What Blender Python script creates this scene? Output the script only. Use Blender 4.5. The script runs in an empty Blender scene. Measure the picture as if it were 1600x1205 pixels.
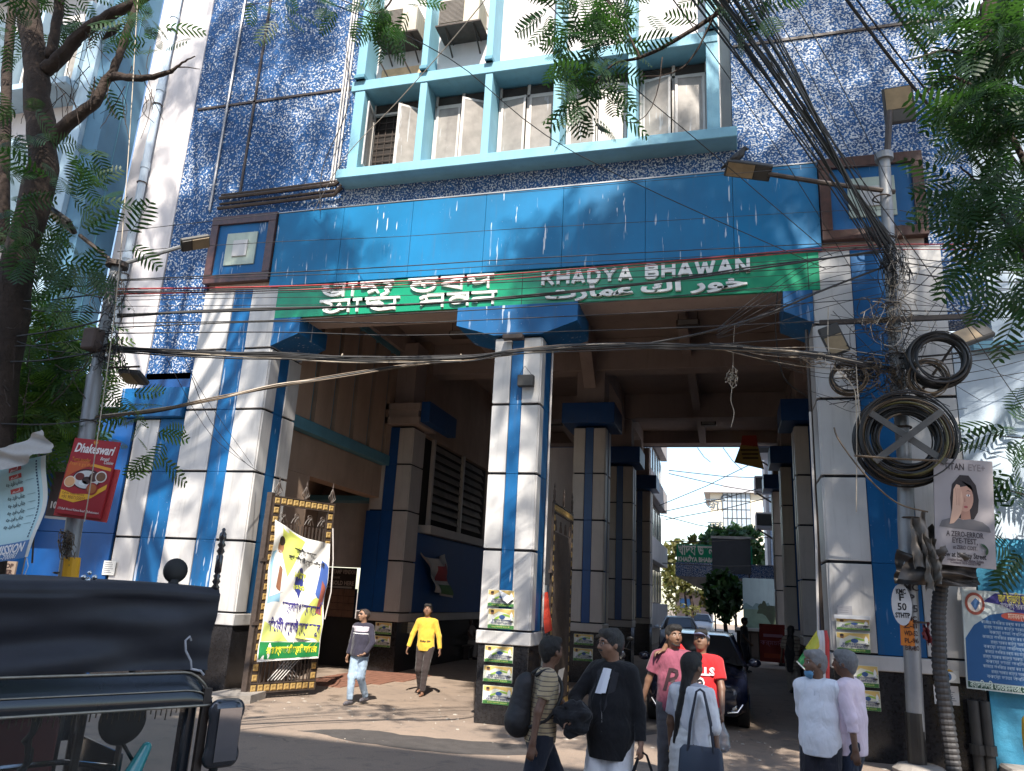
import bpy, bmesh, math, random
import numpy as np
from mathutils import Vector, Matrix
R = math.radians
random.seed(7); np.random.seed(7)
SC = bpy.context.scene
COL = SC.collection
# ---------------------------------------------------------------- camera
CAM_H = 1.95
YAW, PITCH, ROLL, FPX = R(16.2), R(15.35), R(3.0), 1203.0
fw = np.array([-math.sin(YAW)*math.cos(PITCH), math.cos(YAW)*math.cos(PITCH), math.sin(PITCH)])
r0 = np.array([math.cos(YAW), math.sin(YAW), 0.0]); u0 = np.cross(r0, fw)
cr, sr = math.cos(ROLL), math.sin(ROLL)
RT, UP = cr*r0+sr*u0, -sr*r0+cr*u0
CP = np.array([0, 0, CAM_H])
cam = bpy.data.cameras.new('camera'); cam.sensor_width = 36; cam.lens = FPX/1600*36
cam.clip_start = .05; cam.clip_end = 3000
camo = bpy.data.objects.new('camera', cam); COL.objects.link(camo)
camo.matrix_world = Matrix(((RT[0], UP[0], -fw[0], 0), (RT[1], UP[1], -fw[1], 0), (RT[2], UP[2], -fw[2], CAM_H), (0, 0, 0, 1)))
SC.camera = camo
def ray(x, y): return fw+RT*(x-800)/FPX-UP*(y-602.5)/FPX
def at(x, y, Y):          # where a sight line through the survey photo meets the plane Y
    d = ray(x, y); return CP+d*(Y/d[1])
def atz(x, y, Z=0.0):
    d = ray(x, y); return CP+d*((Z-CAM_H)/d[2])
def atx(x, y, X):
    d = ray(x, y); return CP+d*(X/d[0])
# ---------------------------------------------------------------- light
SUN_EL, SUN_AZ = 47.0, 18.0      # azimuth: degrees to the right of the street side normal
W = bpy.data.worlds.new('World'); SC.world = W; W.use_nodes = True
nt = W.node_tree; bg = nt.nodes['Background']
sky = nt.nodes.new('ShaderNodeTexSky'); sky.sky_type = 'NISHITA'; sky.sun_disc = False
sky.sun_elevation = R(SUN_EL); sky.sun_rotation = R(180-SUN_AZ)
sky.air_density = 1.1; sky.dust_density = 1.0; sky.ozone_density = 1.0
nt.links.new(sky.outputs[0], bg.inputs[0]); bg.inputs[1].default_value = .15
sl = bpy.data.lights.new('sun', 'SUN'); sl.energy = 4.9; sl.angle = R(.55); sl.color = (1, .93, .83)
slo = bpy.data.objects.new('sun', sl); COL.objects.link(slo)
sd = Vector((math.sin(R(SUN_AZ))*math.cos(R(SUN_EL)), -math.cos(R(SUN_AZ))*math.cos(R(SUN_EL)), math.sin(R(SUN_EL))))
slo.rotation_euler = sd.to_track_quat('Z', 'Y').to_euler(); slo.location = (5, -5, 30)
SC.view_settings.view_transform = 'Standard'; SC.view_settings.look = 'None'
SC.view_settings.gamma = 1; SC.view_settings.exposure = 1.05; SC.view_settings.use_curve_mapping = False
SC.cycles.max_bounces = 8; SC.cycles.diffuse_bounces = 5; SC.cycles.transparent_max_bounces = 24
# ---------------------------------------------------------------- materials
MATS = {}
def srgb(r, g, b):
    f = lambda c: (c/255/12.92 if c/255 <= .04045 else ((c/255+.055)/1.055)**2.4)
    return (f(r), f(g), f(b))
class NT:
    def __init__(s, name):
        s.m = bpy.data.materials.new(name); s.m.use_nodes = True; s.t = s.m.node_tree
        s.b = s.t.nodes['Principled BSDF']; s.tc = None
    def n(s, typ, **kw):
        o = s.t.nodes.new('ShaderNode'+typ)
        for k, v in kw.items():
            if k in o.inputs.keys(): o.inputs[k].default_value = v
            else: setattr(o, k, v)
        return o
    def l(s, a, b): s.t.links.new(a, b)
    def co(s, sx=1, sy=1, sz=1, out='Object'):
        if s.tc is None: s.tc = s.n('TexCoord')
        mp = s.n('Mapping'); s.l(s.tc.outputs[out], mp.inputs[0]); mp.inputs['Scale'].default_value = (sx, sy, sz); return mp.outputs[0]
    def noise(s, scale, detail=4, co=None, rough=.55):
        o = s.n('TexNoise'); o.inputs['Scale'].default_value = scale; o.inputs['Detail'].default_value = detail
        o.inputs['Roughness'].default_value = rough; s.l(co or s.co(), o.inputs['Vector']); return o.outputs['Fac']
    def ramp(s, fac, stops):
        o = s.n('ValToRGB'); e = o.color_ramp.elements
        while len(e) < len(stops): e.new(.5)
        for el, (p, c) in zip(e, stops):
            el.position = p; el.color = (*c, 1) if isinstance(c, (tuple, list)) else (c, c, c, 1)
        s.l(fac, o.inputs[0]); return o.outputs[0]
    def mix(s, fac, a, b, mode='MIX'):
        o = s.n('MixRGB', blend_type=mode)
        for i, v in ((0, fac), (1, a), (2, b)):
            if isinstance(v, (int, float)): o.inputs[i].default_value = v if i == 0 else (v, v, v, 1)
            elif isinstance(v, tuple): o.inputs[i].default_value = (*v, 1)
            else: s.l(v, o.inputs[i])
        return o.outputs[0]
    def bump(s, h, strength=.3, dist=.02):
        o = s.n('Bump'); o.inputs['Strength'].default_value = strength; o.inputs['Distance'].default_value = dist
        s.l(h, o.inputs['Height']); s.l(o.outputs[0], s.b.inputs['Normal'])
def M(name, col=(.5, .5, .5), rough=.6, var=.18, scale=3.0, bump=0, bscale=30, metal=0, drips=0, grime=0, spec=.5, grain=0, sheen=0, emit=0, alpha=1, trans=0):
    if name in MATS: return MATS[name]
    s = NT(name); n = s.noise(scale, 5)
    c = s.ramp(n, [(.25, tuple(v*(1-var) for v in col)), (.75, tuple(min(1, v*(1+var)) for v in col))])
    if grain:
        g = s.noise(90, 3); gg = s.ramp(g, [(.3, 1-grain), (.7, 1.0)]); c = s.mix(1, c, gg, 'MULTIPLY')
    if grime:
        g = s.noise(1.1, 6, s.co(1, 1, .35), .65); f = s.ramp(g, [(.42, 0), (.72, grime)]); c = s.mix(f, c, tuple(v*.35+.02 for v in col))
        g = s.noise(2.2, 5, s.co(4, 4, .25), .7); f = s.ramp(g, [(.55, 0), (.75, grime*.8)]); c = s.mix(f, c, (.1, .085, .07))
    if drips:
        g = s.noise(9, 3, s.co(1.6, 1.6, .14), .5); g2 = s.noise(.9, 2)
        a = s.ramp(g, [(.635, 0), (.655, 1)]); b = s.ramp(g2, [(.44, 0), (.6, 1)])
        f = s.mix(1, a, b, 'MULTIPLY'); f = s.mix(1, f, drips, 'MULTIPLY'); c = s.mix(f, c, (.62, .66, .7))
        g = s.noise(38, 2); f = s.ramp(g, [(.74, 0), (.76, drips*.8)]); c = s.mix(f, c, (.6, .64, .7))
    s.l(c, s.b.inputs['Base Color'])
    s.b.inputs['Roughness'].default_value = rough; s.b.inputs['Metallic'].default_value = metal
    s.b.inputs['Specular IOR Level'].default_value = spec
    if sheen: s.b.inputs['Sheen Weight'].default_value = sheen
    if emit: s.l(c, s.b.inputs['Emission Color']); s.b.inputs['Emission Strength'].default_value = emit
    if trans: s.b.inputs['Transmission Weight'].default_value = trans
    if alpha < 1: s.b.inputs['Alpha'].default_value = alpha
    if bump: s.bump(s.noise(bscale, 6), bump, .02)
    MATS[name] = s.m; return s.m
def flat(name, col, rough=.7): return M(name, col, rough, var=.04, scale=6)
def ink(r, g, b, rough=.65): return flat('print_%d_%d_%d' % (r, g, b), srgb(r, g, b), rough)
# ---------------------------------------------------------------- mesh builder
class MB:
    def __init__(s): s.v = []; s.f = []; s.mi = []; s.cur = 0
    def add(s, vs, fs):
        b = len(s.v); s.v += [tuple(map(float, p)) for p in vs]
        for f in fs: s.f.append([i+b for i in f]); s.mi.append(s.cur)
        return s
    def box(s, x0, x1, y0, y1, z0, z1, c=0):
        x0, x1 = sorted((x0, x1)); y0, y1 = sorted((y0, y1)); z0, z1 = sorted((z0, z1))
        if c <= 0:
            v = [(x, y, z) for z in (z0, z1) for y in (y0, y1) for x in (x0, x1)]
            return s.add(v, [(0, 2, 3, 1), (4, 5, 7, 6), (0, 1, 5, 4), (2, 6, 7, 3), (0, 4, 6, 2), (1, 3, 7, 5)])
        bm = bmesh.new(); bmesh.ops.create_cube(bm, size=1)
        for q in bm.verts: q.co = ((x0+x1)/2+q.co.x*(x1-x0), (y0+y1)/2+q.co.y*(y1-y0), (z0+z1)/2+q.co.z*(z1-z0))
        bmesh.ops.bevel(bm, geom=bm.edges[:], offset=c, segments=1, affect='EDGES')
        return s.frombm(bm)
    def frombm(s, bm):
        bm.verts.index_update(); s.add([q.co for q in bm.verts], [[q.index for q in f.verts] for f in bm.faces]); bm.free(); return s
    def prism(s, poly, ax, a, b):       # polygon extruded along axis; poly gives the other two coordinates in x,y,z order
        def P(u, v, w): return {'x': (w, u, v), 'y': (u, w, v), 'z': (u, v, w)}[ax]
        n = len(poly); v = [P(u, q, a) for u, q in poly]+[P(u, q, b) for u, q in poly]
        return s.add(v, [list(range(n)), list(range(2*n-1, n-1, -1))]+[(i, i+n, (i+1) % n+n, (i+1) % n) for i in range(n)])
    def quad(s, *p): return s.add(p, [list(range(len(p)))])
    def tube(s, pts, r, n=6, cap=True, r1=None):
        pts = [np.array(p, float) for p in pts]; m = len(pts); rs = r if hasattr(r, '__len__') else [r+(0 if r1 is None else (r1-r)*i/max(1, m-1)) for i in range(m)]
        V = []; F = []; pu = None
        for i, p in enumerate(pts):
            t = pts[min(i+1, m-1)]-pts[max(i-1, 0)]; t = t/(np.linalg.norm(t)+1e-9)
            if pu is None:
                u = np.cross(t, (0, 0, 1)) if abs(t[2]) < .95 else np.cross(t, (1, 0, 0))
            else: u = pu-t*np.dot(pu, t)
            u = u/(np.linalg.norm(u)+1e-9); w = np.cross(t, u); pu = u
            for k in range(n):
                a = 2*math.pi*k/n; V.append(p+rs[i]*(math.cos(a)*u+math.sin(a)*w))
        for i in range(m-1):
            for k in range(n): F.append((i*n+k, i*n+(k+1) % n, (i+1)*n+(k+1) % n, (i+1)*n+k))
        if cap: F.append(list(range(n))[::-1]); F.append([(m-1)*n+k for k in range(n)])
        return s.add(V, F)
    def lathe(s, prof, c, n=14, ax='z'):
        V = []; F = []; m = len(prof)
        for r, h in prof:
            for k in range(n):
                a = 2*math.pi*k/n; x, y = r*math.cos(a), r*math.sin(a)
                V.append({'z': (c[0]+x, c[1]+y, c[2]+h), 'y': (c[0]+x, c[1]+h, c[2]+y), 'x': (c[0]+h, c[1]+x, c[2]+y)}[ax])
        for i in range(m-1):
            for k in range(n): F.append((i*n+k, i*n+(k+1) % n, (i+1)*n+(k+1) % n, (i+1)*n+k))
        F.append(list(range(n))[::-1]); F.append([(m-1)*n+k for k in range(n)])
        return s.add(V, F)
    def grid(s, fn, nu, nv):
        V = [fn(i/nu, j/nv) for j in range(nv+1) for i in range(nu+1)]
        return s.add(V, [(j*(nu+1)+i, j*(nu+1)+i+1, (j+1)*(nu+1)+i+1, (j+1)*(nu+1)+i) for j in range(nv) for i in range(nu)])
    def ring(s, c, r, t, n=28, k=6, nrm=(0, -1, 0), a0=0, a1=360):
        nrm = Vector(nrm).normalized(); u = nrm.orthogonal().normalized(); w = nrm.cross(u)
        pts = [Vector(c)+r*(math.cos(R(a0+(a1-a0)*i/n))*u+math.sin(R(a0+(a1-a0)*i/n))*w) for i in range(n+1)]
        return s.tube(pts, t, k, cap=a1-a0 < 359)
    def ball(s, c, r, n=10, m=7):
        rx, ry, rz = (r, r, r) if not hasattr(r, '__len__') else r
        V = [(c[0]+rx*math.sin(math.pi*j/m)*math.cos(2*math.pi*i/n), c[1]+ry*math.sin(math.pi*j/m)*math.sin(2*math.pi*i/n), c[2]+rz*math.cos(math.pi*j/m)) for j in range(m+1) for i in range(n)]
        return s.add(V, [(j*n+i, (j+1)*n+i, (j+1)*n+(i+1) % n, j*n+(i+1) % n) for j in range(m) for i in range(n)])
    def xf(s, mat, start=0):
        for i in range(start, len(s.v)): s.v[i] = tuple(mat @ Vector(s.v[i]))
        return s
def link(name, data, parent=None):
    o = bpy.data.objects.new(name, data); COL.objects.link(o)
    if parent is not None:
        o.parent = parent; p = parent; off = Vector((0, 0, 0))
        if parent.type == 'EMPTY': off = parent.location
        o.matrix_parent_inverse = Matrix.Translation(-off)
    return o
def ob(name, mb, mats, parent=None, smooth=False, label=None, kind=None, thick=0):
    me = bpy.data.meshes.new(name); me.from_pydata(mb.v, [], mb.f)
    if not isinstance(mats, (list, tuple)): mats = [mats]
    for m in mats: me.materials.append(m)
    if len(mats) > 1: me.polygons.foreach_set('material_index', mb.mi)
    if smooth is True: me.polygons.foreach_set('use_smooth', [True]*len(me.polygons))
    me.update()
    if smooth == 'auto': me.shade_smooth() if hasattr(me, 'shade_smooth') else None; me.set_sharp_from_angle(angle=R(38))
    o = link(name, me, parent)
    if label: o['label'] = label
    if kind: o['kind'] = kind
    return o
def npmesh(name, V, F, mats, parent=None, mi=None, smooth=False, kind=None):
    V = np.asarray(V, np.float32); F = np.asarray(F, np.int32); k = F.shape[1]
    me = bpy.data.meshes.new(name); me.vertices.add(len(V)); me.vertices.foreach_set('co', V.ravel())
    me.loops.add(F.size); me.loops.foreach_set('vertex_index', F.ravel()); me.polygons.add(len(F))
    me.polygons.foreach_set('loop_start', np.arange(0, F.size, k, dtype=np.int32))
    if not isinstance(mats, (list, tuple)): mats = [mats]
    for m in mats: me.materials.append(m)
    if mi is not None: me.polygons.foreach_set('material_index', np.asarray(mi, np.int32))
    if smooth: me.polygons.foreach_set('use_smooth', np.ones(len(F), bool))
    me.update(calc_edges=True)
    o = link(name, me, parent)
    if kind: o['kind'] = kind
    return o
def thing(name, label, cat, loc=(0, 0, 0), group=None):
    o = bpy.data.objects.new(name, None); COL.objects.link(o); o.location = loc
    o['label'] = label; o['category'] = cat; o.empty_display_size = .1
    if group: o['group'] = group
    return o
def tag(o, label, cat, group=None):
    o['label'] = label; o['category'] = cat
    if group: o['group'] = group
    return o
def struct(o): o['kind'] = 'structure'; return o
def copy_tree(o, delta=None, parent=None, label=None):
    c = o.copy(); COL.objects.link(c)
    if parent is not None: c.parent = parent; c.matrix_parent_inverse = o.matrix_parent_inverse
    if delta is not None: c.location = o.location+Vector(delta)
    if label: c['label'] = label
    for ch in [q for q in o.children]: copy_tree(ch, None, c)
    return c
# ---------------------------------------------------------------- lettering
def textmesh(s, size, extrude=.0, bold=0, align='CENTER', shear=0, spacing=1):
    c = bpy.data.curves.new('t', 'FONT'); c.body = s; c.size = size; c.extrude = extrude; c.offset = bold
    c.align_x = align; c.align_y = 'CENTER'; c.shear = shear; c.resolution_u = 2; c.space_character = spacing
    o = bpy.data.objects.new('t', c); COL.objects.link(o)
    dg = bpy.context.evaluated_depsgraph_get(); me = bpy.data.meshes.new_from_object(o.evaluated_get(dg))
    bpy.data.objects.remove(o); bpy.data.curves.remove(c); return me
def frame(o, ux, uy):        # matrix whose x axis is ux, y axis uy, origin o
    ux = Vector(ux); uy = Vector(uy); n = ux.cross(uy).normalized()
    return Matrix(((ux.x, uy.x, n.x, o[0]), (ux.y, uy.y, n.y, o[1]), (ux.z, uy.z, n.z, o[2]), (0, 0, 0, 1)))
def text(name, s, fr, size, mat, parent, u=0, v=0, extrude=.0008, width=None, lift=.003, bold=0, shear=0, fn=None, spacing=1, align='CENTER', label=None):
    me = textmesh(s, size, extrude, bold, align, shear, spacing)
    n = len(me.vertices)
    if n == 0: return None
    co = np.empty(n*3, np.float32); me.vertices.foreach_get('co', co); co = co.reshape(-1, 3)
    if width:
        w = co[:, 0].max()-co[:, 0].min(); co[:, 0] *= width/max(w, 1e-6)
    co[:, 0] += u; co[:, 1] += v; co[:, 2] += lift
    if fn: co = fn(co)
    m = np.array(fr); co = co@m[:3, :3].T+m[:3, 3]
    me.vertices.foreach_set('co', co.astype(np.float32).ravel()); me.materials.clear(); me.materials.append(mat); me.update()
    me.polygons.foreach_set('material_index', [0]*len(me.polygons))
    o = link(name, me, parent)
    if label: o['label'] = label
    return o
def patch(fr, pts, lift=.002, t=.0015, fn=None):   # thin printed area, points in frame coordinates
    mb = MB(); n = len(pts)
    a = np.array([(p[0], p[1], lift) for p in pts]+[(p[0], p[1], lift-t) for p in pts], float)
    if fn: a = fn(a)
    m = np.array(fr); a = a@m[:3, :3].T+m[:3, 3]
    return mb.add(a, [list(range(n)), list(range(2*n-1, n-1, -1))]+[(i, i+n, (i+1) % n+n, (i+1) % n) for i in range(n)])
def rect(u0, u1, v0, v1): return [(u0, v0), (u1, v0), (u1, v1), (u0, v1)]
def ell(cx, cy, rx, ry, n=20, a0=0, a1=360): return [(cx+rx*math.cos(R(a0+(a1-a0)*i/n)), cy+ry*math.sin(R(a0+(a1-a0)*i/n))) for i in range(n if a1-a0 >= 360 else n+1)]
# ---------------------------------------------------------------- shared materials
def chip_mat(name, lo, scale):
    s = NT(name); co = s.co()
    a = s.noise(scale, 3, co, .6); big = s.noise(.55, 3)
    off = s.ramp(big, [(.3, .0), (.7, .07)])
    sh = s.n('Math', operation='ADD'); s.l(a, sh.inputs[0]); s.l(off, sh.inputs[1])
    f = s.ramp(sh.outputs[0], [(lo, 0), (lo+.035, 1)])
    bl = s.ramp(s.noise(5, 3), [(.3, (.003, .04, .13)), (.7, (.008, .09, .27))])
    wh = s.ramp(s.noise(24, 2), [(.3, (.33, .38, .47)), (.7, (.62, .64, .66))])
    c = s.mix(f, bl, wh)
    g = s.noise(1.3, 5, s.co(2.5, 2.5, .3), .7); c = s.mix(s.ramp(g, [(.56, 0), (.78, .35)]), c, (.05, .06, .09))
    s.l(c, s.b.inputs['Base Color']); s.b.inputs['Roughness'].default_value = .75
    s.bump(a, .9, .05); MATS[name] = s.m; return s.m
m_chip = chip_mat('chip_plaster_dark', .59, 22)
m_chip2 = chip_mat('chip_plaster_pale', .55, 28)
m_blue = M('blue_panel', (.004, .098, .265), .5, .2, 1.3, drips=.6, grime=.4, spec=.3)
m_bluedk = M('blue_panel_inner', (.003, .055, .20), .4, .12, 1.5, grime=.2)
m_band = M('blue_band_panel', (.004, .145, .32), .45, .22, .7, drips=1, grime=.3, spec=.3)
m_white = M('white_panel', (.52, .505, .49), .42, .08, 2, grime=.42)
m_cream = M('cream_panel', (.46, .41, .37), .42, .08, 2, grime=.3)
m_joint = M('dark_joint', (.012, .014, .02), .8)
m_green = M('green_sign', (.0, .235, .115), .3, .1, 1.2, grime=.15)
m_teal = M('teal_paint', (.19, .40, .50), .62, .1, 2.2, grime=.28, bump=.08)
m_tealdk = M('teal_paint_worn', (.09, .25, .33), .6, .12, 2, grime=.3)
m_plaster = M('white_plaster', (.60, .565, .565), .8, .05, 1.5, grime=.22, bump=.1)
m_plasterb = M('pale_blue_plaster', (.44, .52, .60), .8, .07, 1.2, grime=.25, bump=.12)
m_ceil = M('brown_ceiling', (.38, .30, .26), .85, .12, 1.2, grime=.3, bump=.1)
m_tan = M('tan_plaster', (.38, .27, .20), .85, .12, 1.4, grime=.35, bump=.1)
m_gran = M('black_granite', (.022, .021, .023), .22, .5, 22, grain=.5)
m_granb = M('brown_granite', (.085, .036, .028), .3, .45, 9, grain=.4, grime=.4)
m_grey = M('grey_steel', (.36, .36, .37), .42, .18, 4, metal=.6, grime=.4)
m_pole = M('silver_pole', (.25, .255, .265), .45, .2, 3, metal=.35, grime=.5)
m_black = M('black_metal', (.02, .019, .018), .4, .3, 5)
m_iron = M('rusty_dark_iron', (.05, .035, .027), .55, .4, 9, bump=.1)
m_gold = M('brass_tile', (.50, .33, .12), .42, .3, 8, metal=.45, bump=.25, bscale=60)
m_rubber = M('black_rubber', (.018, .018, .018), .6, .2, 6)
m_cable = M('black_cable', (.018, .017, .017), .5, .3, 9)
m_cabley = M('brown_cable', (.11, .075, .045), .6, .4, 12)
m_cabler = M('red_cable', (.32, .03, .03), .5, .3, 9)
m_cablew = M('pale_cable', (.42, .35, .27), .6, .3, 9)
m_glassd = M('dusty_window_glass', (.30, .275, .25), .25, .25, 4, drips=.6, grime=.3)
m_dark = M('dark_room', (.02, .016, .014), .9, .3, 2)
m_frame = M('white_window_frame', (.56, .53, .50), .5, .1, 4, grime=.3)
m_conc = M('rough_concrete', (.25, .225, .20), .9, .2, 4, bump=.5, bscale=18, grime=.3)
m_bark = M('dark_bark', (.035, .022, .016), .9, .45, 6, bump=1, bscale=22)
def leafmat(name, a, b):
    s = NT(name); c = s.ramp(s.noise(1.6, 3), [(.3, a), (.7, b)]); s.l(c, s.b.inputs['Base Color'])
    s.b.inputs['Roughness'].default_value = .5
    d = s.n('BsdfTranslucent'); s.l(s.mix(1, c, (1.5, 1.7, .7), 'MULTIPLY'), d.inputs[0])
    mx = s.n('MixShader'); mx.inputs[0].default_value = .42; o = s.t.nodes['Material Output']
    s.l(s.b.outputs[0], mx.inputs[1]); s.l(d.outputs[0], mx.inputs[2]); s.l(mx.outputs[0], o.inputs[0]); MATS[name] = s.m; return s.m
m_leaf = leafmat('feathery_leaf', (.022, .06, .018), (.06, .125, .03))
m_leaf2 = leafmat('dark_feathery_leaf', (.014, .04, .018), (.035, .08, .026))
m_leafs = leafmat('sunlit_feathery_leaf', (.05, .10, .02), (.12, .19, .035))  # lighter leaf copy, sunlight put into the colour of the low sprays
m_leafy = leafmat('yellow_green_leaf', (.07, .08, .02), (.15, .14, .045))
m_leafb = leafmat('dry_brown_leaf', (.12, .085, .03), (.10, .12, .04))
def ground_mat():
    s = NT('worn_street'); big = s.noise(.35, 5); fine = s.noise(60, 4); mid = s.noise(3.2, 6, None, .7)
    c = s.ramp(big, [(.3, (.22, .17, .135)), (.7, (.335, .255, .195))])
    c = s.mix(1, c, s.ramp(fine, [(.3, .72), (.7, 1.12)]), 'MULTIPLY')
    c = s.mix(s.ramp(mid, [(.52, 0), (.68, .5)]), c, (.085, .075, .07))
    v = s.n('TexVoronoi', feature='DISTANCE_TO_EDGE'); v.inputs['Scale'].default_value = .55
    w = s.n('MixRGB'); w.inputs[0].default_value = .22; s.l(s.co(), w.inputs[1]); nn = s.n('TexNoise'); nn.inputs['Scale'].default_value = 2.4; s.l(s.co(), nn.inputs['Vector']); s.l(nn.outputs['Color'], w.inputs[2]); s.l(w.outputs[0], v.inputs['Vector'])
    ck = s.mix(1, s.ramp(v.outputs[0], [(.0, .55), (.008, 0)]), s.ramp(s.noise(.8, 2), [(.5, 0), (.62, 1)]), 'MULTIPLY'); c = s.mix(ck, c, (.05, .042, .036))
    sp = s.noise(45, 1); c = s.mix(s.ramp(sp, [(.765, 0), (.775, .8)]), c, (.5, .47, .42))
    s.l(c, s.b.inputs['Base Color']); s.b.inputs['Roughness'].default_value = .85; s.bump(fine, .35, .01); return s.m
m_ground = ground_mat()
# ---------------------------------------------------------------- ground
mb = MB(); mb.quad((-400, -400, 0), (400, -400, 0), (400, 400, 0), (-400, 400, 0)); struct(ob('street', mb, m_ground))
# low concrete apron under the left gate and the right pole side
mb = MB(); mb.prism([(-9.9, 11.7), (-8.2, 11.85), (-7.85, 12.25), (-8.0, 12.95), (-8.62, 12.95), (-8.62, 12.3), (-9.9, 12.3)], 'z', 0.0, .13); struct(ob('kerb', mb, m_conc))
mb = MB()
for i in range(9):
    for j in range(14):
        x = -8.9+i*.2+random.uniform(-.004, .004); y = 15.2+j*.26
        if x < -7.35+.06*(j-6) and y < 18.6: mb.box(x, x+.188, y, y+.248, 0, .012+random.uniform(0, .006))
pv = struct(ob('pavement', mb, M('red_paver', (.22, .10, .065), .85, .25, 5, grain=.3)))
rs = random.Random(4)
def blot(name, pts, z, mat):
    P = [atz(x, y, 0) for x, y in pts]; c = sum(P)/len(P); Q = []
    for i in range(len(P)):
        a, b = P[i], P[(i+1) % len(P)]
        for k in range(5): q = a+(b-a)*k/5; Q.append((q[0]+rs.uniform(-.05, .05), q[1]+rs.uniform(-.05, .05)))
    return struct(ob(name, MB().prism(Q, 'z', 0, z), mat))
m_tar = M('old_tar_patch', (.075, .066, .062), .9, .25, 5, bump=.4, bscale=70, grain=.4)
blot('tar_patch', [(470, 1142), (560, 1139), (640, 1150), (740, 1158), (840, 1166), (840, 1180), (700, 1178), (560, 1160)], .004, m_tar)
blot('tar_patch', [(900, 1118), (1010, 1112), (1090, 1130), (1010, 1150), (930, 1140)], .004, m_tar)
LT = MB(); 
for k in range(420):
    x, y = rs.uniform(-9.5, 3.2), rs.uniform(6.5, 20) if k % 3 else rs.uniform(11.5, 13.5); s_ = rs.uniform(.008, .03) if k % 9 else rs.uniform(.03, .06); a = rs.uniform(0, 3); h_ = rs.uniform(.003, .015)
    LT.add([(x+s_*math.cos(a+j*1.57)*rs.uniform(.6, 1), y+s_*math.sin(a+j*1.57)*rs.uniform(.6, 1), 0) for j in range(4)]+[(x+s_*.5*math.cos(a+j*1.57), y+s_*.5*math.sin(a+j*1.57), h_) for j in range(4)], [(4, 5, 6, 7)]+[(j, (j+1) % 4, (j+1) % 4+4, j+4) for j in range(4)])
o = ob('grit', LT, M('pale_grit', (.30, .27, .23), .9, .4, 2), kind='stuff'); o['label'] = 'scattered grit, crumbs of concrete and dry leaf bits on the road'
# ---------------------------------------------------------------- gateway building
FY = 12.6
B = thing('government_building', 'tall blue and white office building with a wide double gateway through its ground floor', 'building', (-3.5, FY, 0))
def slab(name, m, x0, x1, y0, y1, z0, z1, c=0, parent=None, label=None):
    return ob(name, MB().box(x0, x1, y0, y1, z0, z1, c), m, parent or B, label=label)
# upper mottled wall
slab('wall', m_chip, -11.5, -7.46, FY, FY+.5, 9.36, 21, label='blue and white chip plaster left of the windows')
slab('wall', m_chip2, -7.455, .2, FY+.002, FY+.5, 9.36, 10.03, label='blue and white chip plaster under the window bay')
slab('wall', m_chip2, .205, 3.9, FY, FY+.5, 9.36, 21, label='paler chip plaster right of the windows')
slab('wall', m_chip, -11.48, -10.36, FY, FY+.5, 5.86, 9.355)
slab('wall', m_chip2, 3.17, 3.9, FY, FY+.5, 6.42, 9.355)
slab('wall', m_plaster, -7.455, .2, FY+.6, FY+.9, 9.9, 21)
slab('wall', m_plaster, -12.95, -11.505, FY-.02, FY+.5, 5.3, 21, label='white plaster strip with a drain pipe')
slab('wall', m_plasterb, 3.905, 11, FY-.03, FY+.5, 6.0, 21, label='pale blue plain wall at the right')
slab('wall', m_plasterb, 3.34, 11, FY-.01, FY+.5, 3.1, 5.98)
slab('ledge', m_teal, 3.6, 11, FY-.14, FY+.1, 5.90, 6.03)
ob('wall', MB().box(3.345, 11, FY-.02, FY+.5, 0, 3.1), M('rough_blue_paint', (.03, .22, .36), .75, .3, 3, bump=1.0, bscale=9, grime=.35), B, label='rough bright blue painted wall beside the gateway')
# joints and conduits
for x0, x1, z in ((-11.4, -7.5, 12.2), (.25, 3.85, 11.93)):
    slab('conduit', m_iron, x0, x1, FY-.03, FY+.01, z, z+.05)
slab('conduit', m_iron, -9.95, -9.9, FY-.03, FY, 9.9, 15.6)
ob('conduit', MB().tube([(-10.6, FY-.04, 9.6), (-10.6, FY-.04, 16)], .03), m_grey, B)
for k, (z, y) in enumerate(((9.62, .10), (9.74, .06), (9.86, .1), (9.96, .05))):
    ob('conduit', MB().tube([(-10.35, FY-y, z-.02), (-9, FY-y, z), (-7.6, FY-y, z+.03), (-7.42, FY-y-.05, z+.15)], .028 if k % 2 else .038), m_iron, B)
for dx in (0, .07, .13): ob('conduit', MB().tube([(-7.62-dx, FY-.05, 9.9), (-7.62-dx, FY-.05, 16)], .02), m_frame, B)
# drain pipe on white strip
mb = MB().tube([(-12.42, FY-.14, 5.4), (-12.42, FY-.14, 16.5)], .085, 12); ob('drain_pipe', mb, m_plasterb, B, smooth=True)
for z in (6.3, 8.2, 10.4, 12.4, 14.4):
    mb = MB().ring((-12.42, FY-.14, z), .1, .014, 16, 5, (0, 0, 1)); ob('pipe_clamp', mb, m_iron, B)
    mb = MB().lathe([(.085, 0), (.1, .01), (.1, .16), (.085, .17)], (-12.42, FY-.14, z+.35), 14); ob('pipe_collar', mb, m_plasterb, B)
# blue band of metal panels
xs = [-8.83, -7.33, -5.83, -4.33, -2.83, -1.33, .17, 1.56]
for a, b in zip(xs, xs[1:]): slab('band_panel', m_band, a+.003, b-.003, FY-.10, FY-.02, 7.72, 9.33, .004)
slab('beam', m_ceil, -10.3, 3.1, FY-.015, FY+.62, 7.03, 9.35)
slab('flashing', m_grey, -8.83, 1.56, FY-.11, FY+.0, 9.335, 9.36)
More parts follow.
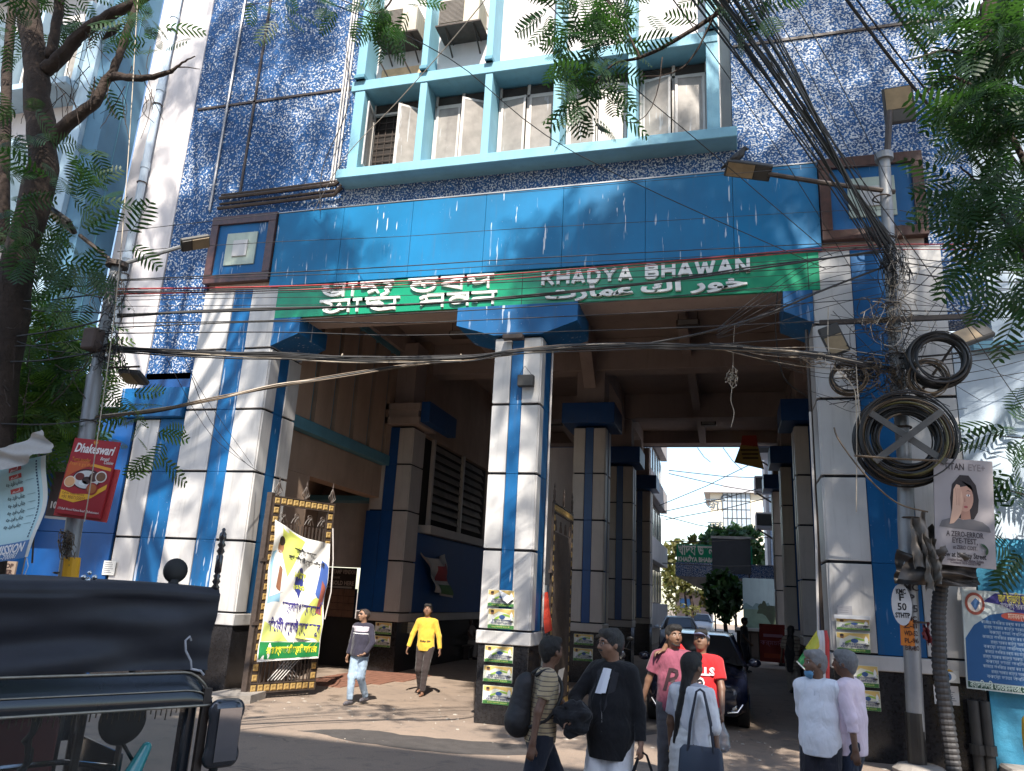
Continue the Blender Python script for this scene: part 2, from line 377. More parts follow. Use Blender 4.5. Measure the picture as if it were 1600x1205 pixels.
# granite framed squares at both ends
for x0, x1 in ((-10.38, -8.84), (1.57, 3.16)):
    p = slab('ornament_panel', m_blue, x0+.15, x1-.15, FY-.1, FY-.02, 8.0, 9.2, .004)
    for a, b, c, d in ((x0, x1, 9.17, 9.36), (x0, x1, 7.85, 8.03), (x0, x0+.17, 8.035, 9.165), (x1-.17, x1, 8.035, 9.165)):
        slab('granite_frame', m_granb, a, b, FY-.16, FY-.01, c, d, .006, p)
    xc = (x0+x1)/2
    slab('square', M('pale_green_stone', (.36, .42, .36), .5, .08, 5, grime=.25), xc-.36, xc+.36, FY-.13, FY-.101, 8.24, 8.96, .004, p)
    slab('square', m_white, xc-.17, xc+.17, FY-.16, FY-.131, 8.42, 8.78, .004, p)
# green name board
SB = slab('sign_board', m_green, -8.62, 1.5, FY-.07, FY-.017, 7.035, 7.70, .004)
for x in (-3.55, 1.32): slab('board_seam', m_joint, x, x+.012, FY-.073, FY-.071, 7.04, 7.69, 0, SB)
m_letter = M('white_letter', (.74, .73, .70), .45, .06, 4, grime=.2)
def on_sign(px, py): return at(px, py, FY-.075)
def letters(s, x0, x1, zc, size, bold=.012):
    fr = frame(((x0+x1)/2, FY-.075, zc), (1, 0, 0), (0, 0, 1))
    me = textmesh(s, size, .028, bold)
    return text('letter', s, fr, size, m_letter, SB, 0, 0, .028, x1-x0, .03, bold)
def word(s, x0, x1, zc, size, zs=1.0, bold=.012, adv=None):
    n = len(s); adv = adv or [1]*n; tot = sum(adv); x = x0
    for ch, a in zip(s, adv):
        w = (x1-x0)*a/tot
        if ch != ' ': letters(ch, x+w*.07, x+w*.93, zc, size, bold)
        x += w
# brush-stroke scripts: each letter is a set of ribbons on a 0..1 square
def strokes(name, S, x0, z0, w, h, t, sm=True):
    mb = MB()
    for i, st in enumerate(S):
        pts = [np.array((x0+u*w, z0+v*h)) for u, v in st]
        if len(pts) > 2 and sm:      # smooth
            q = []
            for k in range(len(pts)-1):
                a, b = pts[k], pts[k+1]; c0 = pts[max(k-1, 0)]; c1 = pts[min(k+2, len(pts)-1)]
                for j in range(4):
                    f = j/4; q.append(.5*((2*a)+(b-c0)*f+(2*c0-5*a+4*b-c1)*f*f+(3*a-c0-3*b+c1)*f**3))
            q.append(pts[-1]); pts = q
        L = []; Rr = []
        for k, p in enumerate(pts):
            d = pts[min(k+1, len(pts)-1)]-pts[max(k-1, 0)]; d = d/(np.linalg.norm(d)+1e-9); nn = np.array((-d[1], d[0]))*t/2*(1.25 if abs(d[0]) > .8 else .9)
            L.append(p+nn); Rr.append(p-nn)
        m = len(L); y0, y1 = FY-.073-.05-.0012*i, FY-.073
        V = [(a[0], y0, a[1]) for a in L]+[(a[0], y0, a[1]) for a in Rr]+[(a[0], y1, a[1]) for a in L]+[(a[0], y1, a[1]) for a in Rr]
        F = []
        for k in range(m-1):
            F += [(k, k+1, m+k+1, m+k), (k, 2*m+k, 2*m+k+1, k+1), (m+k, m+k+1, 3*m+k+1, 3*m+k)]
        F += [(0, m, 3*m, 2*m), (m-1, 3*m-1, 4*m-1, 2*m-1)]
        mb.add(V, F)
    return ob('letter', mb, m_letter, SB)
top = lambda a=-.05, b=1.05: [(a, 1), (b, 1)]
G = {
 'kha': [top(.5, 1.05), [(.88, 1), (.88, 0)], [(.05, .92), (.25, 1.0), (.3, .8), (.12, .7), (.3, .55), (.5, .62)], [(.08, .62), (.25, .3), (.55, .12), (.88, .35)], [(.5, .62), (.45, .4), (.88, .5)]],
 'aa': [top(-.1, 1.1), [(.5, 1), (.5, 0)]],
 'dya': [top(), [(.15, 1), (.1, .62), (.4, .72), (.52, .45), (.3, .2)], [(.52, .45), (.62, .1)], [(.72, 1), (.9, .85), (.98, .55), (.8, .45), (.92, .2), (.7, -.12)]],
 'bha': [top(), [(.1, .88), (.3, .95), (.38, .7), (.15, .62), (.08, .4), (.3, .1), (.6, .05), (.85, .3), (.85, .6), (.6, .72), (.42, .6), (.55, .4)]],
 'ba': [top(), [(.85, 1), (.85, 0)], [(.85, .92), (.1, .48)], [(.1, .48), (.85, .12)]],
 'na': [top(), [(.85, 1), (.85, 0)], [(.1, .7), (.32, .72), (.3, .45), (.5, .45), (.85, .62)], [(.1, .7), (.12, .5)]],
 'dkha': [top(), [(.92, 1), (.92, 0)], [(.1, .95), (.35, .7), (.3, .45), (.1, .3), (.35, .05), (.6, .2), (.7, .45)], [(.65, .7), (.55, .5), (.7, .3), (.9, .42)]],
 'ddya': [top(), [(.15, 1), (.12, .6), (.45, .68), (.5, .45), (.2, .4), (.45, .08), (.9, .15)], [(.55, .62), (.6, .32), (.92, .4)], [(.92, 1), (.92, 0)]],
 'dbha': [top(.3, 1.05), [(.9, 1), (.9, 0)], [(.05, .75), (.25, .9), (.3, .5), (.1, .4), (.15, .2)], [(.25, .48), (.9, .5)]],
 'dva': [top(), [(.9, 1), (.9, 0)], [(.9, .62), (.45, .72), (.2, .5), (.4, .25), (.9, .42)]],
 'dna': [top(), [(.9, 1), (.9, 0)], [(.9, .5), (.2, .5), (.12, .35), (.3, .3)]],
}
LAT = {'K': [[(.1, 1), (.1, 0)], [(.92, 1), (.2, .42)], [(.38, .58), (.95, 0)]], 'H': [[(.1, 1), (.1, 0)], [(.9, 1), (.9, 0)], [(.1, .5), (.9, .5)]], 'A': [[(.05, 0), (.47, 1)], [(.95, 0), (.53, 1)], [(.22, .3), (.78, .3)]],
 'D': [[(.1, 1), (.1, 0)], [(.1, .95), (.6, .95), (.9, .7), (.9, .3), (.6, .05), (.1, .05)]], 'Y': [[(.05, 1), (.5, .45)], [(.95, 1), (.5, .45)], [(.5, .5), (.5, 0)]], 'W': [[(.03, 1), (.26, 0)], [(.28, 0), (.49, .9)], [(.51, .9), (.72, 0)], [(.74, 0), (.97, 1)]], 'N': [[(.1, 1), (.1, 0)], [(.9, 1), (.9, 0)], [(.12, .98), (.88, .02)]],
 'B': [[(.1, 1), (.1, 0)], [(.1, .95), (.65, .95), (.84, .83), (.84, .66), (.65, .53), (.1, .53)], [(.1, .5), (.68, .5), (.9, .38), (.9, .2), (.68, .05), (.1, .05)]]}
def latin(word_, x0, x1, z0, h, t):
    wd = [1.35 if c == 'W' else 1.0 for c in word_]; tot = sum(wd); x = x0
    for c, a in zip(word_, wd): w = (x1-x0)*a/tot; strokes('letter', LAT[c], x+w*.10, z0, w*.80, h, t, False); x += w
p0, p1 = on_sign(845, 440), on_sign(990, 430); latin('KHADYA', p0[0], p1[0], 7.385, .245, .062)
p0, p1 = on_sign(1006, 430), on_sign(1174, 415); latin('BHAWAN', p0[0], p1[0], 7.40, .245, .062)
def brush(seq, x0, x1, z0, h, t):
    tot = sum(a for _, a in seq); x = x0
    for g, a in seq:
        w = (x1-x0)*a/tot
        if g: strokes(g, G[g], x, z0, w, h, t)
        x += w
a, b = on_sign(500, 470), on_sign(612, 460); brush([('kha', 1), ('aa', .45), ('dya', 1.2)], a[0], b[0], 7.40, .25, .042)
a, b = on_sign(640, 455), on_sign(770, 445); brush([('bha', 1.15), ('ba', 1), ('na', 1)], a[0], b[0], 7.40, .25, .042)
a, b = on_sign(503, 480), on_sign(622, 475); brush([('dkha', 1.1), ('aa', .45), ('ddya', 1.2)], a[0], b[0], 7.07, .25, .043)
a, b = on_sign(655, 470), on_sign(775, 465); brush([('dbha', 1.1), ('dva', 1), ('dna', 1)], a[0], b[0], 7.07, .25, .043)
a, b = on_sign(848, 460), on_sign(990, 455); letters('\uFE95\uFEAD\uFE8E\uFEE4\uFECB', a[0]+.05, b[0], 7.20, .28, .009)
a, b = on_sign(1002, 450), on_sign(1168, 440); letters('\uFED9\uFE8D \uFEAD\uFEEE\uFEA7', a[0], b[0], 7.22, .28, .009)
# ---------------------------------------------------------------- panelled piers
def clad_front(P, name, m, x0, x1, y, zs, gap=.022, d=.05):
    for a, b in zip(zs, zs[1:]): ob(name, MB().box(x0+.004, x1-.004, y-d, y, a+gap, b-gap, .006), m, P)
def clad_side(P, name, m, x, y0, y1, zs, gap=.022, d=.05, sgn=1):
    for a, b in zip(zs, zs[1:]): ob(name, MB().box(x, x+sgn*d, y0+.004, y1-.004, a+gap, b-gap, .006), m, P)
ZS = [1.42, 2.70, 3.98, 5.20, 6.44]
def pier(name, x0, x1, y0, y1, strips, zs, side=None, sx=None, wm=m_white, bm=m_blue, band=True):
    P = ob(name, MB().box(x0+.03, x1-.03, y0+.03, y1-.03, .0, zs[-1]+.02), m_joint, B)
    for k, a, b in strips:
        xa, xb = x0+(x1-x0)*a, x0+(x1-x0)*b
        if k == 'w': clad_front(P, 'panel', wm, xa, xb, y0+.028, zs)
        else: clad_front(P, 'blue_strip', bm, xa, xb, y0+.028, zs, .0015, .035)
    if side:
        for k, a, b in side:
            ya, yb = y0+(y1-y0)*a, y0+(y1-y0)*b
            x = x1-.028 if sx > 0 else x0+.028
            if k == 'w': clad_side(P, 'panel', wm, x, ya, yb, zs, sgn=sx)
            elif k == 'b': clad_side(P, 'blue_strip', bm, x, ya, yb, zs, .0015, .035, sgn=sx)
    if band:
        ob('plinth', MB().box(x0+.0, x1-.0, y0+.0, y1, 0, 1.2, .01), m_gran, P)
        ob('plinth_band', MB().box(x0-.035, x1+.035, y0-.04, y1+.04, 1.205, 1.41, .012), wm, P)
    return P
WBW = [('w', 0, .37), ('b', .37, .63), ('w', .63, 1)]
pier('column', -4.0, -3.15, 12.58, 13.35, WBW, ZS, [('w', 0, .35), ('b', .35, 1)], 1)
pier('column', -10.35, -8.62, 12.58, 13.7, [('w', 0, .40), ('b', .40, .65), ('w', .65, 1)], ZS+[7.72], [('w', 0, .3), ('b', .3, .6), ('w', .6, 1)], 1)
pier('column', 1.38, 3.32, 12.58, 13.7, [('w', 0, .31), ('b', .31, .64), ('w', .64, 1)], ZS+[7.72], [('w', 0, 1)], -1)
# lower wing left of the left pier
pier('column', -11.55, -10.42, 12.66, 13.5, [('w', 0, .5), ('b', .5, 1)], [1.42, 2.7, 3.98, 5.05], None, 1)
slab('wing_cap', m_blue, -11.9, -10.4, FY-.12, FY+.3, 5.06, 5.66, .01)
slab('wing_cap', m_bluedk, -13.3, -10.4, FY+.0, FY+.5, 5.67, 6.0, .01)
for a, b in ((-13.6, -12.55), (-12.55, -11.6)):
    for z0, z1 in ((.0, 2.75), (2.76, 5.05)): slab('blue_wall_panel', m_bluedk, a+.003, b-.003, FY+.02, FY+.08, z0, z1, .003)
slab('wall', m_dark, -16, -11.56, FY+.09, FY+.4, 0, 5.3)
# brackets where the piers meet the beam
def bracket(pts, y0, y1):
    return ob('capital', MB().prism(pts, 'y', y0, y1), m_blue, B)
bracket([(-4.74, 7.03), (-2.5, 7.03), (-2.5, 6.68), (-3.13, 6.46), (-4.02, 6.46), (-4.74, 6.68)], FY-.12, FY+1.0)
bracket([(-8.615, 7.03), (-8.02, 7.03), (-8.02, 6.7), (-8.615, 6.46)], FY-.08, FY+1.0)
bracket([(1.375, 7.03), (.92, 7.03), (.92, 6.68), (1.375, 6.46)], FY-.08, FY+1.0)
# ---------------------------------------------------------------- window bay
WY = 12.15
FX = [-7.10, -5.70, -4.33, -2.95, -1.55, -.12]
slab('window_sill', m_teal, -7.42, .27, WY, FY+.6, 9.80, 10.0, .01)
slab('bay_band', m_teal, -7.3, -.02, WY+.0, FY+.6, 11.78, 12.02, .01)
slab('bay_band', m_teal, -7.3, -.02, WY+.0, FY+.6, 15.6, 15.85, .01)
for i, x in enumerate(FX):
    w = .075 if 0 < i < 5 else .11
    slab('bay_fin', m_teal, x-w, x+w, WY+.02, FY+.6, 10.0, 11.78, .008)
    slab('bay_fin', m_teal, x-w*.9, x+w*.9, WY-.06, FY+.6, 12.02, 15.6, .008)
    slab('fin_foot', m_tealdk, x-w*1.05, x+w*1.05, WY-.1, WY+.1, 12.02, 12.1, .005)
def sash(P, x0, x1, z0, z1, y, ang, hinge):
    s = MB(); t = .045
    W_ = x1-x0
    def tf(u, z, d):
        a = R(ang); px = u*math.cos(a)-d*math.sin(a)*1; py = -(u*math.sin(a))+d*math.cos(a)
        return (x0+px, y+py, z) if hinge == 'l' else (x1-px, y+py, z)
    def bx(mb, u0, u1, za, zb, d0, d1):
        v = [tf(u, z, d) for z in (za, zb) for d in (d0, d1) for u in (u0, u1)]
        mb.add(v, [(0, 2, 3, 1), (4, 5, 7, 6), (0, 1, 5, 4), (2, 6, 7, 3), (0, 4, 6, 2), (1, 3, 7, 5)])
    for q in ((0, t, z0, z1), (W_-t, W_, z0, z1), (t, W_-t, z0, z0+t), (t, W_-t, z1-t, z1)): bx(s, *q, -.018, .018)
    S = ob('sash', s, m_frame, P)
    g = MB(); bx(g, t, W_-t, z0+t, z1-t, -.004, .004); ob('pane', g, m_glassd, S)
angs = [((78, 'l'), (38, 'r')), ((0, 'l'), (30, 'r')), ((6, 'l'), (0, 'r')), ((4, 'l'), (12, 'r')), ((14, 'l'), (3, 'r'))]
for i in range(5):
    a, b = FX[i]+.09, FX[i+1]-.09; z0, z1 = 10.02, 11.5; y = FY+.05
    Wn = ob('window', MB().box(a, b, y+.1, y+.3, 10.0, 11.77), m_dark, B)
    f = MB()
    for q in ((a, a+.05, 10.0, 11.77), (b-.05, b, 10.0, 11.77), ((a+b)/2-.03, (a+b)/2+.03, 10.0, 11.77), (a, b, 11.49, 11.54), (a, b, 10.0, 10.03)): f.box(q[0], q[1], y, y+.06, q[2], q[3])
    ob('window_frame', f, m_frame, Wn)
    for k in (0, 1):
        q = (a+.055, (a+b)/2-.033) if k == 0 else ((a+b)/2+.033, b-.055)
        ob('transom_pane', MB().box(q[0], q[1], y+.02, y+.03, 11.55, 11.75), M('dark_glass', (.05, .04, .035), .15, .3, 4), Wn)
        an, h = angs[i][k]; sash(Wn, q[0], q[1], z0+.02, z1-.02, y-.02, an, h)
    if i == 0:
        g = MB()
        for k in range(6): g.box(a+.12+k*.16, a+.135+k*.16, y+.075, y+.09, 10.03, 11.48)
        for k in range(9): g.box(a+.06, b-.06, y+.07, y+.08, 10.15+k*.15, 10.165+k*.15)
        ob('grille', g, m_iron, Wn)
for i in range(5): slab('wall_panel', m_plaster, FX[i]+.07, FX[i+1]-.07, FY-.02, FY+.2, 12.02, 15.6)
slab('stain', M('orange_stain', (.60, .40, .24), .85, .3, 5), FX[0]+.22, FX[0]+1.2, FY-.026, FY-.021, 12.1, 12.55)
# air conditioners on the second row of bays
def aircon(x, z, y, label, full=True):
    T = thing('air_conditioner', label, 'air conditioner', (x, y, z), 'air conditioners on the building front')
    if full:
        ob('housing', MB().box(x-.46, x+.40, y-.52, y+.05, z, z+.62, .012), M('cream_metal', (.52, .47, .38), .5, .1, 5, grime=.5), T)
        g = MB()
        for k in range(18): g.box(x-.44, x+.08, y-.54, y-.521, z+.05+k*.03, z+.063+k*.03)
        ob('grille', g, M('grey_grille', (.2, .18, .16), .6), T)
        ob('base_tray', MB().box(x-.5, x+.46, y-.56, y+.08, z-.05, z-.004, .006), m_iron, T)
        g = MB().tube([(x+.43, y-.2, z+.5), (x+.55, y-.1, z+.2), (x+.58, y-.1, z-.5), (x+.6, y, z-1.2)], .013); ob('hose', g, m_cablew, T)
    for dx in (-.3, .3):
        g = MB().tube([(x+dx, y-.5, z-.06), (x+dx, y+.1, z-.42)], .018, 4).tube([(x+dx, y-.5, z-.06), (x+dx, y+.1, z-.06)], .016, 4); ob('bracket', g, m_iron, T)
    return T
aircon(FX[1]+.7, 12.98, FY-.02, 'window air conditioner on its brackets in the second bay above the row of windows')
aircon(FX[0]+.75, 12.98, FY-.02, 'air conditioner half hidden by hanging leaves in the leftmost bay above the windows')
T = thing('empty_bracket', 'pair of empty rusty wall brackets under the leaf covered air conditioner', 'bracket', (FX[0]+.75, FY, 12.1))
for dx in (-.42, .1):
    g = MB().tube([(FX[0]+.75+dx, FY-.38, 12.5), (FX[0]+.75+dx+.2, FY-.03, 12.08)], .022, 4); ob('arm', g, m_iron, T)
# ---------------------------------------------------------------- the passage behind the gateway
slab('ceiling', m_ceil, -9.1, 3.3, 13.23, 32.6, 8.9, 9.1)
slab('upper_floors', m_plaster, -11.4, 3.9, FY+.95, 32.6, 9.12, 20)
def tbeam(y0, y1, z, m=m_ceil): slab('cross_beam', m, -9.0, 3.2, y0, y1, z, 8.895, .01)
tbeam(19.85, 20.45, 8.0); tbeam(25.8, 26.4, 8.05); tbeam(31.8, 32.5, 8.4); slab('cross_beam', m_bluedk, -9, 3.2, 32.51, 32.6, 8.38, 9.0)
for x in (-8.75, -3.57, 2.0):
    for ya, yb in ((13.22, 19.84), (20.46, 25.79), (26.41, 31.79)):
        L = yb-ya
        pts = [(ya, 8.89), (yb, 8.89), (yb, 7.5), (yb-.9, 8.35), (ya+.9, 8.35), (ya, 7.5)]
        ob('haunched_beam', MB().prism(pts, 'x', x-.16, x+.16), m_ceil, B)
for x in (-6.2, -1.0):
    for ya, yb in ((13.22, 19.84), (20.46, 25.79), (26.41, 31.79)):
        ob('ceiling_rib', MB().prism([(ya, 8.89), (yb, 8.89), (yb, 8.3), (ya, 8.6)], 'x', x-.12, x+.12), m_ceil, B)
slab('conduit', m_iron, -3.3, 1.4, 22.5, 22.53, 8.85, 8.89)
def incol(x0, x1, y, capx0, capx1, zt=8.05):
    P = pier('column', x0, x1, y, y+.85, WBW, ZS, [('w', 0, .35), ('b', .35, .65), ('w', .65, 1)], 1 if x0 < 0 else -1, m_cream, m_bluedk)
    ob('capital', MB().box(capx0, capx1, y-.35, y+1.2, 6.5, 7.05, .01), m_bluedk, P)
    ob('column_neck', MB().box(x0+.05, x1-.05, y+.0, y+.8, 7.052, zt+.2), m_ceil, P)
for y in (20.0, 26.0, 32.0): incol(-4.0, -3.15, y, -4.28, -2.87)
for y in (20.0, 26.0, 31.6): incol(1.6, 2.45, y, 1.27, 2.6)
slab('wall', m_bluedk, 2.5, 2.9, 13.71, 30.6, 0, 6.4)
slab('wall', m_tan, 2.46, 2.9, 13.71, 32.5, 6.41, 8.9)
# left side wall of the passage: plain below, precast fins above
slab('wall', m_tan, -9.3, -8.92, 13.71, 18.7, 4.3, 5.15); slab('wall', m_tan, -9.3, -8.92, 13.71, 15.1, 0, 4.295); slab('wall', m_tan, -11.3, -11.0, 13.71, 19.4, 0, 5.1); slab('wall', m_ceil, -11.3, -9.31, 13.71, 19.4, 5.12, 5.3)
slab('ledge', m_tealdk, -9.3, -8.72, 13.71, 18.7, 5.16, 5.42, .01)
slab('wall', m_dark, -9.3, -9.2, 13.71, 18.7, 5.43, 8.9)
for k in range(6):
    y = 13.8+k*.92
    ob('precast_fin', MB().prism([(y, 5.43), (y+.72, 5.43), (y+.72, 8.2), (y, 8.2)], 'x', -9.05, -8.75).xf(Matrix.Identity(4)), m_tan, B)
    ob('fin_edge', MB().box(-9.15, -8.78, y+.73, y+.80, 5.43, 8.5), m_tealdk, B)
slab('ledge', m_tealdk, -9.3, -8.7, 13.71, 18.7, 8.2, 8.4)
# second pier and blue side wall with louvre window
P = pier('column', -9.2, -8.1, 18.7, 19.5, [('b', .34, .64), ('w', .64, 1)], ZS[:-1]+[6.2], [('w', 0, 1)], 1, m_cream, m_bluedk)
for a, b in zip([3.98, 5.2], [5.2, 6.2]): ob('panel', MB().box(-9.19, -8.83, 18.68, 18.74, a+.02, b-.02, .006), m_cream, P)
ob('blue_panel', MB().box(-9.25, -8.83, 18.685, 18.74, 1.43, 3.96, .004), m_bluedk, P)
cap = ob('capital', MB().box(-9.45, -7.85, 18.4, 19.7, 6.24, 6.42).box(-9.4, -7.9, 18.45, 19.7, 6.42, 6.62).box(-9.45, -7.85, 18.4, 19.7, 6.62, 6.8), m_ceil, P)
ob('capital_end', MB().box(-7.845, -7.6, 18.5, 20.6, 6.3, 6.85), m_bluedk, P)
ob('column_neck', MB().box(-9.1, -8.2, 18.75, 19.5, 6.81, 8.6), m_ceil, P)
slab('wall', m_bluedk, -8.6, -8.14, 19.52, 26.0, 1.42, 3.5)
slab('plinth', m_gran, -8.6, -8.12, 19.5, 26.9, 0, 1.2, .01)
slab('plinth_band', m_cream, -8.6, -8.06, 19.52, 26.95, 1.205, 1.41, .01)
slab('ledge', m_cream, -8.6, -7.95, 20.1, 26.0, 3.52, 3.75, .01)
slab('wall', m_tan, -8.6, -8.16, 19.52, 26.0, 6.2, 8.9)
LW = ob('louvre_window', MB().box(-8.6, -8.3, 20.0, 25.9, 3.76, 6.19), m_dark, B)
for k in range(9):
    z = 3.95+k*.245
    ob('louvre', MB().prism([(-8.22, z), (-8.2, z+.01), (-8.3, z+.2), (-8.32, z+.19)], 'y', 20.6, 25.2) if 0 else MB().add([(-8.16, 20.6, z), (-8.16, 25.2, z), (-8.27, 25.2, z+.2), (-8.27, 20.6, z+.2), (-8.15, 20.6, z+.006), (-8.15, 25.2, z+.006), (-8.26, 25.2, z+.206), (-8.26, 20.6, z+.206)], [(0, 1, 2, 3), (7, 6, 5, 4), (0, 4, 5, 1), (1, 5, 6, 2), (2, 6, 7, 3), (3, 7, 4, 0)]), M('grey_louvre_glass', (.27, .26, .25), .2, .2, 3), LW)
for y in (20.3, 22.9, 25.5): ob('mullion', MB().box(-8.2, -8.1, y, y+.12, 3.76, 6.19), m_cream, LW)
P = pier('column', -9.0, -8.05, 26.05, 27.0, [('w', 0, .37), ('b', .37, .63), ('w', .63, 1)], ZS, [('w', 0, 1)], 1, m_cream, m_bluedk)
ob('capital', MB().box(-9.2, -7.75, 25.7, 27.3, 6.5, 7.2, .01), m_bluedk, P)
ob('column_neck', MB().box(-8.95, -8.1, 26.1, 26.9, 7.21, 8.6), m_ceil, P)
slab('wall', m_tan, -8.9, -8.4, 27.02, 32.5, 0, 8.9)
slab('wall', m_tan, -14, -9.32, 19.4, 19.8, 4.3, 8.9)
# ticket booth wall facing the street
slab('booth_wall', M('cream_booth_paint', (.50, .42, .36), .7, .1, 3, grime=.4), -10.95, -9.2, 19.2, 19.39, 2.5, 4.2)
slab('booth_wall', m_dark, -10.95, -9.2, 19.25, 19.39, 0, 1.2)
slab('booth_canopy', m_tealdk, -11.2, -8.9, 18.75, 19.4, 4.22, 4.36, .01)
bw = ob('booth_shutter', MB().box(-10.9, -9.62, 19.27, 19.39, 1.2, 1.95), m_dark, B)
for i in range(8):
    for j in range(4): ob('shutter_tile', MB().box(-10.87+i*.157, -10.87+i*.157+.15, 19.24, 19.27, 1.22+j*.18, 1.39+j*.18, .006), M('brown_shutter', (.17, .085, .05), .6, .3, 6), bw)
SBd = ob('notice_board', MB().box(-10.85, -9.62, 19.2, 19.25, 1.95, 2.48), M('dark_brown_board', (.03, .02, .016), .6), B)
fr = frame((-10.2, 19.2, 2.2), (1, 0, 0), (0, 0, 1))
bl = ink(170, 150, 135)
text('lettering', 'LICENSED STAMP VENDOR', fr, .15, bl, SBd, 0, .17, width=1.16, bold=.004)
text('lettering', 'IDBI BANK', fr, .09, bl, SBd, -.05, .02, width=.36)
text('lettering', 'STAMPS SOLD HERE', fr, .15, bl, SBd, 0, -.12, width=1.1, bold=.004)
ob('notice', patch(fr, rect(-.45, .5, -.25, -.2)), ink(150, 140, 130), SBd)
# hanging flood lamps inside
def floodlamp(x, y, z, label):
    T = thing('flood_lamp', label, 'lamp', (x, y, z), 'flood lamps under the passage ceiling')
    ob('bracket', MB().tube([(x, y, 8.88), (x, y, z+.3)], .015, 5).tube([(x-.22, y, z+.02), (x-.22, y, z+.28), (x+.22, y, z+.28), (x+.22, y, z+.02)], .014, 5), m_iron, T)
    ob('housing', MB().box(x-.26, x+.26, y-.12, y+.14, z-.12, z+.03, .02), m_iron, T)
    ob('lens', MB().box(x-.22, x+.22, y-.128, y-.121, z-.1, z+.01), M('lamp_glass', (.3, .29, .27), .2), T)
p = at(1075, 503, 17); floodlamp(p[0], 17, p[2], 'flood lamp hanging highest, under the ceiling of the right bay close to the green sign')
p = at(1107, 660, 27.5); floodlamp(p[0], 27.5, p[2], 'flood lamp hanging deep in the passage above the far opening')
p = at(720, 520, 16.5); floodlamp(p[0], 16.5, p[2], 'flood lamp hanging just left of the middle blue capital')
p = at(868, 660, 26.8); floodlamp(p[0], 26.8, p[2], 'small flood lamp seen between the middle column and the next one behind')
# ---------------------------------------------------------------- left wing that projects towards the street
LB = thing('corner_building', 'pale blue and white building wing with deep window ledges behind the left tree', 'building', (-15, 11.7, 0))
m_skyb = M('pale_blue_paint', (.32, .44, .53), .7, .08, 2, grime=.3)
def lb(name, m, *a, c=0, p=None): return ob(name, MB().box(*a, c), m, p or LB)
lb('wall', M('shaded_blue_paint', (.07, .17, .26), .7, .1, 2, grime=.3), -13.4, -12.96, 11.62, 12.55, 5.4, 20)  # pale blue side wall, its shade put into a darker colour
lb('corner_fin', m_skyb, -13.75, -13.41, 11.5, 12.5, 5.4, 20, c=.01)
lb('joint', m_tealdk, -12.958, -12.95, 12.05, 12.07, 5.5, 18)
for z in (5.4, 8.9, 12.3, 15.7):
    lb('ledge', m_skyb, -22, -13.76, 11.2, 12.6, z, z+.16, c=.01)
    lb('spandrel', m_plaster, -22, -13.76, 11.95, 12.4, z-1.05, z-.002)
    wz0, wz1 = z+.18, z+2.3
    for k in range(6):
        x = -13.8-k*1.35
        lb('fin', m_skyb, x-.07, x+.05, 11.4, 12.4, wz0, wz1, c=.006)
        w = lb('window', m_dark, x-1.28, x-.09, 12.25, 12.4, wz0, wz1)
        f = MB()
        for q in ((x-1.25, x-1.2), (x-.70, x-.64), (x-.14, x-.09)): f.box(q[0], q[1], 12.18, 12.24, wz0, wz1)
        f.box(x-1.25, x-.1, 12.18, 12.24, wz1-.5, wz1-.45); ob('window_frame', f, m_frame, w)
        for q in ((x-1.19, x-.71), (x-.63, x-.15)): ob('pane', MB().box(q[0], q[1], 12.2, 12.21, wz0+.05, wz1-.52), m_glassd, w)
# ground floor shops under it
lb('wall', m_dark, -24, -13.6, 12.7, 13.0, 0, 5.4)
lb('awning', m_tealdk, -22, -11.95, 10.9, 12.5, 4.6, 4.72)
lb('awning', m_black, -22, -12.3, 11.3, 12.5, 3.9, 4.0)
lb('shop_pillar', m_bluedk, -14.3, -13.7, 12.2, 12.69, 0, 4.5)
lb('shop_pillar', M('maroon_tile', (.12, .03, .02), .5, .3, 5), -16.2, -15.6, 12.2, 12.69, 0, 4.5)
lb('shop_pillar', m_bluedk, -19, -18.2, 12.2, 12.69, 0, 4.5)
T = thing('shop_sign', 'small hand lettered repair shop board low behind the white notice banner', 'sign', tuple(at(8, 905, 10.5)))
fr = frame(tuple(at(8, 893, 10.5)), (1, 0, 0), (0, 0, 1))
ob('board', patch(fr, rect(-.36, .2, -.2, .17), 0, .03), M('worn_cream_board', (.22, .16, .12), .7, .2, 6, grime=.4), T)
for k, s in enumerate(('LAPTOP', 'PRINTER', 'REPAIR')): text('lettering', s, fr, .1, ink(45, 25, 20), T, -.08, .09-k*.1, width=.46, bold=.004)
# ---------------------------------------------------------------- street behind the camera (gives the shade across the road)
OB = thing('office_block', 'long plain block on the near side of the street behind the viewer', 'building', (0, -10, 0))
ob('wall', MB().box(-3, 9.5, -16, -6.5, 0, 18.3), m_plaster, OB)
ob('plinth', MB().box(-3, 9.5, -6.49, -6.3, 0, 1.0), m_conc, OB)
ob('parapet', MB().box(-3.2, 9.7, -16.2, -6.3, 18.3, 18.5), m_conc, OB)
for fl in range(5):
    for k in range(20):
        if -3 < -46+k*4.4 < 7.5: ob('window', MB().box(-46+k*4.4, -44.2+k*4.4, -6.49, -6.4, 1.6+fl*3.3, 3.2+fl*3.3), m_dark, OB)
for x0, x1, n_ in ((-40, -3.3, 'left'), (9.8, 45, 'right')):
    OB = thing('shop_row', 'low plain shop row behind the viewer on the '+n_+' of the tall block', 'building', ((x0+x1)/2, -10, 0)); ob('wall', MB().box(x0, x1, -16, -6.5, 0, 5.5), m_plaster, OB); ob('parapet', MB().box(x0, x1, -16.2, -6.3, 5.5, 5.7), m_conc, OB)
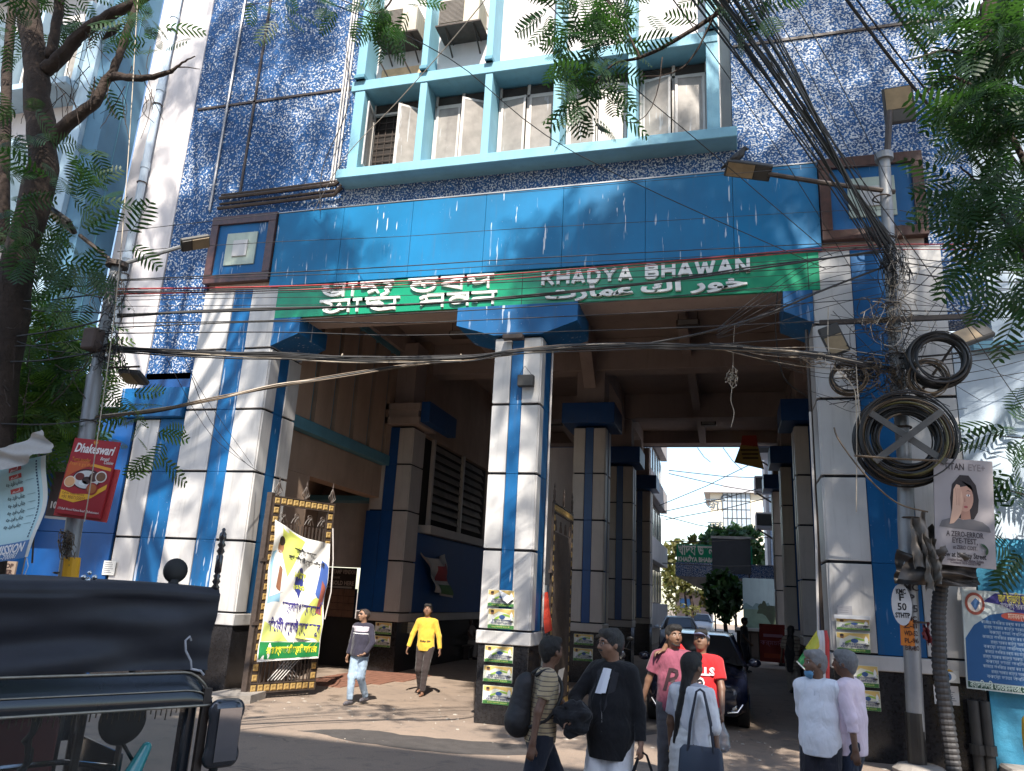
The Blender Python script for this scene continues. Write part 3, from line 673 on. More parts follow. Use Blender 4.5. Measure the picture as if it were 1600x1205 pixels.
# ---------------------------------------------------------------- compound beyond the passage
def bgthing(name, label, cat, Y, x=1100, y=950, group=None): p = at(x, y, Y); return thing(name, label, cat, (p[0], Y, 0), group)
T = thing('apartment_building', 'beige office block with banded floors seen beyond the far left end of the passage', 'building', (-9, 40, 0))
m_beige = M('beige_render', (.42, .35, .30), .8, .08, .6, grime=.3)
ob('wall', MB().box(-14, -3.95, 34, 46, 0, 24), m_beige, T)
for k in range(7):
    z = .9+k*3.1
    ob('balcony', MB().box(-3.94, -3.55, 34.5, 46.2, z, z+1.1, .02), m_plaster, T)
    for j in range(4):
        y = 34.9+j*2.85
        w = ob('window', MB().box(-3.948, -3.85, y, y+2.2, z+1.15, z+2.75), M('grey_glass', (.13, .15, .17), .2, .3, 2), T)
        ob('window_frame', MB().box(-3.84, -3.8, y+1.05, y+1.15, z+1.15, z+2.75), m_frame, w)
ob('entrance', MB().box(-3.94, -3.5, 33.5, 33.98, 0, 3.3), m_dark, T)
T = thing('office_tower', 'pale blue block with a column of air conditioners beyond the right end of the passage', 'building', (6, 44, 0))
ob('wall', MB().box(2.4, 12, 37, 56, 7.2, 26), m_plasterb, T)
ob('wall', MB().box(2.41, 12, 37.01, 55.9, 0, 7.19), m_chip2, T)
ob('pier_strip', MB().box(2.2, 2.39, 39.5, 41, 0, 26), m_plaster, T)
ob('pier_strip', MB().box(2.2, 2.39, 52, 55.9, 0, 26), m_plaster, T)
for k in range(6):
    A = thing('air_conditioner', ['lowest', 'second lowest', 'third lowest', 'fourth lowest', 'fifth lowest', 'topmost'][k]+' grey air conditioner on the pale blue block behind the passage', 'air conditioner', (2.6, 48, 6.5+k*2.1), 'air conditioners on the block beyond')
    z = 6.5+k*2.1
    ob('housing', MB().box(1.4, 2.38, 46.5, 48.4, z, z+.85, .02), m_plaster, A); ob('grille', MB().box(1.45, 2.3, 46.45, 46.49, z+.1, z+.75), m_black, A)
    ob('bracket', MB().tube([(1.5, 47.4, z-.02), (2.38, 47.4, z-.6)], .05, 4), m_iron, A)
# domed hall
HY = 105; p0, p1 = at(1110, 800, HY), at(1192, 800, HY); zt = at(1150, 766, HY)[2]; za = at(1150, 745, HY)[2]; xa, xb = p0[0], p1[0]
T = thing('domed_hall', 'distant cream hall with an arched roof and a large glass front', 'building', ((xa+xb)/2, HY, 0))
m_hall = M('hall_cream', (.58, .54, .44), .8, .05, .4)  # one even cream for the hall walls
ob('wall', MB().box(xa, xb, HY, HY+14, 0, zt-.4), m_hall, T)
ob('roof', MB().prism([(xa-.8, zt-.4), (xb+.8, zt-.4), (xb+.8, zt), (xb-1.2, zt)]+[(xb-1.2-(xb-xa-2.4)*i/12, zt+(za-zt)*math.sin(math.pi*i/12)) for i in range(1, 12)]+[(xa+1.2, zt), (xa-.8, zt)], 'y', HY-.8, HY+14), M('grey_white_roof', (.40, .40, .42), .8), T)
gx0, gx1, gz0, gz1 = xa+1.6, xb-1.5, at(1150, 815, HY)[2]-3, at(1150, 770, HY)[2]
G_ = ob('window', MB().box(gx0, gx1, HY-.1, HY-.02, gz0, gz1), m_black, T)
for i in range(6):
    for j in range(6):
        ob('pane', MB().box(gx0+.06+(gx1-gx0)*i/6, gx0-.06+(gx1-gx0)*(i+1)/6, HY-.16, HY-.11, gz0+.06+(gz1-gz0)*j/6, gz0-.06+(gz1-gz0)*(j+1)/6), M('pale_reflective_glass', (.30, .36, .42), .15, .3, .3), G_)
fr = frame(tuple(at(1117, 805, HY-.2)), (1, 0, 0), (0, 0, 1))
text('lettering', 'জি', fr, 2.2, ink(70, 80, 90), T, 0, 1.4); text('lettering', 'বা', fr, 2.2, ink(70, 80, 90), T, 0, -1.6)
# name board of the compound and the dark hoarding before it
SY = 44; p0, p1 = at(1057, 850, SY), at(1176, 880, SY)
T = thing('name_board', 'green lettered name board on a curved blue wall inside the compound', 'sign', ((p0[0]+p1[0])/2, SY, at(1100, 900, SY)[2]))
z0, z1, z2 = at(1085, 901, SY)[2], at(1085, 879, SY)[2], at(1085, 851, SY)[2]
ob('board', MB().box(p0[0], p1[0], SY, SY+.2, z1, z2, .01), m_green, T)
ob('chip_wall', MB().box(p0[0]-.05, 3.6, SY-.1, SY+1.5, z0, z1-.01), m_chip2, T)
ob('canopy', MB().prism([(p0[0]-.05, z0-.01), (3.6, z0-.01), (3.6, z0-.5), (p0[0]+1.2, z0-.6)], 'y', SY-.1, SY+1.5), m_conc, T)
fr = frame(tuple(at(1087, 866, SY-.03)), (1, 0, 0), (0, 0, 1))
text('lettering', 'খাদ্য ভবন', fr, .75, ink(215, 215, 205), T, 0, .18, width=1.9, bold=.02); text('lettering', 'KHADYA BHABAN', fr, .33, ink(215, 215, 205), T, .1, -.3, width=2.1, bold=.014)
HYb = 40; p0, p1 = at(1112, 838, HYb), at(1174, 898, HYb)
T = thing('dark_hoarding', 'dark blue grey hoarding standing in front of the compound name board', 'hoarding', ((p0[0]+p1[0])/2, HYb, 0))
ob('board', MB().box(p0[0], p1[0], HYb, HYb+.15, p1[2], p0[2]-.1, .01), M('dark_navy_board', (.02, .024, .035), .5), T)
ob('cap', MB().box(p0[0]-.05, p1[0]+.05, HYb-.05, HYb+.2, p0[2]-.1, p0[2]+.02), m_grey, T)
for x in (p0[0]+.1, p1[0]-.1): ob('post', MB().tube([(x, HYb+.07, 0), (x, HYb+.07, p1[2])], .04), m_iron, T)
# mural wall
MY = 36; p0, p1 = at(1160, 903, MY), at(1232, 965, MY)
T = thing('mural_wall', 'wall painted with a misty field and a dark cow at the right side of the compound', 'wall', ((p0[0]+p1[0])/2+1, MY, 0))
zt, zb = p0[2], at(1190, 983, MY)[2]; x0, x1 = p0[0], 3.4
ob('wall', MB().box(x0, x1, MY, MY+.3, 0, zt), M('painted_sky', (.24, .32, .36), .8, .2, .7, grime=.3), T)
fr = frame((x0, MY, zb), (1, 0, 0), (0, 0, 1)); h = zt-zb; w = p1[0]-x0
ob('painted_field', patch(fr, rect(0, w, 0, h*.38)), M('painted_field', (.10, .15, .12), .8, .3, 2), T)
ob('painted_hill', patch(fr, [(0, h*.38)]+[(w*i/14, h*(.47+.06*math.sin(i*1.9)+.03*math.sin(i*4.1))) for i in range(15)]+[(w, h*.38)], .003), M('painted_hills', (.10, .16, .18), .8, .3, 3), T)
cow = [(.30, .30), (.34, .38), (.33, .44), (.38, .50), (.42, .50), (.45, .56), (.50, .55), (.53, .46), (.62, .47), (.80, .46), (1.0, .44), (1.0, -.05), (.66, -.05), (.60, .12), (.50, .26), (.42, .30)]
ob('painted_cow', patch(fr, [(u*w, v*h) for u, v in cow], .005), M('painted_dark_cow', (.018, .03, .016), .7, .4, 3), T)
ob('plinth', MB().box(x0-.3, x1, MY-.5, MY-.01, 0, zb), m_dark, T)
T = thing('shed', 'low dark shed at the foot of the painted wall', 'shed', (1.2, 34.5, 0)); p0, p1 = at(1158, 985, 34.5), at(1192, 1030, 34.5)
ob('wall', MB().box(p0[0], p1[0]+.2, 34.5, 35.3, 0, p0[2]), m_dark, T); ob('roof', MB().box(p0[0]-.2, p1[0]+.4, 34.2, 35.4, p0[2], p0[2]+.1), m_grey, T)
for k in range(3): ob('panel', MB().box(p0[0]+.05+k*.33, p0[0]+.34+k*.33, 34.46, 34.49, .1, p0[2]-.1), M('dark_brown_board', (.03, .02, .016), .6), T)
# red banner by the shed
T = thing('red_banner', 'red printed banner hanging low beside the right row of columns', 'banner', tuple(at(1207, 1030, 30)))
fr = frame(tuple(at(1207, 1005, 30)), (1, 0, 0), (0, 0, 1)); s = 30/1203*1.02
def cloth(fr, w, h, amp=.02, seed=0, tear=0):
    rs = random.Random(seed); ph = [rs.uniform(0, 6) for _ in range(6)]
    def f(co):
        co = np.array(co, float); u, v = co[:, 0], co[:, 1]
        co[:, 2] += amp*(np.sin(u*9/w*.9+ph[0]+v*2/h)+.6*np.sin(v*7/h+ph[1]+u*5/w)+.5*np.sin((u/w+v/h)*11+ph[2]))
        return co
    return f
def banner(T, fr, w, h, mat, fn, n=14, name='cloth', dx=None):
    mb = MB(); V = []
    for j in range(n+1):
        for i in range(n+1): V.append((-w/2+w*i/n, -h/2+h*j/n, 0))
    V = fn(np.array(V)); m = np.array(fr); V = V@m[:3, :3].T+m[:3, 3]
    nrm = m[:3, 2]; V2 = V-nrm*.004; N = (n+1)*(n+1)
    F = [(j*(n+1)+i, j*(n+1)+i+1, (j+1)*(n+1)+i+1, (j+1)*(n+1)+i) for j in range(n) for i in range(n)]
    mb.add(list(V)+list(V2), F+[tuple(k+N for k in f[::-1]) for f in F])
    return ob(name, mb, mat, T, smooth=True)
fnb = cloth(fr, .8, 1.25, .015, 3); banner(T, fr, 34*s, 50*s, ink(150, 45, 40), fnb)
ob('stripe', patch(fr, rect(-.3, .35, -.5, -.35), .03), ink(190, 80, 50), T); text('lettering', 'কর্মচারী', fr, .22, ink(200, 140, 170), T, 0, .0, lift=.04, fn=fnb); ob('stripe', patch(fr, rect(-.3, .35, .2, .3), .03), ink(200, 150, 170), T)
# hanging pennant at the far opening
p = at(1172, 700, 31.2)
T = thing('pennant', 'red and mustard cloth pennant hanging under the far beam', 'banner', tuple(p)); fr = frame(tuple(p), (1, 0, 0), (0, 0, 1))
ob('cloth', patch(fr, [(-.28, .5), (.25, .5), (.3, .05), (-.35, .12)], 0, .01), ink(205, 80, 60), T)
ob('cloth', patch(fr, [(-.355, .12), (.3, .05), (.5, -.85), (-.62, -.58)], 0, .01), ink(215, 185, 100), T)
for k in range(3): ob('lettering_line', patch(fr, rect(-.35+.03*k, .3, -.12-.16*k, -.05-.16*k), .012, .004), ink(110, 95, 50), T)
# low garden wall, hedge and a far white cabin
T = thing('garden_wall', 'sunlit low wall with a bright hedge on top by the compound drive', 'wall', (-3, 50, 0)); p0, p1 = at(1030, 962, 50), at(1082, 962, 50)
ob('wall', MB().box(p0[0]-1, p1[0], 50, 50.4, 0, p0[2]), m_plaster, T)
T = thing('cabin', 'small pink walled cabin with a blue window behind the compound tree', 'building', (-2.3, 60, 0)); p0, p1 = at(1055, 925, 60), at(1112, 960, 60)
ob('wall', MB().box(p0[0], p1[0], 60, 64, 0, p0[2]), M('pink_wall', (.50, .36, .32), .8), T)
p2, p3 = at(1062, 935, 59.9), at(1080, 950, 59.9); ob('window', MB().box(p2[0], p3[0], 59.9, 59.99, p3[2], p2[2]), ink(90, 140, 200), T)
ob('roof', MB().box(p0[0]-.3, p1[0]+.3, 59.6, 64.4, p0[2], p0[2]+.2), m_grey, T)
# slice of a blue and white block seen left of the second column
T = thing('side_block', 'slice of a blue glazed and white block seen between the middle column and the gate', 'building', (-9, 38, 0))
p0, p1 = at(842, 690, 36), at(878, 772, 36)
ob('wall', MB().box(p0[0]-2, -5.2, 36.2, 40, 0, 16), m_plaster, T); ob('blue_panel', MB().box(p0[0]-1, p1[0], 36, 36.19, p1[2], p0[2]+2), m_tealdk, T)
ob('window', MB().box(p0[0]+.3, p1[0]-.25, 35.95, 35.99, p1[2]+.3, p1[2]+1.4), ink(20, 90, 130), T)
ob('blue_panel', MB().box(p0[0]-1, p1[0]+.4, 36, 36.19, 0, p1[2]-1.1), ink(25, 110, 150), T)
slab('wall', m_tan, -6.5, -6.3, 26.9, 32.4, 0, .1)
# ---------------------------------------------------------------- feathery foliage
def frond_proto(npair, rows):
    V = []; F = []
    def q(a, b, c, d):
        i = len(V); V.extend([a, b, c, d]); F.append((i, i+1, i+2, i+3))
    q((-.006, 0, 0), (.006, 0, 0), (.004, 1, -.06), (-.004, 1, -.06))
    for k in range(npair):
        t = (k+.7)/npair; y = t; L = .36*math.sin(math.pi*(.12+.80*t))**.8; z0 = -.06*t
        for sg in (-1, 1):
            dx, dy = sg*.86, .5; px, py = -dy*sg, dx*sg; w = .019*(13/npair) if rows > 1 else .034*(13/npair)
            for r in range(rows):
                a, b = L*r/rows, L*(r+1)/rows; da = -.18*L*(r/rows)**2-.01; db = -.18*L*((r+1)/rows)**2-.01; m = .12 if rows > 1 else 0
                wa, wb = w*(.45 if r == 0 else 1), w*(.18 if r == rows-1 else 1)
                A = (dx*a, y+dy*a); B_ = (dx*b, y+dy*b)
                q((A[0]-px*wa, A[1]-py*wa, z0+da), (A[0]+px*wa, A[1]+py*wa, z0+da), (B_[0]+px*wb-dx*.0, B_[1]+py*wb, z0+db), (B_[0]-px*wb, B_[1]-py*wb, z0+db))
    return np.array(V), np.array(F)
PR_HI = frond_proto(8, 3); PR_LO = frond_proto(7, 1)
def foliage(name, parent, mat, P, D, L, proto, kind=None, roll=.6, seed=1):
    rs = np.random.RandomState(seed); V0, F0 = proto; n = len(P)
    D = D/np.linalg.norm(D, axis=1, keepdims=True)
    up = np.tile([0, 0, 1.], (n, 1))+rs.normal(0, roll, (n, 3)); Xa = np.cross(D, up); Xa /= np.linalg.norm(Xa, axis=1, keepdims=True)+1e-9; Z = np.cross(Xa, D)
    bend = rs.uniform(.1, .6, n)
    v = V0[None]*L[:, None, None]
    yy = V0[:, 1][None]; zz = v[..., 2]-bend[:, None]*L[:, None]*yy**2*.5
    W_ = P[:, None, :]+Xa[:, None, :]*v[..., 0:1]+D[:, None, :]*v[..., 1:2]+Z[:, None, :]*zz[..., None]
    F = (F0[None]+(np.arange(n)*len(V0))[:, None, None]).reshape(-1, 4)
    return npmesh(name, W_.reshape(-1, 3), F, mat, parent, kind=kind)
def inframe(P, mg=40):
    d = P-CP; z = d@fw; x = 800+FPX*(d@RT)/z; y = 602.5-FPX*(d@UP)/z
    return (z > 0) & (x > -mg) & (x < 1600+mg) & (y > -mg) & (y < 1205+mg)
def blobs_px(B, Y, dj, seed):
    rs = np.random.RandomState(seed); P = []; D = []
    for (x, y, r, n) in B:
        for _ in range(n):
            a, q = rs.uniform(0, 2*math.pi), math.sqrt(rs.uniform(0, 1)); yy = Y+rs.uniform(-dj, dj)
            p = at(x+q*r*math.cos(a), y+q*r*.8*math.sin(a), yy); c = at(x, y+r*.1, Y)
            d = (p-c); d[2] *= .5; d = d/(np.linalg.norm(d)+.01)+rs.normal(0, .45, 3)+np.array([0, 0, -.12]); P.append(p); D.append(d)
    return np.array(P), np.array(D)
def limb(mb, pts, r0, r1, n=8, jit=.03, seed=0):
    rs = random.Random(seed); pts = [np.array(p, float) for p in pts]; q = []
    for k in range(len(pts)-1):
        a, b = pts[k], pts[k+1]; c0 = pts[max(k-1, 0)]; c1 = pts[min(k+2, len(pts)-1)]
        for j in range(5):
            f = j/5; p = .5*((2*a)+(b-c0)*f+(2*c0-5*a+4*b-c1)*f*f+(3*a-c0-3*b+c1)*f**3)
            q.append(p+np.array([rs.uniform(-jit, jit) for _ in range(3)]))
    q.append(pts[-1]); m = len(q)
    mb.tube(q, [(r0+(r1-r0)*(i/(m-1))**.8)*rs.uniform(.93, 1.07) for i in range(m)], n)
def P_(x, y, Y): return tuple(at(x, y, Y))
TY = 5.7
# left tree
T = thing('street_tree', 'dark trunked feathery leaved tree rising at the left edge behind the lamp pole', 'tree', (-6.6, TY, 0))
mb = MB()
limb(mb, [(-6.75, TY+.1, -.05), P_(-30, 900, TY), P_(-5, 620, TY), P_(22, 430, TY)], .21, .19, 12, .015, 1)
limb(mb, [P_(22, 430, TY), P_(66, 260, TY), P_(58, 150, TY), P_(50, 60, TY), P_(30, -60, TY), P_(0, -260, TY)], .165, .11, 12, .012, 2)
ob('trunk', mb, m_bark, T, smooth=True)
mb = MB()
limb(mb, [P_(78, 220, TY), P_(110, 190, TY), P_(148, 160, TY), P_(170, 122, TY), P_(205, 122, TY), P_(240, 120, TY), P_(268, 112, TY)], .085, .022, 8, .006, 3)
limb(mb, [P_(172, 122, TY), P_(185, 90, TY), P_(200, 45, TY), P_(215, 5, TY), P_(240, -60, TY)], .045, .035, 8, .005, 4)
limb(mb, [P_(70, 110, TY), P_(95, 90, TY), P_(130, 50, TY), P_(180, 20, TY), P_(225, -5, TY), P_(300, -60, TY)], .085, .05, 8, .006, 5)
limb(mb, [P_(78, 90, TY), P_(88, 40, TY), P_(96, -20, TY), P_(110, -100, TY)], .06, .05, 8, .006, 6)
limb(mb, [P_(5, 380, TY+.4), P_(8, 200, TY+.4), P_(15, 60, TY+.4), P_(30, -60, TY+.4)], .07, .05, 8, .006, 7)
limb(mb, [P_(268, 112, TY), P_(285, 98, TY), P_(305, 88, TY)], .02, .006, 5, .004, 8); limb(mb, [P_(262, 113, TY), P_(280, 105, TY+.1), P_(312, 108, TY)], .014, .004, 5, .004, 9)
limb(mb, [P_(140, 168, TY), P_(146, 140, TY), P_(148, 120, TY)], .015, .006, 5, .003, 10)
ob('branch', mb, m_bark, T, smooth=True)
rs = random.Random(5); mb = MB()
for k in range(46):
    x, y = rs.uniform(60, 240), rs.uniform(0, 160); x2 = x+rs.uniform(-40, 40); y2 = y+rs.uniform(15, 80); z_ = TY+rs.uniform(-.3, .3)
    limb(mb, [P_(x, y, z_), P_((x+x2)/2+rs.uniform(-14, 14), (y+y2)/2, z_), P_(x2, y2, z_)], .006, .003, 4, .004, k)
for k in range(26):
    x, y = rs.uniform(0, 140), rs.uniform(430, 700); x2 = x+rs.uniform(-40, 60); y2 = y+rs.uniform(-70, 10); z_ = TY+rs.uniform(-.5, .2)
    limb(mb, [P_(x, y, z_), P_((x+x2)/2, (y+y2)/2+6, z_), P_(x2, y2, z_)], .007, .003, 4, .004, 100+k)
ob('twig', mb, m_bark, T, kind='stuff')
B1 = [(15, 30, 60, 34), (110, 0, 70, 36), (200, 30, 50, 16), (25, 190, 42, 14), (120, 235, 32, 6), (95, 285, 50, 22), (140, 320, 38, 12), (20, 300, 50, 18), (105, 400, 60, 34), (25, 400, 50, 30), (60, 380, 40, 14), (200, 380, 26, 3), (165, 130, 22, 3), (238, 70, 26, 6), (245, 40, 24, 6), (120, 450, 45, 12), (60, 215, 26, 5)]
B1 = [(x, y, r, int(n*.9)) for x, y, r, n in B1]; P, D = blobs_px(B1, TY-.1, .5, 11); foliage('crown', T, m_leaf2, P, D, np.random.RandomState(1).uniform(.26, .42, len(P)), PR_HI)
B2 = [(30, 560, 60, 44), (95, 570, 62, 46), (50, 640, 62, 44), (115, 640, 48, 22), (10, 690, 36, 14), (95, 520, 50, 24), (215, 680, 45, 9), (60, 490, 50, 18), (130, 600, 26, 8), (40, 600, 60, 36), (75, 680, 45, 26)]
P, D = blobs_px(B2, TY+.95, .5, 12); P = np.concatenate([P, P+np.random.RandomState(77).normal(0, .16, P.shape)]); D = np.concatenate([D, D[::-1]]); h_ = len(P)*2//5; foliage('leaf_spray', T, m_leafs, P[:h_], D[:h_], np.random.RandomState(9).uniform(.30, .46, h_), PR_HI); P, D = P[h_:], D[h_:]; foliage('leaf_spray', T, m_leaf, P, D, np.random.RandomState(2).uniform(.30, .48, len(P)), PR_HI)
# light and dark shading canopy out of view above
TE = math.tan(R(SUN_EL))/math.cos(R(SUN_AZ)); TA = math.tan(R(SUN_AZ))
def canopy(name, parent, targets, seed, mat, L=(.42, .62)):
    rs = np.random.RandomState(seed); P = []; D = []
    for (X, Z, rx, rz, n, Yc) in targets:
        m = max(3, n//26); a = rs.uniform(0, 2*math.pi, m); q = np.sqrt(rs.uniform(0, 1, m)); ci = rs.randint(0, m, n); yc = Yc+rs.uniform(-1.0, 1.0, m)[ci]+rs.normal(0, .15, n)
        tx, tz = X+(rx*q*np.cos(a))[ci]+rs.normal(0, .27, n), Z+(rz*q*np.sin(a))[ci]+rs.normal(0, .27, n)
        P.append(np.stack([tx+TA*(FY-yc), yc, tz+TE*(FY-yc)], 1)); d = rs.normal(0, 1, (n, 3)); d[:, 2] = d[:, 2]*.3-.15; D.append(d)
    P = np.concatenate(P); D = np.concatenate(D); k = ~inframe(P, 60); P, D = P[k], D[k]
    o = foliage(name, parent, mat, P, D, rs.uniform(*L, len(P)), PR_LO, roll=.35, seed=seed); return o
CL = [(-10.4, 10.5, 1.3, 1.8, 330, 4.5), (-9.3, 13, 1.6, 1.6, 260, 5), (-11.8, 13.5, 1.2, 2, 120, 5), (-12.3, 9.5, .8, 3, 110, 4), (-9.6, 9.0, 1.6, .9, 210, 4), (-8.3, 8.7, .9, .75, 130, 4), (-8.2, 11.0, .45, .9, 30, 5), (-9.3, 6.6, 1.1, 1.5, 75, 2.5), (-9.3, 4.4, 1.2, 1.4, 50, 1.5), (-11.6, 3.6, .9, 2.4, 130, 1), (-13.6, 8.5, 1.4, 5, 560, 4), (-9.4, -1.5, .8, 2.6, 220, 2.2), (-8.9, 5.6, .4, 2.2, 22, 2.2), (-7.9, 7.35, .9, .3, 26, 3.5)]
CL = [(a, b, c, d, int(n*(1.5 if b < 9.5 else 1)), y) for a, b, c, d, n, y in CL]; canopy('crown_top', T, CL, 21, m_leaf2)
mb = MB()
for k, (X, Z, rx, rz, n, Yc) in enumerate(CL):
    c = (X+TA*(FY-Yc), Yc, Z+TE*(FY-Yc)); limb(mb, [P_(0, -260, TY), ((c[0]-7)/2, (Yc+TY)/2-1, c[2]*.5+7), c], .1, .03, 6, .05, k)
ob('limb', mb, m_bark, T)
# right tree
RY = 6.0
T = thing('street_tree', 'leafy tree hanging in from the right edge in front of the pale wall', 'tree', (7.2, 4.8, 0))
mb = MB(); limb(mb, [(7.2, 4.8, -.05), (6.6, 5.0, 3), (5.6, 5.4, 6.0), P_(1640, 60, RY+.9), P_(1560, -20, RY+.9), P_(1490, -160, RY+.9)], .26, .13, 12, .02, 3); limb(mb, [P_(1545, 10, RY), P_(1538, 60, RY), P_(1520, 100, RY)], .07, .02, 8, .01, 4)
ob('trunk', mb, m_bark, T, smooth=True)
mb = MB(); limb(mb, [P_(1640, 60, RY), P_(1560, 90, RY), P_(1480, 80, RY), P_(1415, 95, RY)], .03, .006, 6, .006, 31); ob('branch', mb, m_bark, T, smooth=True)
mb = MB(); limb(mb, [P_(1640, 330, RY), P_(1560, 180, RY), P_(1490, 120, RY), P_(1440, 150, RY)], .03, .006, 6, .006, 32); ob('branch', mb, m_bark, T, smooth=True)
mb = MB(); limb(mb, [P_(1640, 480, RY), P_(1590, 380, RY), P_(1540, 300, RY), P_(1500, 260, RY)], .03, .006, 6, .006, 33); ob('branch', mb, m_bark, T, smooth=True)
mb = MB(); limb(mb, [P_(1760, 800, 12), P_(1650, 700, 12), P_(1550, 680, 12)], .02, .005, 6, .006, 34); ob('branch', mb, m_bark, T, smooth=True)
mb = MB(); limb(mb, [P_(1780, 900, 12), P_(1660, 800, 12), P_(1560, 760, 12)], .02, .005, 6, .006, 35); ob('branch', mb, m_bark, T, smooth=True)
B3 = [(1455, 25, 36, 12), (1520, 40, 60, 44), (1585, 60, 60, 46), (1550, 150, 60, 44), (1590, 160, 50, 30), (1512, 160, 36, 16), (1512, 215, 30, 9), (1570, 235, 55, 36), (1540, 300, 45, 26), (1595, 330, 50, 34), (1580, 400, 46, 26), (1500, 300, 26, 7), (1545, 390, 36, 10), (1590, 470, 36, 9), (1550, 460, 24, 4)]
B3 = [(x, y, r, int(n*1.1)) for x, y, r, n in B3]; P, D = blobs_px(B3, RY, .6, 13); foliage('crown', T, m_leaf2, P, D, np.random.RandomState(3).uniform(.28, .46, len(P)), PR_HI)
B4 = [(1590, 665, 36, 9), (1560, 685, 26, 4), (1595, 740, 36, 13), (1590, 800, 36, 14), (1600, 850, 30, 9)]
P, D = blobs_px(B4, 12.1, .2, 14); foliage('leaf_spray', T, m_leaf2, P, D, np.random.RandomState(4).uniform(.45, .65, len(P)), PR_HI)
CR = [(2.3, 12.3, 1.9, 2.2, 330, 5), (2.6, 9.0, 1.6, 1.5, 300, 4.5), (.3, 8.4, 1.6, 1.3, 330, 4.5), (-1.8, 8.1, 1.6, 1.25, 340, 4), (-3.1, 7.6, .8, .8, 60, 3.5), (-.6, 9.7, 1.2, .5, 60, 5), (-.6, 11.5, .6, 1.2, 22, 5.5), (2.4, 5.5, 1.4, 1.8, 330, 2.5), (2.4, 2.2, 1.6, 2.2, 380, 1.2), (-.9, 5.2, 2.3, 1.9, 520, 2.2), (-.9, 1.9, 2.2, 2.0, 480, 1.0), (5.4, 8, 1.5, 4, 260, 3.5), (5.4, 2.8, 1.6, 2.8, 260, 1), (-3.5, 5.2, .5, 1.6, 30, 2.4), (-3.4, 2.0, .5, 1.4, 24, 1.6)]
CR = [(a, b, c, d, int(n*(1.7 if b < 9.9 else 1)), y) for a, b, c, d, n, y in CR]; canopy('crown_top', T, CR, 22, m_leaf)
mb = MB()
for k, (X, Z, rx, rz, n, Yc) in enumerate(CR):
    c = (X+TA*(FY-Yc), Yc, Z+TE*(FY-Yc)); limb(mb, [P_(1490, -120, RY), (c[0]*.5+2.6, (Yc+RY)/2, c[2]*.5+5), c], .1, .03, 6, .05, 50+k)
ob('limb', mb, m_bark, T)
# branch of the middle tree reaching in from the top
T = thing('overhanging_branch', 'leafy branch hanging down across the window bay from above', 'branch', tuple(at(1000, -60, 6)))
mb = MB(); MYY = 6.0
limb(mb, [P_(1180, -80, MYY), P_(1130, 10, MYY), P_(1060, 60, MYY), P_(1000, 90, MYY), P_(960, 100, MYY), P_(930, 130, MYY)], .03, .007, 6, .004, 41)
limb(mb, [P_(1000, 90, MYY), P_(985, 60, MYY), P_(960, 20, MYY), P_(930, -30, MYY)], .012, .01, 6, .004, 42)
limb(mb, [P_(1120, 15, MYY), P_(1085, 85, MYY), P_(1050, 115, MYY), P_(1000, 120, MYY)], .013, .004, 5, .004, 43)
limb(mb, [P_(1035, 90, MYY), P_(1028, 140, MYY), P_(1010, 180, MYY), P_(985, 192, MYY), P_(970, 182, MYY)], .006, .003, 5, .003, 44)
limb(mb, [P_(1140, -10, MYY), P_(1090, 40, MYY), P_(1040, -20, MYY)], .008, .004, 5, .004, 45)
ob('branch', mb, m_bark, T, smooth=True)
B5 = [(890, 10, 46, 26), (950, 10, 40, 20), (915, 70, 44, 32), (960, 60, 38, 14), (880, 110, 28, 9), (935, 115, 30, 12), (915, 165, 30, 10), (950, 165, 20, 5), (1000, 20, 24, 5), (1130, 10, 46, 9), (1200, 5, 30, 5)]
P, D = blobs_px(B5, MYY, .35, 15); foliage('crown', T, m_leaf2, P, D, np.random.RandomState(5).uniform(.26, .40, len(P)), PR_HI)
T = thing('overhanging_branch', 'small leafy spray hanging over the leftmost air conditioner', 'branch', tuple(at(600, -60, 6)))
mb = MB(); limb(mb, [P_(680, -90, MYY), P_(630, -30, MYY), P_(595, 20, MYY), P_(560, 10, MYY)], .02, .005, 6, .004, 46); ob('branch', mb, m_bark, T); mb = MB(); limb(mb, [P_(560, 10, MYY), P_(500, -10, MYY), P_(440, 0, MYY), P_(380, 10, MYY)], .006, .003, 5, .004, 47); ob('twig', mb, m_bark, T)
P, D = blobs_px([(600, 20, 30, 14), (585, 40, 28, 12), (630, 5, 30, 8), (480, 0, 50, 12), (430, 5, 40, 8), (545, 0, 30, 5)], MYY, .3, 16); foliage('crown', T, m_leaf2, P, D, np.random.RandomState(6).uniform(.24, .38, len(P)), PR_HI)
# ---------------------------------------------------------------- trees inside the compound
def leafcards(name, parent, mat, blobs, n, size, seed):
    rs = np.random.RandomState(seed); P = []
    for (c, r) in blobs:
        k = max(20, int(n*(r[0]*r[1]*r[2])**(2/3))); v = rs.normal(0, 1, (k, 3)); v /= np.linalg.norm(v, axis=1, keepdims=True); q = rs.uniform(.35, 1.05, k)**.6; lump = 1+.22*np.sin(v[:, 0]*5+seed)*np.cos(v[:, 2]*4)+.12*np.sin(v[:, 1]*9+v[:, 0]*7)
        P.append(np.array(c)+v*np.array(r)*(q*lump)[:, None])
    P = np.concatenate(P); n = len(P); a = rs.normal(0, 1, (n, 3)); a /= np.linalg.norm(a, axis=1, keepdims=True); b = np.cross(a, rs.normal(0, 1, (n, 3))); b /= np.linalg.norm(b, axis=1, keepdims=True)
    s = size*rs.uniform(.6, 1.4, n)[:, None]
    V = np.stack([P-a*s, P-b*s*.5, P+a*s, P+b*s*.5], 1).reshape(-1, 3); F = np.arange(4*n).reshape(-1, 4)
    return npmesh(name, V, F, mat, parent)
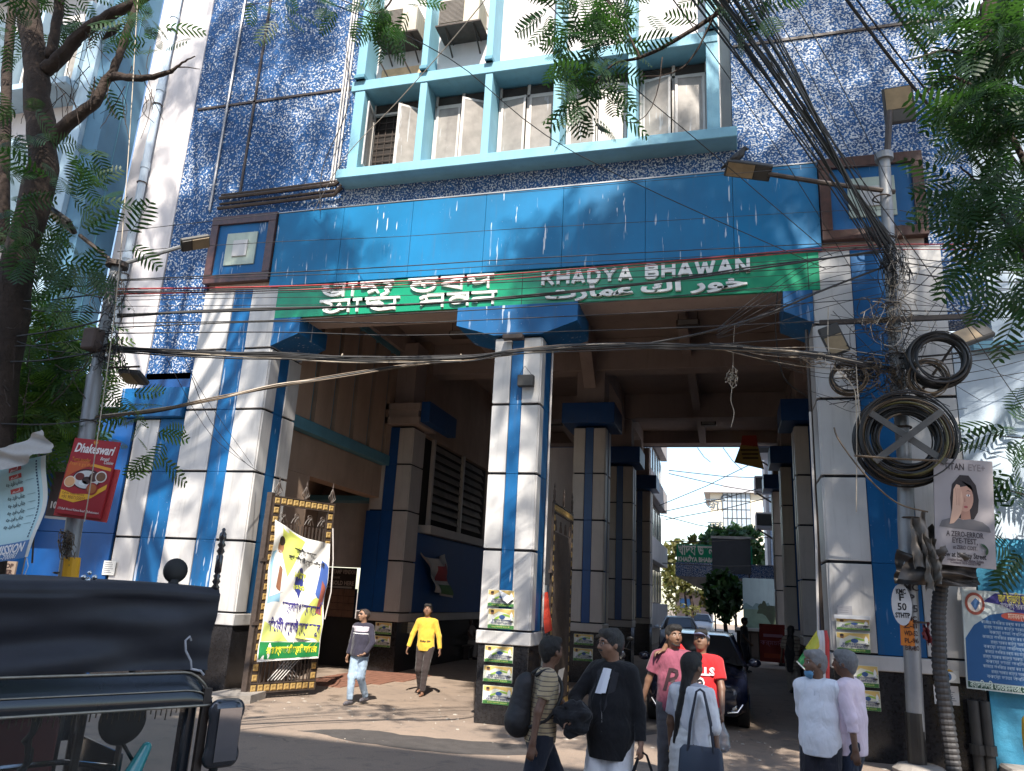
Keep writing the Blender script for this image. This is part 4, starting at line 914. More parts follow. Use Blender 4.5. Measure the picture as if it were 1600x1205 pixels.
def bgtree(label, Y, blobs, mat, trunk, size=.22, n=90, name='courtyard_tree', seed=1):
    c = at(trunk[0][0], trunk[0][1], Y); T = thing(name, label, 'tree', (c[0], Y, 0))
    mb = MB(); pts = [tuple(at(x, y, Y)) for x, y in trunk]; pts[0] = (pts[0][0], Y, 0); limb(mb, pts, .13, .06, 8, .03, seed); ob('trunk', mb, m_bark, T)
    bl = [(at(x, y, Y), (rx*Y/1203, rx*Y/1203*1.1, rz*Y/1203)) for x, y, rx, rz in blobs]
    leafcards('crown', T, mat, bl, n, size, seed); return T
bgtree('round dark green tree in front of the distant domed hall', 72, [(1128, 842, 26, 17), (1160, 840, 28, 18), (1185, 880, 14, 30), (1100, 848, 10, 12)], m_leaf2, [(1150, 950), (1145, 880)], .34, 260, seed=1)
bgtree('pale yellow green tree catching sun left of the compound name board', 58, [(1047, 872, 12, 24), (1062, 852, 11, 9), (1046, 905, 12, 14), (1082, 845, 8, 6)], m_leafy, [(1075, 955), (1068, 900)], .3, 260, seed=2)
bgtree('small crooked brownish tree under the compound name board', 50, [(1052, 925, 18, 18), (1085, 918, 22, 12), (1065, 908, 20, 10), (1102, 930, 10, 12), (1100, 945, 10, 6)], m_leafb, [(1084, 960), (1080, 935), (1072, 915)], .16, 300, seed=3)
bgtree('dark drooping narrow tree standing beside the painted wall', 37, [(1128, 920, 26, 26), (1130, 945, 24, 22), (1120, 905, 16, 12), (1145, 930, 16, 26)], m_leaf2, [(1135, 1000), (1133, 950)], .2, 600, seed=4)
T = thing('hedge', 'bright sunlit hedge along the compound drive', 'hedge', tuple(at(1055, 955, 49.6))); c = at(1052, 952, 49.6); leafcards('foliage', T, m_leafy, [((c[0]+k*.7-1, 49.6, c[2]), (.6, .5, .35)) for k in range(4)], 400, .1, 8)
# ---------------------------------------------------------------- ornate gates
def gate(label, p0, p1, h, ntile, banner_side):
    T = thing('metal_gate', label, 'gate', (p0[0], p0[1], 0)); d = np.array(p1)-np.array(p0); L = float(np.linalg.norm(d)); d = d/L; z0 = .1
    fr = frame((p0[0], p0[1], z0), (d[0], d[1], 0), (0, 0, 1)); m = Matrix([list(r) for r in fr])
    def add(name, mb, mat, label=None, kind=None): return ob(name, mb.xf(m), mat, T, label=label, kind=kind)
    f = MB()
    for q in ((0, .02, 0, h), (.14, .16, 0, h), (L-.16, L-.14, 0, h), (L-.02, L, 0, h)): f.box(q[0], q[1], q[2], q[3], -.02, .02)
    for z in (.0, .15, h-.17, h-.02): f.box(0, L, z, z+.02, -.022, .022)
    add('frame', f, m_iron)
    add('mesh_backing', MB().box(.01, .15, 0, h, -.006, .0).box(L-.15, L-.01, 0, h, -.006, .0).box(.15, L-.15, .01, .15, -.006, 0).box(.15, L-.15, h-.15, h-.02, -.006, 0), m_iron)
    proto = None
    def tile(u, v):
        nonlocal proto
        if proto is None:
            b = MB(); s = .055; N = []
            for sg in (1, -1):
                b.add([(-s, -s, sg*.012), (s, -s, sg*.012), (s, s, sg*.012), (-s, s, sg*.012), (-s*.6, -s*.6, sg*.024), (s*.6, -s*.6, sg*.024), (s*.6, s*.6, sg*.024), (-s*.6, s*.6, sg*.024), (0, 0, sg*.014)], [(0, 1, 5, 4), (1, 2, 6, 5), (2, 3, 7, 6), (3, 0, 4, 7), (4, 5, 8), (5, 6, 8), (6, 7, 8), (7, 4, 8)])
            b.box(-s, s, -s, s, -.011, .011); proto = bpy.data.meshes.new('rosette_tile'); proto.from_pydata(b.v, [], b.f); proto.materials.append(m_gold)
        o = link('rosette_tile', proto, T); o.matrix_parent_inverse = Matrix(); R3 = m.to_3x3().to_4x4(); off = m @ Vector((u, v, 0))-Vector((p0[0], p0[1], 0)); o.matrix_basis = Matrix.Translation(off) @ R3
    nv = int(h/.168)
    for k in range(nv): tile(.08, .08+k*(h-.17)/(nv-1)); tile(L-.08, .08+k*(h-.17)/(nv-1))
    nu = int((L-.3)/.128)
    for k in range(nu): tile(.16+.06+(L-.44)*k/(nu-1), .085); tile(.16+.06+(L-.44)*k/(nu-1), h-.085)
    nb = int((L-.34)/.085)
    for k in range(nb+1):
        u = .2+(L-.4)*k/nb; add('bar', MB().box(u-.011, u+.011, .16, h-.5, -.01, .01), m_iron)
    lat = MB()
    for k in range(-8, 14):
        for sg in (1, -1):
            a = L*.3+k*.07; pts = []
            for t in (0, 1):
                u = a+sg*t*.45; pts.append((u, .2+.45*t, .015*sg))
            if min(pts[0][0], pts[1][0]) > L*.25 and max(pts[0][0], pts[1][0]) < L*.78: lat.tube(pts, .007, 4)
    if lat.v: add('lattice', lat, m_frame)
    sc = MB()
    for k in range(4):
        u = .25+(L-.5)*k/3
        for sg in (1, -1):
            pts = [(u+sg*(.02+.09*t/10*math.cos(t*.6)), h-.47+.26*math.sin(t*.16*math.pi/1.6)*1.0*(t/10), 0) for t in range(11)]; sc.tube(pts, .009, 4)
        sc.ring((u, h-.33, 0), .05, .008, 12, 4, (0, 0, 1))
    add('scrollwork', sc, m_iron)
    for u in (.08, L/2, L-.08):
        fb = MB(); s = 1.15 if u > L*.7 else 1
        fb.lathe([(.012, 0), (.03, .02), (.012, .06), (.022, .2*s), (.01, .24*s), (.016, .27*s), (.004, .36*s)], (u, -0.0, h), 8, 'z')
        fb2 = MB()
        for sg in (1, -1):
            for r_ in (.05, .085):
                fb2.tube([(u+sg*r_*math.sin(t/8*math.pi), h+.02+.24*s*(t/8)*(.7 if r_ > .06 else 1), 0) for t in range(9)], .008, 4)
        fb3 = MB(); fb3.tube([(u, h, 0), (u, h+.02, 0), (u, h+.06, 0), (u, h+.2*s, 0), (u, h+.25*s, 0), (u, h+.28*s, 0), (u, h+.36*s, 0)], [.02, .03, .012, .024, .01, .018, .003], 8)
        add('finial', fb3, m_iron); add('finial_scroll', fb2, m_iron)
    for v in (h*.34, h*.66): add('hinge', MB().box(-.1, .02, v-.03, v+.03, -.03, .03), m_iron)
    return T, fr, L
GT, gfr, gL = gate('open brass tiled iron gate leaf at the left, half covered by a campaign banner', (-8.15, 12.62), (-7.58, 13.9), 3.45, 18, 1)
GT2, gfr2, gL2 = gate('open iron gate leaf seen nearly edge on behind the middle column', (-2.98, 13.25), (-3.02, 15.2), 3.5, 18, 1)
ob('gate_post', MB().box(-8.26, -8.16, 12.56, 12.68, .1, 3.6), m_iron, GT)
# campaign banner on the left gate
T = thing('campaign_banner', 'yellow white and green campaign banner tied across the left gate', 'banner', (-7.9, 13.2, 1.5))
def quadframe(tl, tr, br, bl, Yl, Yr):
    P = [np.array(at(*tl, Yl)), np.array(at(*tr, Yr)), np.array(at(*br, Yr)), np.array(at(*bl, Yl))]; return P
TLp, TRp, BRp, BLp = quadframe((428, 812), (516, 850), (494, 1028), (399, 1034), 12.6, 13.75)
cen = (TLp+TRp+BRp+BLp)/4; ux = (TRp+BRp)/2-(TLp+BLp)/2; bw_ = float(np.linalg.norm(ux)); ux /= bw_; uy = (TLp+TRp)/2-(BLp+BRp)/2; uy -= ux*np.dot(ux, uy); bh_ = float(np.linalg.norm(uy)); uy /= bh_
nn_ = np.cross(ux, uy); cen = cen+nn_*.05
bfr = frame(tuple(cen), tuple(ux), tuple(uy))
def bfn(co):
    co = np.array(co, float); u, v = co[:, 0]/bw_+.5, co[:, 1]/bh_+.5
    m = np.array(bfr)
    W_ = ((1-u)*(1-v))[:, None]*BLp+(u*(1-v))[:, None]*BRp+(u*v)[:, None]*TRp+((1-u)*v)[:, None]*TLp
    sag = -.10*np.sin(np.clip(u, 0, 1)*math.pi)*np.clip(v-.55, 0, 1)*2
    W_[:, 2] += sag
    n = .03*np.sin((u*1.2+(1-v)*1.4)*9)*(.3+v)+.018*np.sin(u*14+v*3)+.012*np.sin((u-v)*21)
    W_ = W_+nn_*(.05+n+co[:, 2])[:, None]
    L_ = (W_-m[:3, 3])@m[:3, :3]
    return L_
banner(T, bfr, bw_, bh_, ink(228, 226, 220), bfn, 26)
def bp(name, pts, c, lift, sub=None):     # printed shape draped on the banner: fine grid clipped to polygon by scanlines
    pts = [(u*bw_-bw_/2, v*bh_-bh_/2) for u, v in pts]; mb = MB(); vs = [p[1] for p in pts]; n = 14; a = min(vs); b = max(vs); rows = []
    for k in range(n+1):
        v = a+(b-a)*(k+(.02 if k == 0 else -.02 if k == n else 0))/n; xs = []
        for i in range(len(pts)):
            p, q = pts[i], pts[(i+1) % len(pts)]
            if (p[1] <= v < q[1]) or (q[1] <= v < p[1]): xs.append(p[0]+(q[0]-p[0])*(v-p[1])/(q[1]-p[1]))
        if len(xs) >= 2: rows.append((v, min(xs), max(xs)))
    V = []; F = []; mcol = 10
    for v, xa, xb in rows:
        for i in range(mcol+1): V.append((xa+(xb-xa)*i/mcol, v, lift))
    for j in range(len(rows)-1):
        for i in range(mcol): F.append((j*(mcol+1)+i, j*(mcol+1)+i+1, (j+1)*(mcol+1)+i+1, (j+1)*(mcol+1)+i))
    V = bfn(np.array(V)); m = np.array(bfr); V = V@m[:3, :3].T+m[:3, 3]; mb.add(list(V), F); return ob(name, mb, c, T, smooth=True)
bp('print', [(.12, .99), (.55, .97), (.42, .80), (.30, .62), (.22, .75)], ink(196, 203, 100), .004)
bp('print', [(.55, .15), (.98, .14), (.98, .55), (.80, .50), (.62, .34)], ink(205, 211, 110), .004)
bp('print', [(.02, .14), (.45, .14), (.30, .22), (.02, .28)], ink(203, 212, 120), .004)
bp('print', [(.02, .40), (.24, .42), (.20, .62), (.10, .80), (.02, .78)], ink(150, 195, 220), .004)
bp('green_strip', [(0.01, .015), (.99, .015), (.99, .135), (.01, .135)], ink(20, 120, 60), .005)
bp('portrait_shirt', [(.04, .45), (.26, .50), (.24, .72), (.17, .82), (.08, .78)], ink(225, 222, 218), .006)
bp('portrait_face', ell(.165, .845, .055, .055, 14), ink(150, 105, 75), .007); bp('portrait_hair', ell(.165, .885, .058, .035, 14), ink(50, 38, 34), .008)
bp('portrait_arm', [(.14, .52), (.22, .50), (.22, .68), (.17, .70)], ink(140, 95, 70), .008)
bp('portrait_shirt', [(.80, .52), (.98, .45), (.99, .80), (.86, .84)], ink(70, 100, 170), .006); bp('portrait_arm', [(.86, .38), (.96, .36), (.97, .6), (.89, .66)], ink(160, 90, 75), .008)
bp('emblem', ell(.52, .62, .085, .11, 18), ink(40, 50, 120), .007); bp('emblem_tip', [(.44, .60), (.60, .60), (.53, .47)], ink(40, 50, 120), .006)
def bt(s, v, size, w, c, u=.5, bold=.004): text('lettering', s, bfr, size, c, T, (u-.5)*bw_, (v-.5)*bh_, .0005, w*bw_, .012, bold, fn=bfn)
navy = ink(45, 35, 110); blk = ink(35, 35, 40)
bt('কেন্দ্রীয় সরকারের', .86, .12, .40, blk, .56); bt('দেশ বিরোধী শ্রমিক বিরোধী', .785, .12, .62, blk, .60)
bt('১০ই মার্চ', .66, .15, .24, ink(190, 195, 60), .52, .006); bt('২০২৩', .56, .14, .2, ink(190, 195, 60), .52, .006)
bt('কর্মনাশা ও কর্মসংস্কৃতি', .40, .2, .66, navy, .62, .008); bt('বিরোধী ধর্মঘট ব্যর্থ করুন', .245, .24, .86, navy, .52, .010)
bt('পঃ বঃ রাজ্য সরকারী কর্মচারী ফেডারেশন', .075, .15, .86, ink(235, 225, 60), .53, .008)
ob('rope', MB().tube([tuple(TRp+np.array([.02, 0, .3])), tuple(TRp+np.array([.1, 0, -.3])), tuple(TRp+np.array([.13, .0, -.9])), tuple(TRp+np.array([.06, 0, -1.4]))], .012, 5), m_frame, T)
# notice board on the middle gate
T = thing('notice_board', 'tall grey printed notice board leaning on the middle gate leaf', 'notice board', (-2.9, 13.8, .5))
a, b, c, d = at(846, 907, 13.55), at(870, 909, 14.7), at(866, 1082, 14.7), at(848, 1060, 13.55)
fr = frame(tuple((a+b+c+d)/4+np.array([.04, 0, 0])), tuple((b-a)/np.linalg.norm(b-a)*np.array([1, 1, 0])), (0, 0, 1)); w_ = float(np.linalg.norm((b-a)[:2])); h_ = float(a[2]-d[2])
ob('board', patch(fr, rect(-w_/2, w_/2, -h_/2, h_/2), 0, .02), M('grey_notice', (.33, .37, .40), .5, .1, 3), T)
for k in range(22):
    ww = random.uniform(.55, .85)*w_
    ob('text_line', patch(fr, rect(-ww/2, ww/2, h_/2-.35-.10*k, h_/2-.315-.10*k) if k > 1 else rect(-ww/3, ww/3, h_/2-.2-.14*k, h_/2-.1-.14*k), .004), ink(90, 100, 110), T)
T = thing('red_flag', 'folded orange red flag tied to the middle gate', 'flag', tuple(at(850, 960, 13.3)))
p = [at(846, 930, 13.2), at(853, 925, 13.2), at(860, 985, 13.2), at(851, 990, 13.2)]
ob('cloth', MB().add([tuple(q) for q in p]+[tuple(q+np.array([.02, .06, 0])) for q in p], [(0, 1, 2, 3), (7, 6, 5, 4), (0, 4, 5, 1), (1, 5, 6, 2), (2, 6, 7, 3), (3, 7, 4, 0)]), ink(190, 60, 40), T)
# ---------------------------------------------------------------- small printed posters
PO = None
def poster(x0, x1, y0, y1, Y, label):
    global PO
    a, b = at(x0, y0, Y), at(x1, y1, Y); c = (a+b)/2; sx = (b[0]-a[0])/.5; sz = (a[2]-b[2])/.36
    loc = (c[0], Y, c[2])
    if PO is None:
        T = thing('poster', label, 'poster', loc, 'green and yellow campaign posters'); PO = T
        fr = frame(loc, (1, 0, 0), (0, 0, 1))
        ob('paper', patch(fr, rect(-.25, .25, -.18, .18), .003, .004), ink(205, 205, 190), T)
        ob('print', patch(fr, [(-.24, .17), (.24, .17), (.24, .03), (.1, .1), (-.05, .13), (-.15, .06), (-.24, .08)], .0045), ink(205, 175, 105), T)
        ob('green_strip', patch(fr, rect(-.245, .245, -.178, -.115), .0045), ink(60, 115, 55), T)
        ob('print', patch(fr, [(-.22, -.11), (-.1, .02), (.05, .09), (.2, .06), (.24, .0), (.2, .02), (.04, .06), (-.08, -.02), (-.16, -.11)], .0055), ink(140, 175, 70), T)
        ob('emblem', patch(fr, ell(.02, .03, .055, .04, 14), .0065), ink(50, 80, 130), T)
        ob('portrait_body', patch(fr, [(-.22, -.1), (-.12, -.1), (-.13, .03), (-.17, .07), (-.2, .03)], .0065), ink(215, 215, 210), T)
        ob('portrait_head', patch(fr, ell(-.165, .105, .03, .038, 12), .0075), ink(120, 85, 62), T); ob('portrait_hair', patch(fr, ell(-.165, .128, .031, .022, 10), .0085), ink(40, 32, 30), T)
        ob('figure', patch(fr, [(.17, -.02), (.21, -.02), (.22, .07), (.19, .13), (.165, .07)], .0065), ink(225, 225, 225), T)
        ob('print', patch(fr, ell(.19, -.045, .045, .018, 10), .007), ink(60, 60, 45), T)
        text('lettering', 'কর্মনাশা ও কর্মসংস্কৃতি', fr, .06, ink(60, 70, 110), T, .01, -.035, .0003, .36, .0085, .001)
        text('lettering', 'বিরোধী ধর্মঘট ব্যর্থ করুন', fr, .06, ink(60, 70, 110), T, .01, -.085, .0003, .40, .0085, .001)
        text('lettering', 'রাজ্য সরকারী কর্মচারী', fr, .03, ink(200, 205, 120), T, 0, -.147, .0003, .34, .0085)
        T.scale = (sx, 1, sz); return T
    c_ = copy_tree(PO, None, None, label); c_.location = loc; c_.scale = (sx, 1, sz); return c_
CF, PF = 12.52, 12.572
poster(763, 803, 950, 984, CF, 'campaign poster on the lowest white panel of the middle column')
tp = poster(763, 803, 921, 949, CF-.002, 'upper torn campaign poster on the middle column with a corner folded down')
poster(758, 801, 1008, 1037, PF, 'top poster of the three on the black base of the middle column')
poster(756, 800, 1039, 1068, PF, 'middle poster of the three on the black base of the middle column')
poster(755, 800, 1070, 1103, PF, 'lowest poster of the three on the black base of the middle column')
poster(897, 927, 990, 1009, 19.99, 'upper poster on the base of the second column in the passage')
poster(896, 926, 1012, 1034, 19.99, 'lower poster on the base of the second column in the passage')
poster(587, 611, 972, 992, 18.69, 'upper poster on the base of the blue pier by the ticket booth')
poster(585, 609, 993, 1012, 18.69, 'lower poster on the base of the blue pier by the ticket booth')
poster(1306, 1361, 987, 1021, CF, 'poster on the lowest white panel of the right pier')
poster(1306, 1360, 966, 986, CF-.002, 'partly covered poster under a paper flap on the right pier')
poster(1326, 1374, 1038, 1075, PF-.044, 'upper poster on the black base of the right pier behind the standing men')
poster(1333, 1377, 1077, 1112, PF, 'lower poster on the black base of the right pier behind the standing men')
T = thing('paper_flap', 'white folded paper corner hanging from the torn poster on the middle column', 'paper', tuple(at(790, 930, 12.5)))
fr = frame(tuple(at(790, 930, 12.505)), (1, 0, 0), (0, 0, 1)); mp = [(-.12, .10), (.16, -.08), (.05, -.10), (.0, -.06)]
ob('sheet', MB().add([tuple(at(779, 921, 12.50)), tuple(at(803, 935, 12.47)), tuple(at(793, 943, 12.45)), tuple(at(786, 938, 12.47)), tuple(at(779, 921, 12.505)), tuple(at(803, 935, 12.475)), tuple(at(793, 943, 12.455)), tuple(at(786, 938, 12.475))], [(0, 1, 2, 3), (7, 6, 5, 4), (0, 4, 5, 1), (1, 5, 6, 2), (2, 6, 7, 3), (3, 7, 4, 0)]), ink(225, 225, 225), T)
T = thing('paper_flap', 'white paper strip across the top of the poster on the right pier', 'paper', tuple(at(1333, 965, 12.5)))
a, b = at(1303, 960, 12.49), at(1360, 969, 12.49); ob('sheet', MB().box(a[0], b[0], 12.47, 12.475, b[2], a[2]).box(a[0], b[0], 12.475, 12.515, b[2], b[2]+.004), ink(220, 220, 220), T)
def notice(x0, x1, y0, y1, Y, label, c=(200, 200, 195), lines=6):
    a, b = at(x0, y0, Y), at(x1, y1, Y); T = thing('notice', label, 'notice', tuple((a+b)/2)); w, h = b[0]-a[0], a[2]-b[2]
    fr = frame(tuple((a+b)/2), (1, 0, 0), (0, 0, 1)); ob('paper', patch(fr, rect(-w/2, w/2, -h/2, h/2), .003, .003), ink(*c), T)
    for k in range(lines): ob('text_line', patch(fr, rect(-w*.38, w*random.uniform(.1, .4), h/2-h*(k+1)/(lines+1.2)-h*.025, h/2-h*(k+1)/(lines+1.2)+h*.025), .0045), ink(120, 120, 125), T)
    return T
notice(163, 178, 876, 899, 12.6, 'small white paper notice on the blue wall left of the left pier')
notice(1458, 1500, 1070, 1103, 12.56, 'white torn notice on the black base near the ridged black conduit', (190, 190, 190), 8)
T = notice(1458, 1500, 1046, 1068, 12.53, 'small painted eye emblem on the white band of the right pier', (205, 205, 200), 0)
fr = frame(tuple(at(1478, 1057, 12.525)), (1, 0, 0), (0, 0, 1))
ob('emblem', patch(fr, ell(0, 0, .13, .07), .004), ink(235, 235, 230), T); ob('emblem', patch(fr, ell(0.02, 0, .05, .055), .006), ink(60, 110, 160), T); ob('emblem', patch(fr, ell(.02, 0, .02, .025), .0075), ink(30, 30, 35), T); ob('emblem', patch(fr, [(-.15, -.05), (-.08, .05), (.05, .095), (.1, .07), (0, .08), (-.1, .0)], .007), ink(220, 170, 50), T)
notice(1308, 1332, 946, 962, 12.5, 'faded grey rubbed out notice on the right pier', (150, 150, 155), 3)
notice(635, 646, 972, 990, 19.4, 'narrow pale paper notice on the dark base behind the man in yellow', (150, 145, 120), 3)
# hanging banner in the passage, left side
T = thing('hanging_banner', 'white and red printed banner drooping from the dark blue wall of the passage', 'banner', tuple(at(680, 900, 20)))
P4 = [np.array(atx(657, 863, -8.0)), np.array(atx(698, 866, -8.0)), np.array(atx(702, 935, -8.0)), np.array(atx(676, 925, -8.0))]
def q4(u, v): return (1-u)*(1-v)*P4[3]+u*(1-v)*P4[2]+u*v*P4[1]+(1-u)*v*P4[0]+np.array([.10*math.sin(u*9+v*3)+.05+.05*math.sin(v*11), 0, -.15*math.sin(u*math.pi)*v])
ob('cloth', MB().grid(lambda u, v: q4(u, v), 14, 14), ink(175, 170, 165), T, smooth=True)
ob('print', MB().grid(lambda u, v: q4(.45+.5*u, .40+.4*v)+np.array([.012, 0, 0]), 8, 8), ink(150, 70, 75), T, smooth=True); ob('print', MB().grid(lambda u, v: q4(.4+.5*u, .05+.25*v)+np.array([.012, 0, 0]), 8, 8), ink(80, 110, 75), T, smooth=True)
# ---------------------------------------------------------------- left lamp pole with its signs
def led_lamp(T, c, ax, up, L, W_, t=.05, lens=True):
    ax = Vector(ax).normalized(); up = Vector(up).normalized(); sd_ = up.cross(ax).normalized(); up = ax.cross(sd_)
    m = Matrix(((ax.x, sd_.x, up.x, c[0]), (ax.y, sd_.y, up.y, c[1]), (ax.z, sd_.z, up.z, c[2]), (0, 0, 0, 1)))
    ob('lamp_head', MB().box(-L/2, L/2, -W_/2, W_/2, 0, t, .012).xf(m), M('lamp_housing', (.035, .033, .032), .5, .2, 4), T)
    ob('lamp_lens', MB().box(-L*.46, L*.12, -W_*.42, W_*.42, -.008, -.001).xf(m), M('amber_lens', (.26, .19, .11), .3, .2, 7), T)
    ob('lamp_plate', MB().box(L*.15, L*.46, -W_*.42, W_*.42, -.008, -.001).xf(m), M('lamp_plate', (.05, .045, .04), .5), T)
LPY = 6.0; pb = at(104, 905, LPY); pt = at(183, 415, LPY)
T = thing('lamp_pole', 'slim silver lamp pole with two arms beside the left tree', 'street lamp', (pb[0], LPY, 0))
ob('pole', MB().tube([(pb[0], LPY, 0), tuple(pb), (pt[0], LPY, pt[2]-1.2)], .075, 14).tube([(pt[0], LPY, pt[2]-1.2), tuple(pt)], .055, 14), m_pole, T, smooth='auto')
ob('cap', MB().tube([(pt[0], LPY, pt[2]-.02), (pt[0], LPY, pt[2]+.03)], .11, 14), m_iron, T)
l1, l2 = at(125, 368, LPY), at(62, 322, LPY); ob('arm', MB().tube([tuple(pt), tuple(l1)], .022, 8), m_iron, T); led_lamp(T, tuple((l1+l2)/2), l1-l2, (0, .45, 1), .42, .2)
l1, l2 = at(282, 386, LPY+.2), at(330, 378, LPY+.4); ob('arm', MB().tube([tuple(pt), tuple(l1)], .022, 8), m_pole, T); led_lamp(T, tuple((l1+l2)/2), l1-l2, (0, .5, 1), .30, .17)
for z in np.linspace(.5, 3.4, 9): ob('wire_tie', MB().ring((pb[0]+(pt[0]-pb[0])*z/pt[2], LPY, z), .08, .006, 12, 4, (0, .1, 1)), m_iron, T)
T2 = thing('flood_lamp', 'square flood lamp bracketed to the left pole pointing down at the road', 'lamp', tuple(at(205, 590, LPY)))
led_lamp(T2, tuple(at(207, 592, LPY+.1)), (1, 0, -.1), (.1, .45, 1), .26, .2); ob('bracket', MB().tube([tuple(at(168, 575, LPY)), tuple(at(218, 573, LPY))], .012, 5).tube([tuple(at(200, 573, LPY)), tuple(at(202, 584, LPY))], .01, 4), m_iron, T2)
T2 = thing('junction_box', 'dusty brown junction box strapped high on the left pole', 'junction box', tuple(at(162, 535, LPY)))
ob('box', MB().box(*(lambda p: (p[0]-.09, p[0]+.07, LPY-.18, LPY-.04, p[2]-.12, p[2]+.1))(at(160, 535, LPY)), .015), M('dusty_brown_box', (.10, .07, .06), .8, .3, 6), T2)
# number paint on the pole
ob('painted_patch', MB().tube([tuple(at(112, 872, LPY)), tuple(at(108, 905, LPY))], .077, 14), ink(225, 165, 30), T)
# restaurant board
T = thing('restaurant_sign', 'red restaurant board with a food plate strapped to the left lamp pole', 'sign', tuple(at(135, 810, 5.85)))
c = at(136, 746, 5.84); a, b = at(104, 683, 5.84), at(173, 690, 5.84); ux = (b-a)/np.linalg.norm(b-a); d_ = at(98, 803, 5.84)-a; d_ -= ux*np.dot(ux, d_); hh = float(np.linalg.norm(d_)); uy = -d_/hh; ww = float(np.linalg.norm(b-a))
sf = frame(tuple(c), tuple(ux), tuple(uy))
ob('board', patch(sf, rect(-ww/2, ww/2, -hh/2, hh/2), 0, .02), ink(160, 28, 35), T)
ob('side_board', patch(sf, rect(-ww/2-.035, ww/2+.05, -hh/2-.025, hh/2-.25), -.03, .015), ink(185, 60, 60), T)
def sp(name, pts, c, l=.003): return ob(name, patch(sf, [(u*ww/2, v*hh/2) for u, v in pts], l), c, T)
sp('yellow_swoosh', [(-.97, -.62), (-.3, -.68), (.4, -.52), (.95, -.25), (.95, -.12), (.3, -.42), (-.4, -.46), (-.97, -.38)], ink(235, 175, 40))
sp('orange_swoosh', [(-.95, .32), (-.4, .42), (.0, .38), (.0, .3), (-.6, .1), (-.97, -.1)], ink(190, 85, 35))
sp('yellow_strip', [(.1, .37), (.95, .30), (.95, .22), (.1, .30)], ink(230, 160, 40))
sp('plate_rim', ell(0, -.05, .62, .27, 28), ink(70, 25, 25), .004); sp('plate', ell(0, -.06, .57, .235, 28), ink(205, 200, 195), .005)
for e, c_ in (((-.3, 0, .2, .1), (110, 40, 30)), ((.05, -.08, .22, .1), (60, 35, 30)), ((.3, .02, .2, .12), (80, 45, 35)), ((-.1, -.16, .18, .06), (225, 225, 220))): sp('food', ell(*e), ink(*c_), .006)
sp('bowl', ell(-.68, -.16, .25, .15), ink(235, 205, 175), .007); sp('bowl_fill', ell(-.68, -.16, .21, .125), ink(220, 160, 110), .008); sp('bowl', ell(.62, .05, .25, .15), ink(225, 215, 205), .007); sp('bowl_fill', ell(.62, .05, .2, .12), ink(120, 80, 50), .008)
sp('seal', ell(.36, -.28, .25, .16), ink(150, 45, 30), .008); sp('seal', ell(.36, -.28, .19, .12), ink(170, 95, 40), .009)
text('lettering', 'Dhakeswari', sf, .12, ink(235, 225, 220), T, 0, hh/2*.74, width=ww*.88, bold=.003, shear=.25)
text('lettering', 'Bengali', sf, .045, ink(235, 225, 220), T, ww*.28, hh/2*.52, width=ww*.2, shear=.4); text('lettering', 'Cuisine', sf, .045, ink(235, 225, 220), T, ww*.38, hh/2*.43, width=ww*.2, shear=.4)
text('lettering', 'Tumi moder', sf, .05, ink(215, 130, 50), T, -ww*.22, hh/2*.44, width=ww*.42); text('lettering', 'Pran e go ma', sf, .05, ink(215, 130, 50), T, -ww*.2, hh/2*.32, width=ww*.5)
text('lettering', 'Call for home delivery', sf, .03, ink(140, 70, 30), T, -ww*.2, -hh/2*.46, width=ww*.5); text('lettering', '+91 9007155015', sf, .045, ink(140, 70, 30), T, -ww*.18, -hh/2*.56, width=ww*.52)
text('lettering', '173 Rafi Ahmed Kidwai Road  @dhakeswari', sf, .03, ink(235, 220, 215), T, 0, -hh/2*.87, width=ww*.9)
sp('logo', ell(.0, .93, .1, .055), ink(215, 150, 50), .004); text('lettering', 'D', sf, .04, ink(150, 28, 35), T, 0, hh/2*.93, lift=.006)
# dark board behind it
T = thing('shop_board', 'dark brown shop board with a street number half hidden behind the red board', 'sign', tuple(at(90, 800, 6.3)))
f2 = frame(tuple(at(98, 775, 6.3)), (1, 0, -.05), (0, 0, 1)); ob('board', patch(f2, rect(-.17, .2, -.22, .24), 0, .015), ink(70, 52, 48), T); text('lettering', '101,', f2, .09, ink(220, 215, 210), T, -.06, -.10, bold=.004)
ob('white_edge', patch(f2, rect(-.17, .2, -.235, -.21), .003), ink(200, 195, 190), T)
# white and teal notice banner at the far left
T = thing('notice_banner', 'pale teal notice banner with red captions at the left edge under a torn grey sheet', 'banner', tuple(at(35, 870, 5.2)))
NY = 5.2; q = [np.array(at(-70, 748, NY)), np.array(at(74, 712, NY)), np.array(at(46, 870, NY)), np.array(at(-80, 890, NY))]
def nb(u, v, l=0): return tuple((1-u)*(1-v)*q[3]+u*(1-v)*q[2]+u*v*q[1]+(1-u)*v*q[0]+np.array([0, -.02*math.sin(u*7+v*2)-.015*math.sin(v*9)-l, 0])+np.array([.09*math.sin(v*math.pi)*u, 0, 0]))
ob('cloth', MB().grid(lambda u, v: nb(u, v), 16, 16), ink(178, 212, 214), T, smooth=True)
ob('border', MB().grid(lambda u, v: nb(.955+.045*u, v, .002), 3, 16), ink(215, 215, 205), T); ob('blue_strip', MB().grid(lambda u, v: nb(.955*u, .17*v, .004), 16, 3), ink(75, 120, 170), T)
for k in range(26): ob('dash', MB().grid(lambda u, v: nb(.905+.015*u, .2+.78*(k+.6*v)/26, .003), 1, 1), ink(40, 70, 100), T)
nf = lambda u0, v0: (lambda co: co)
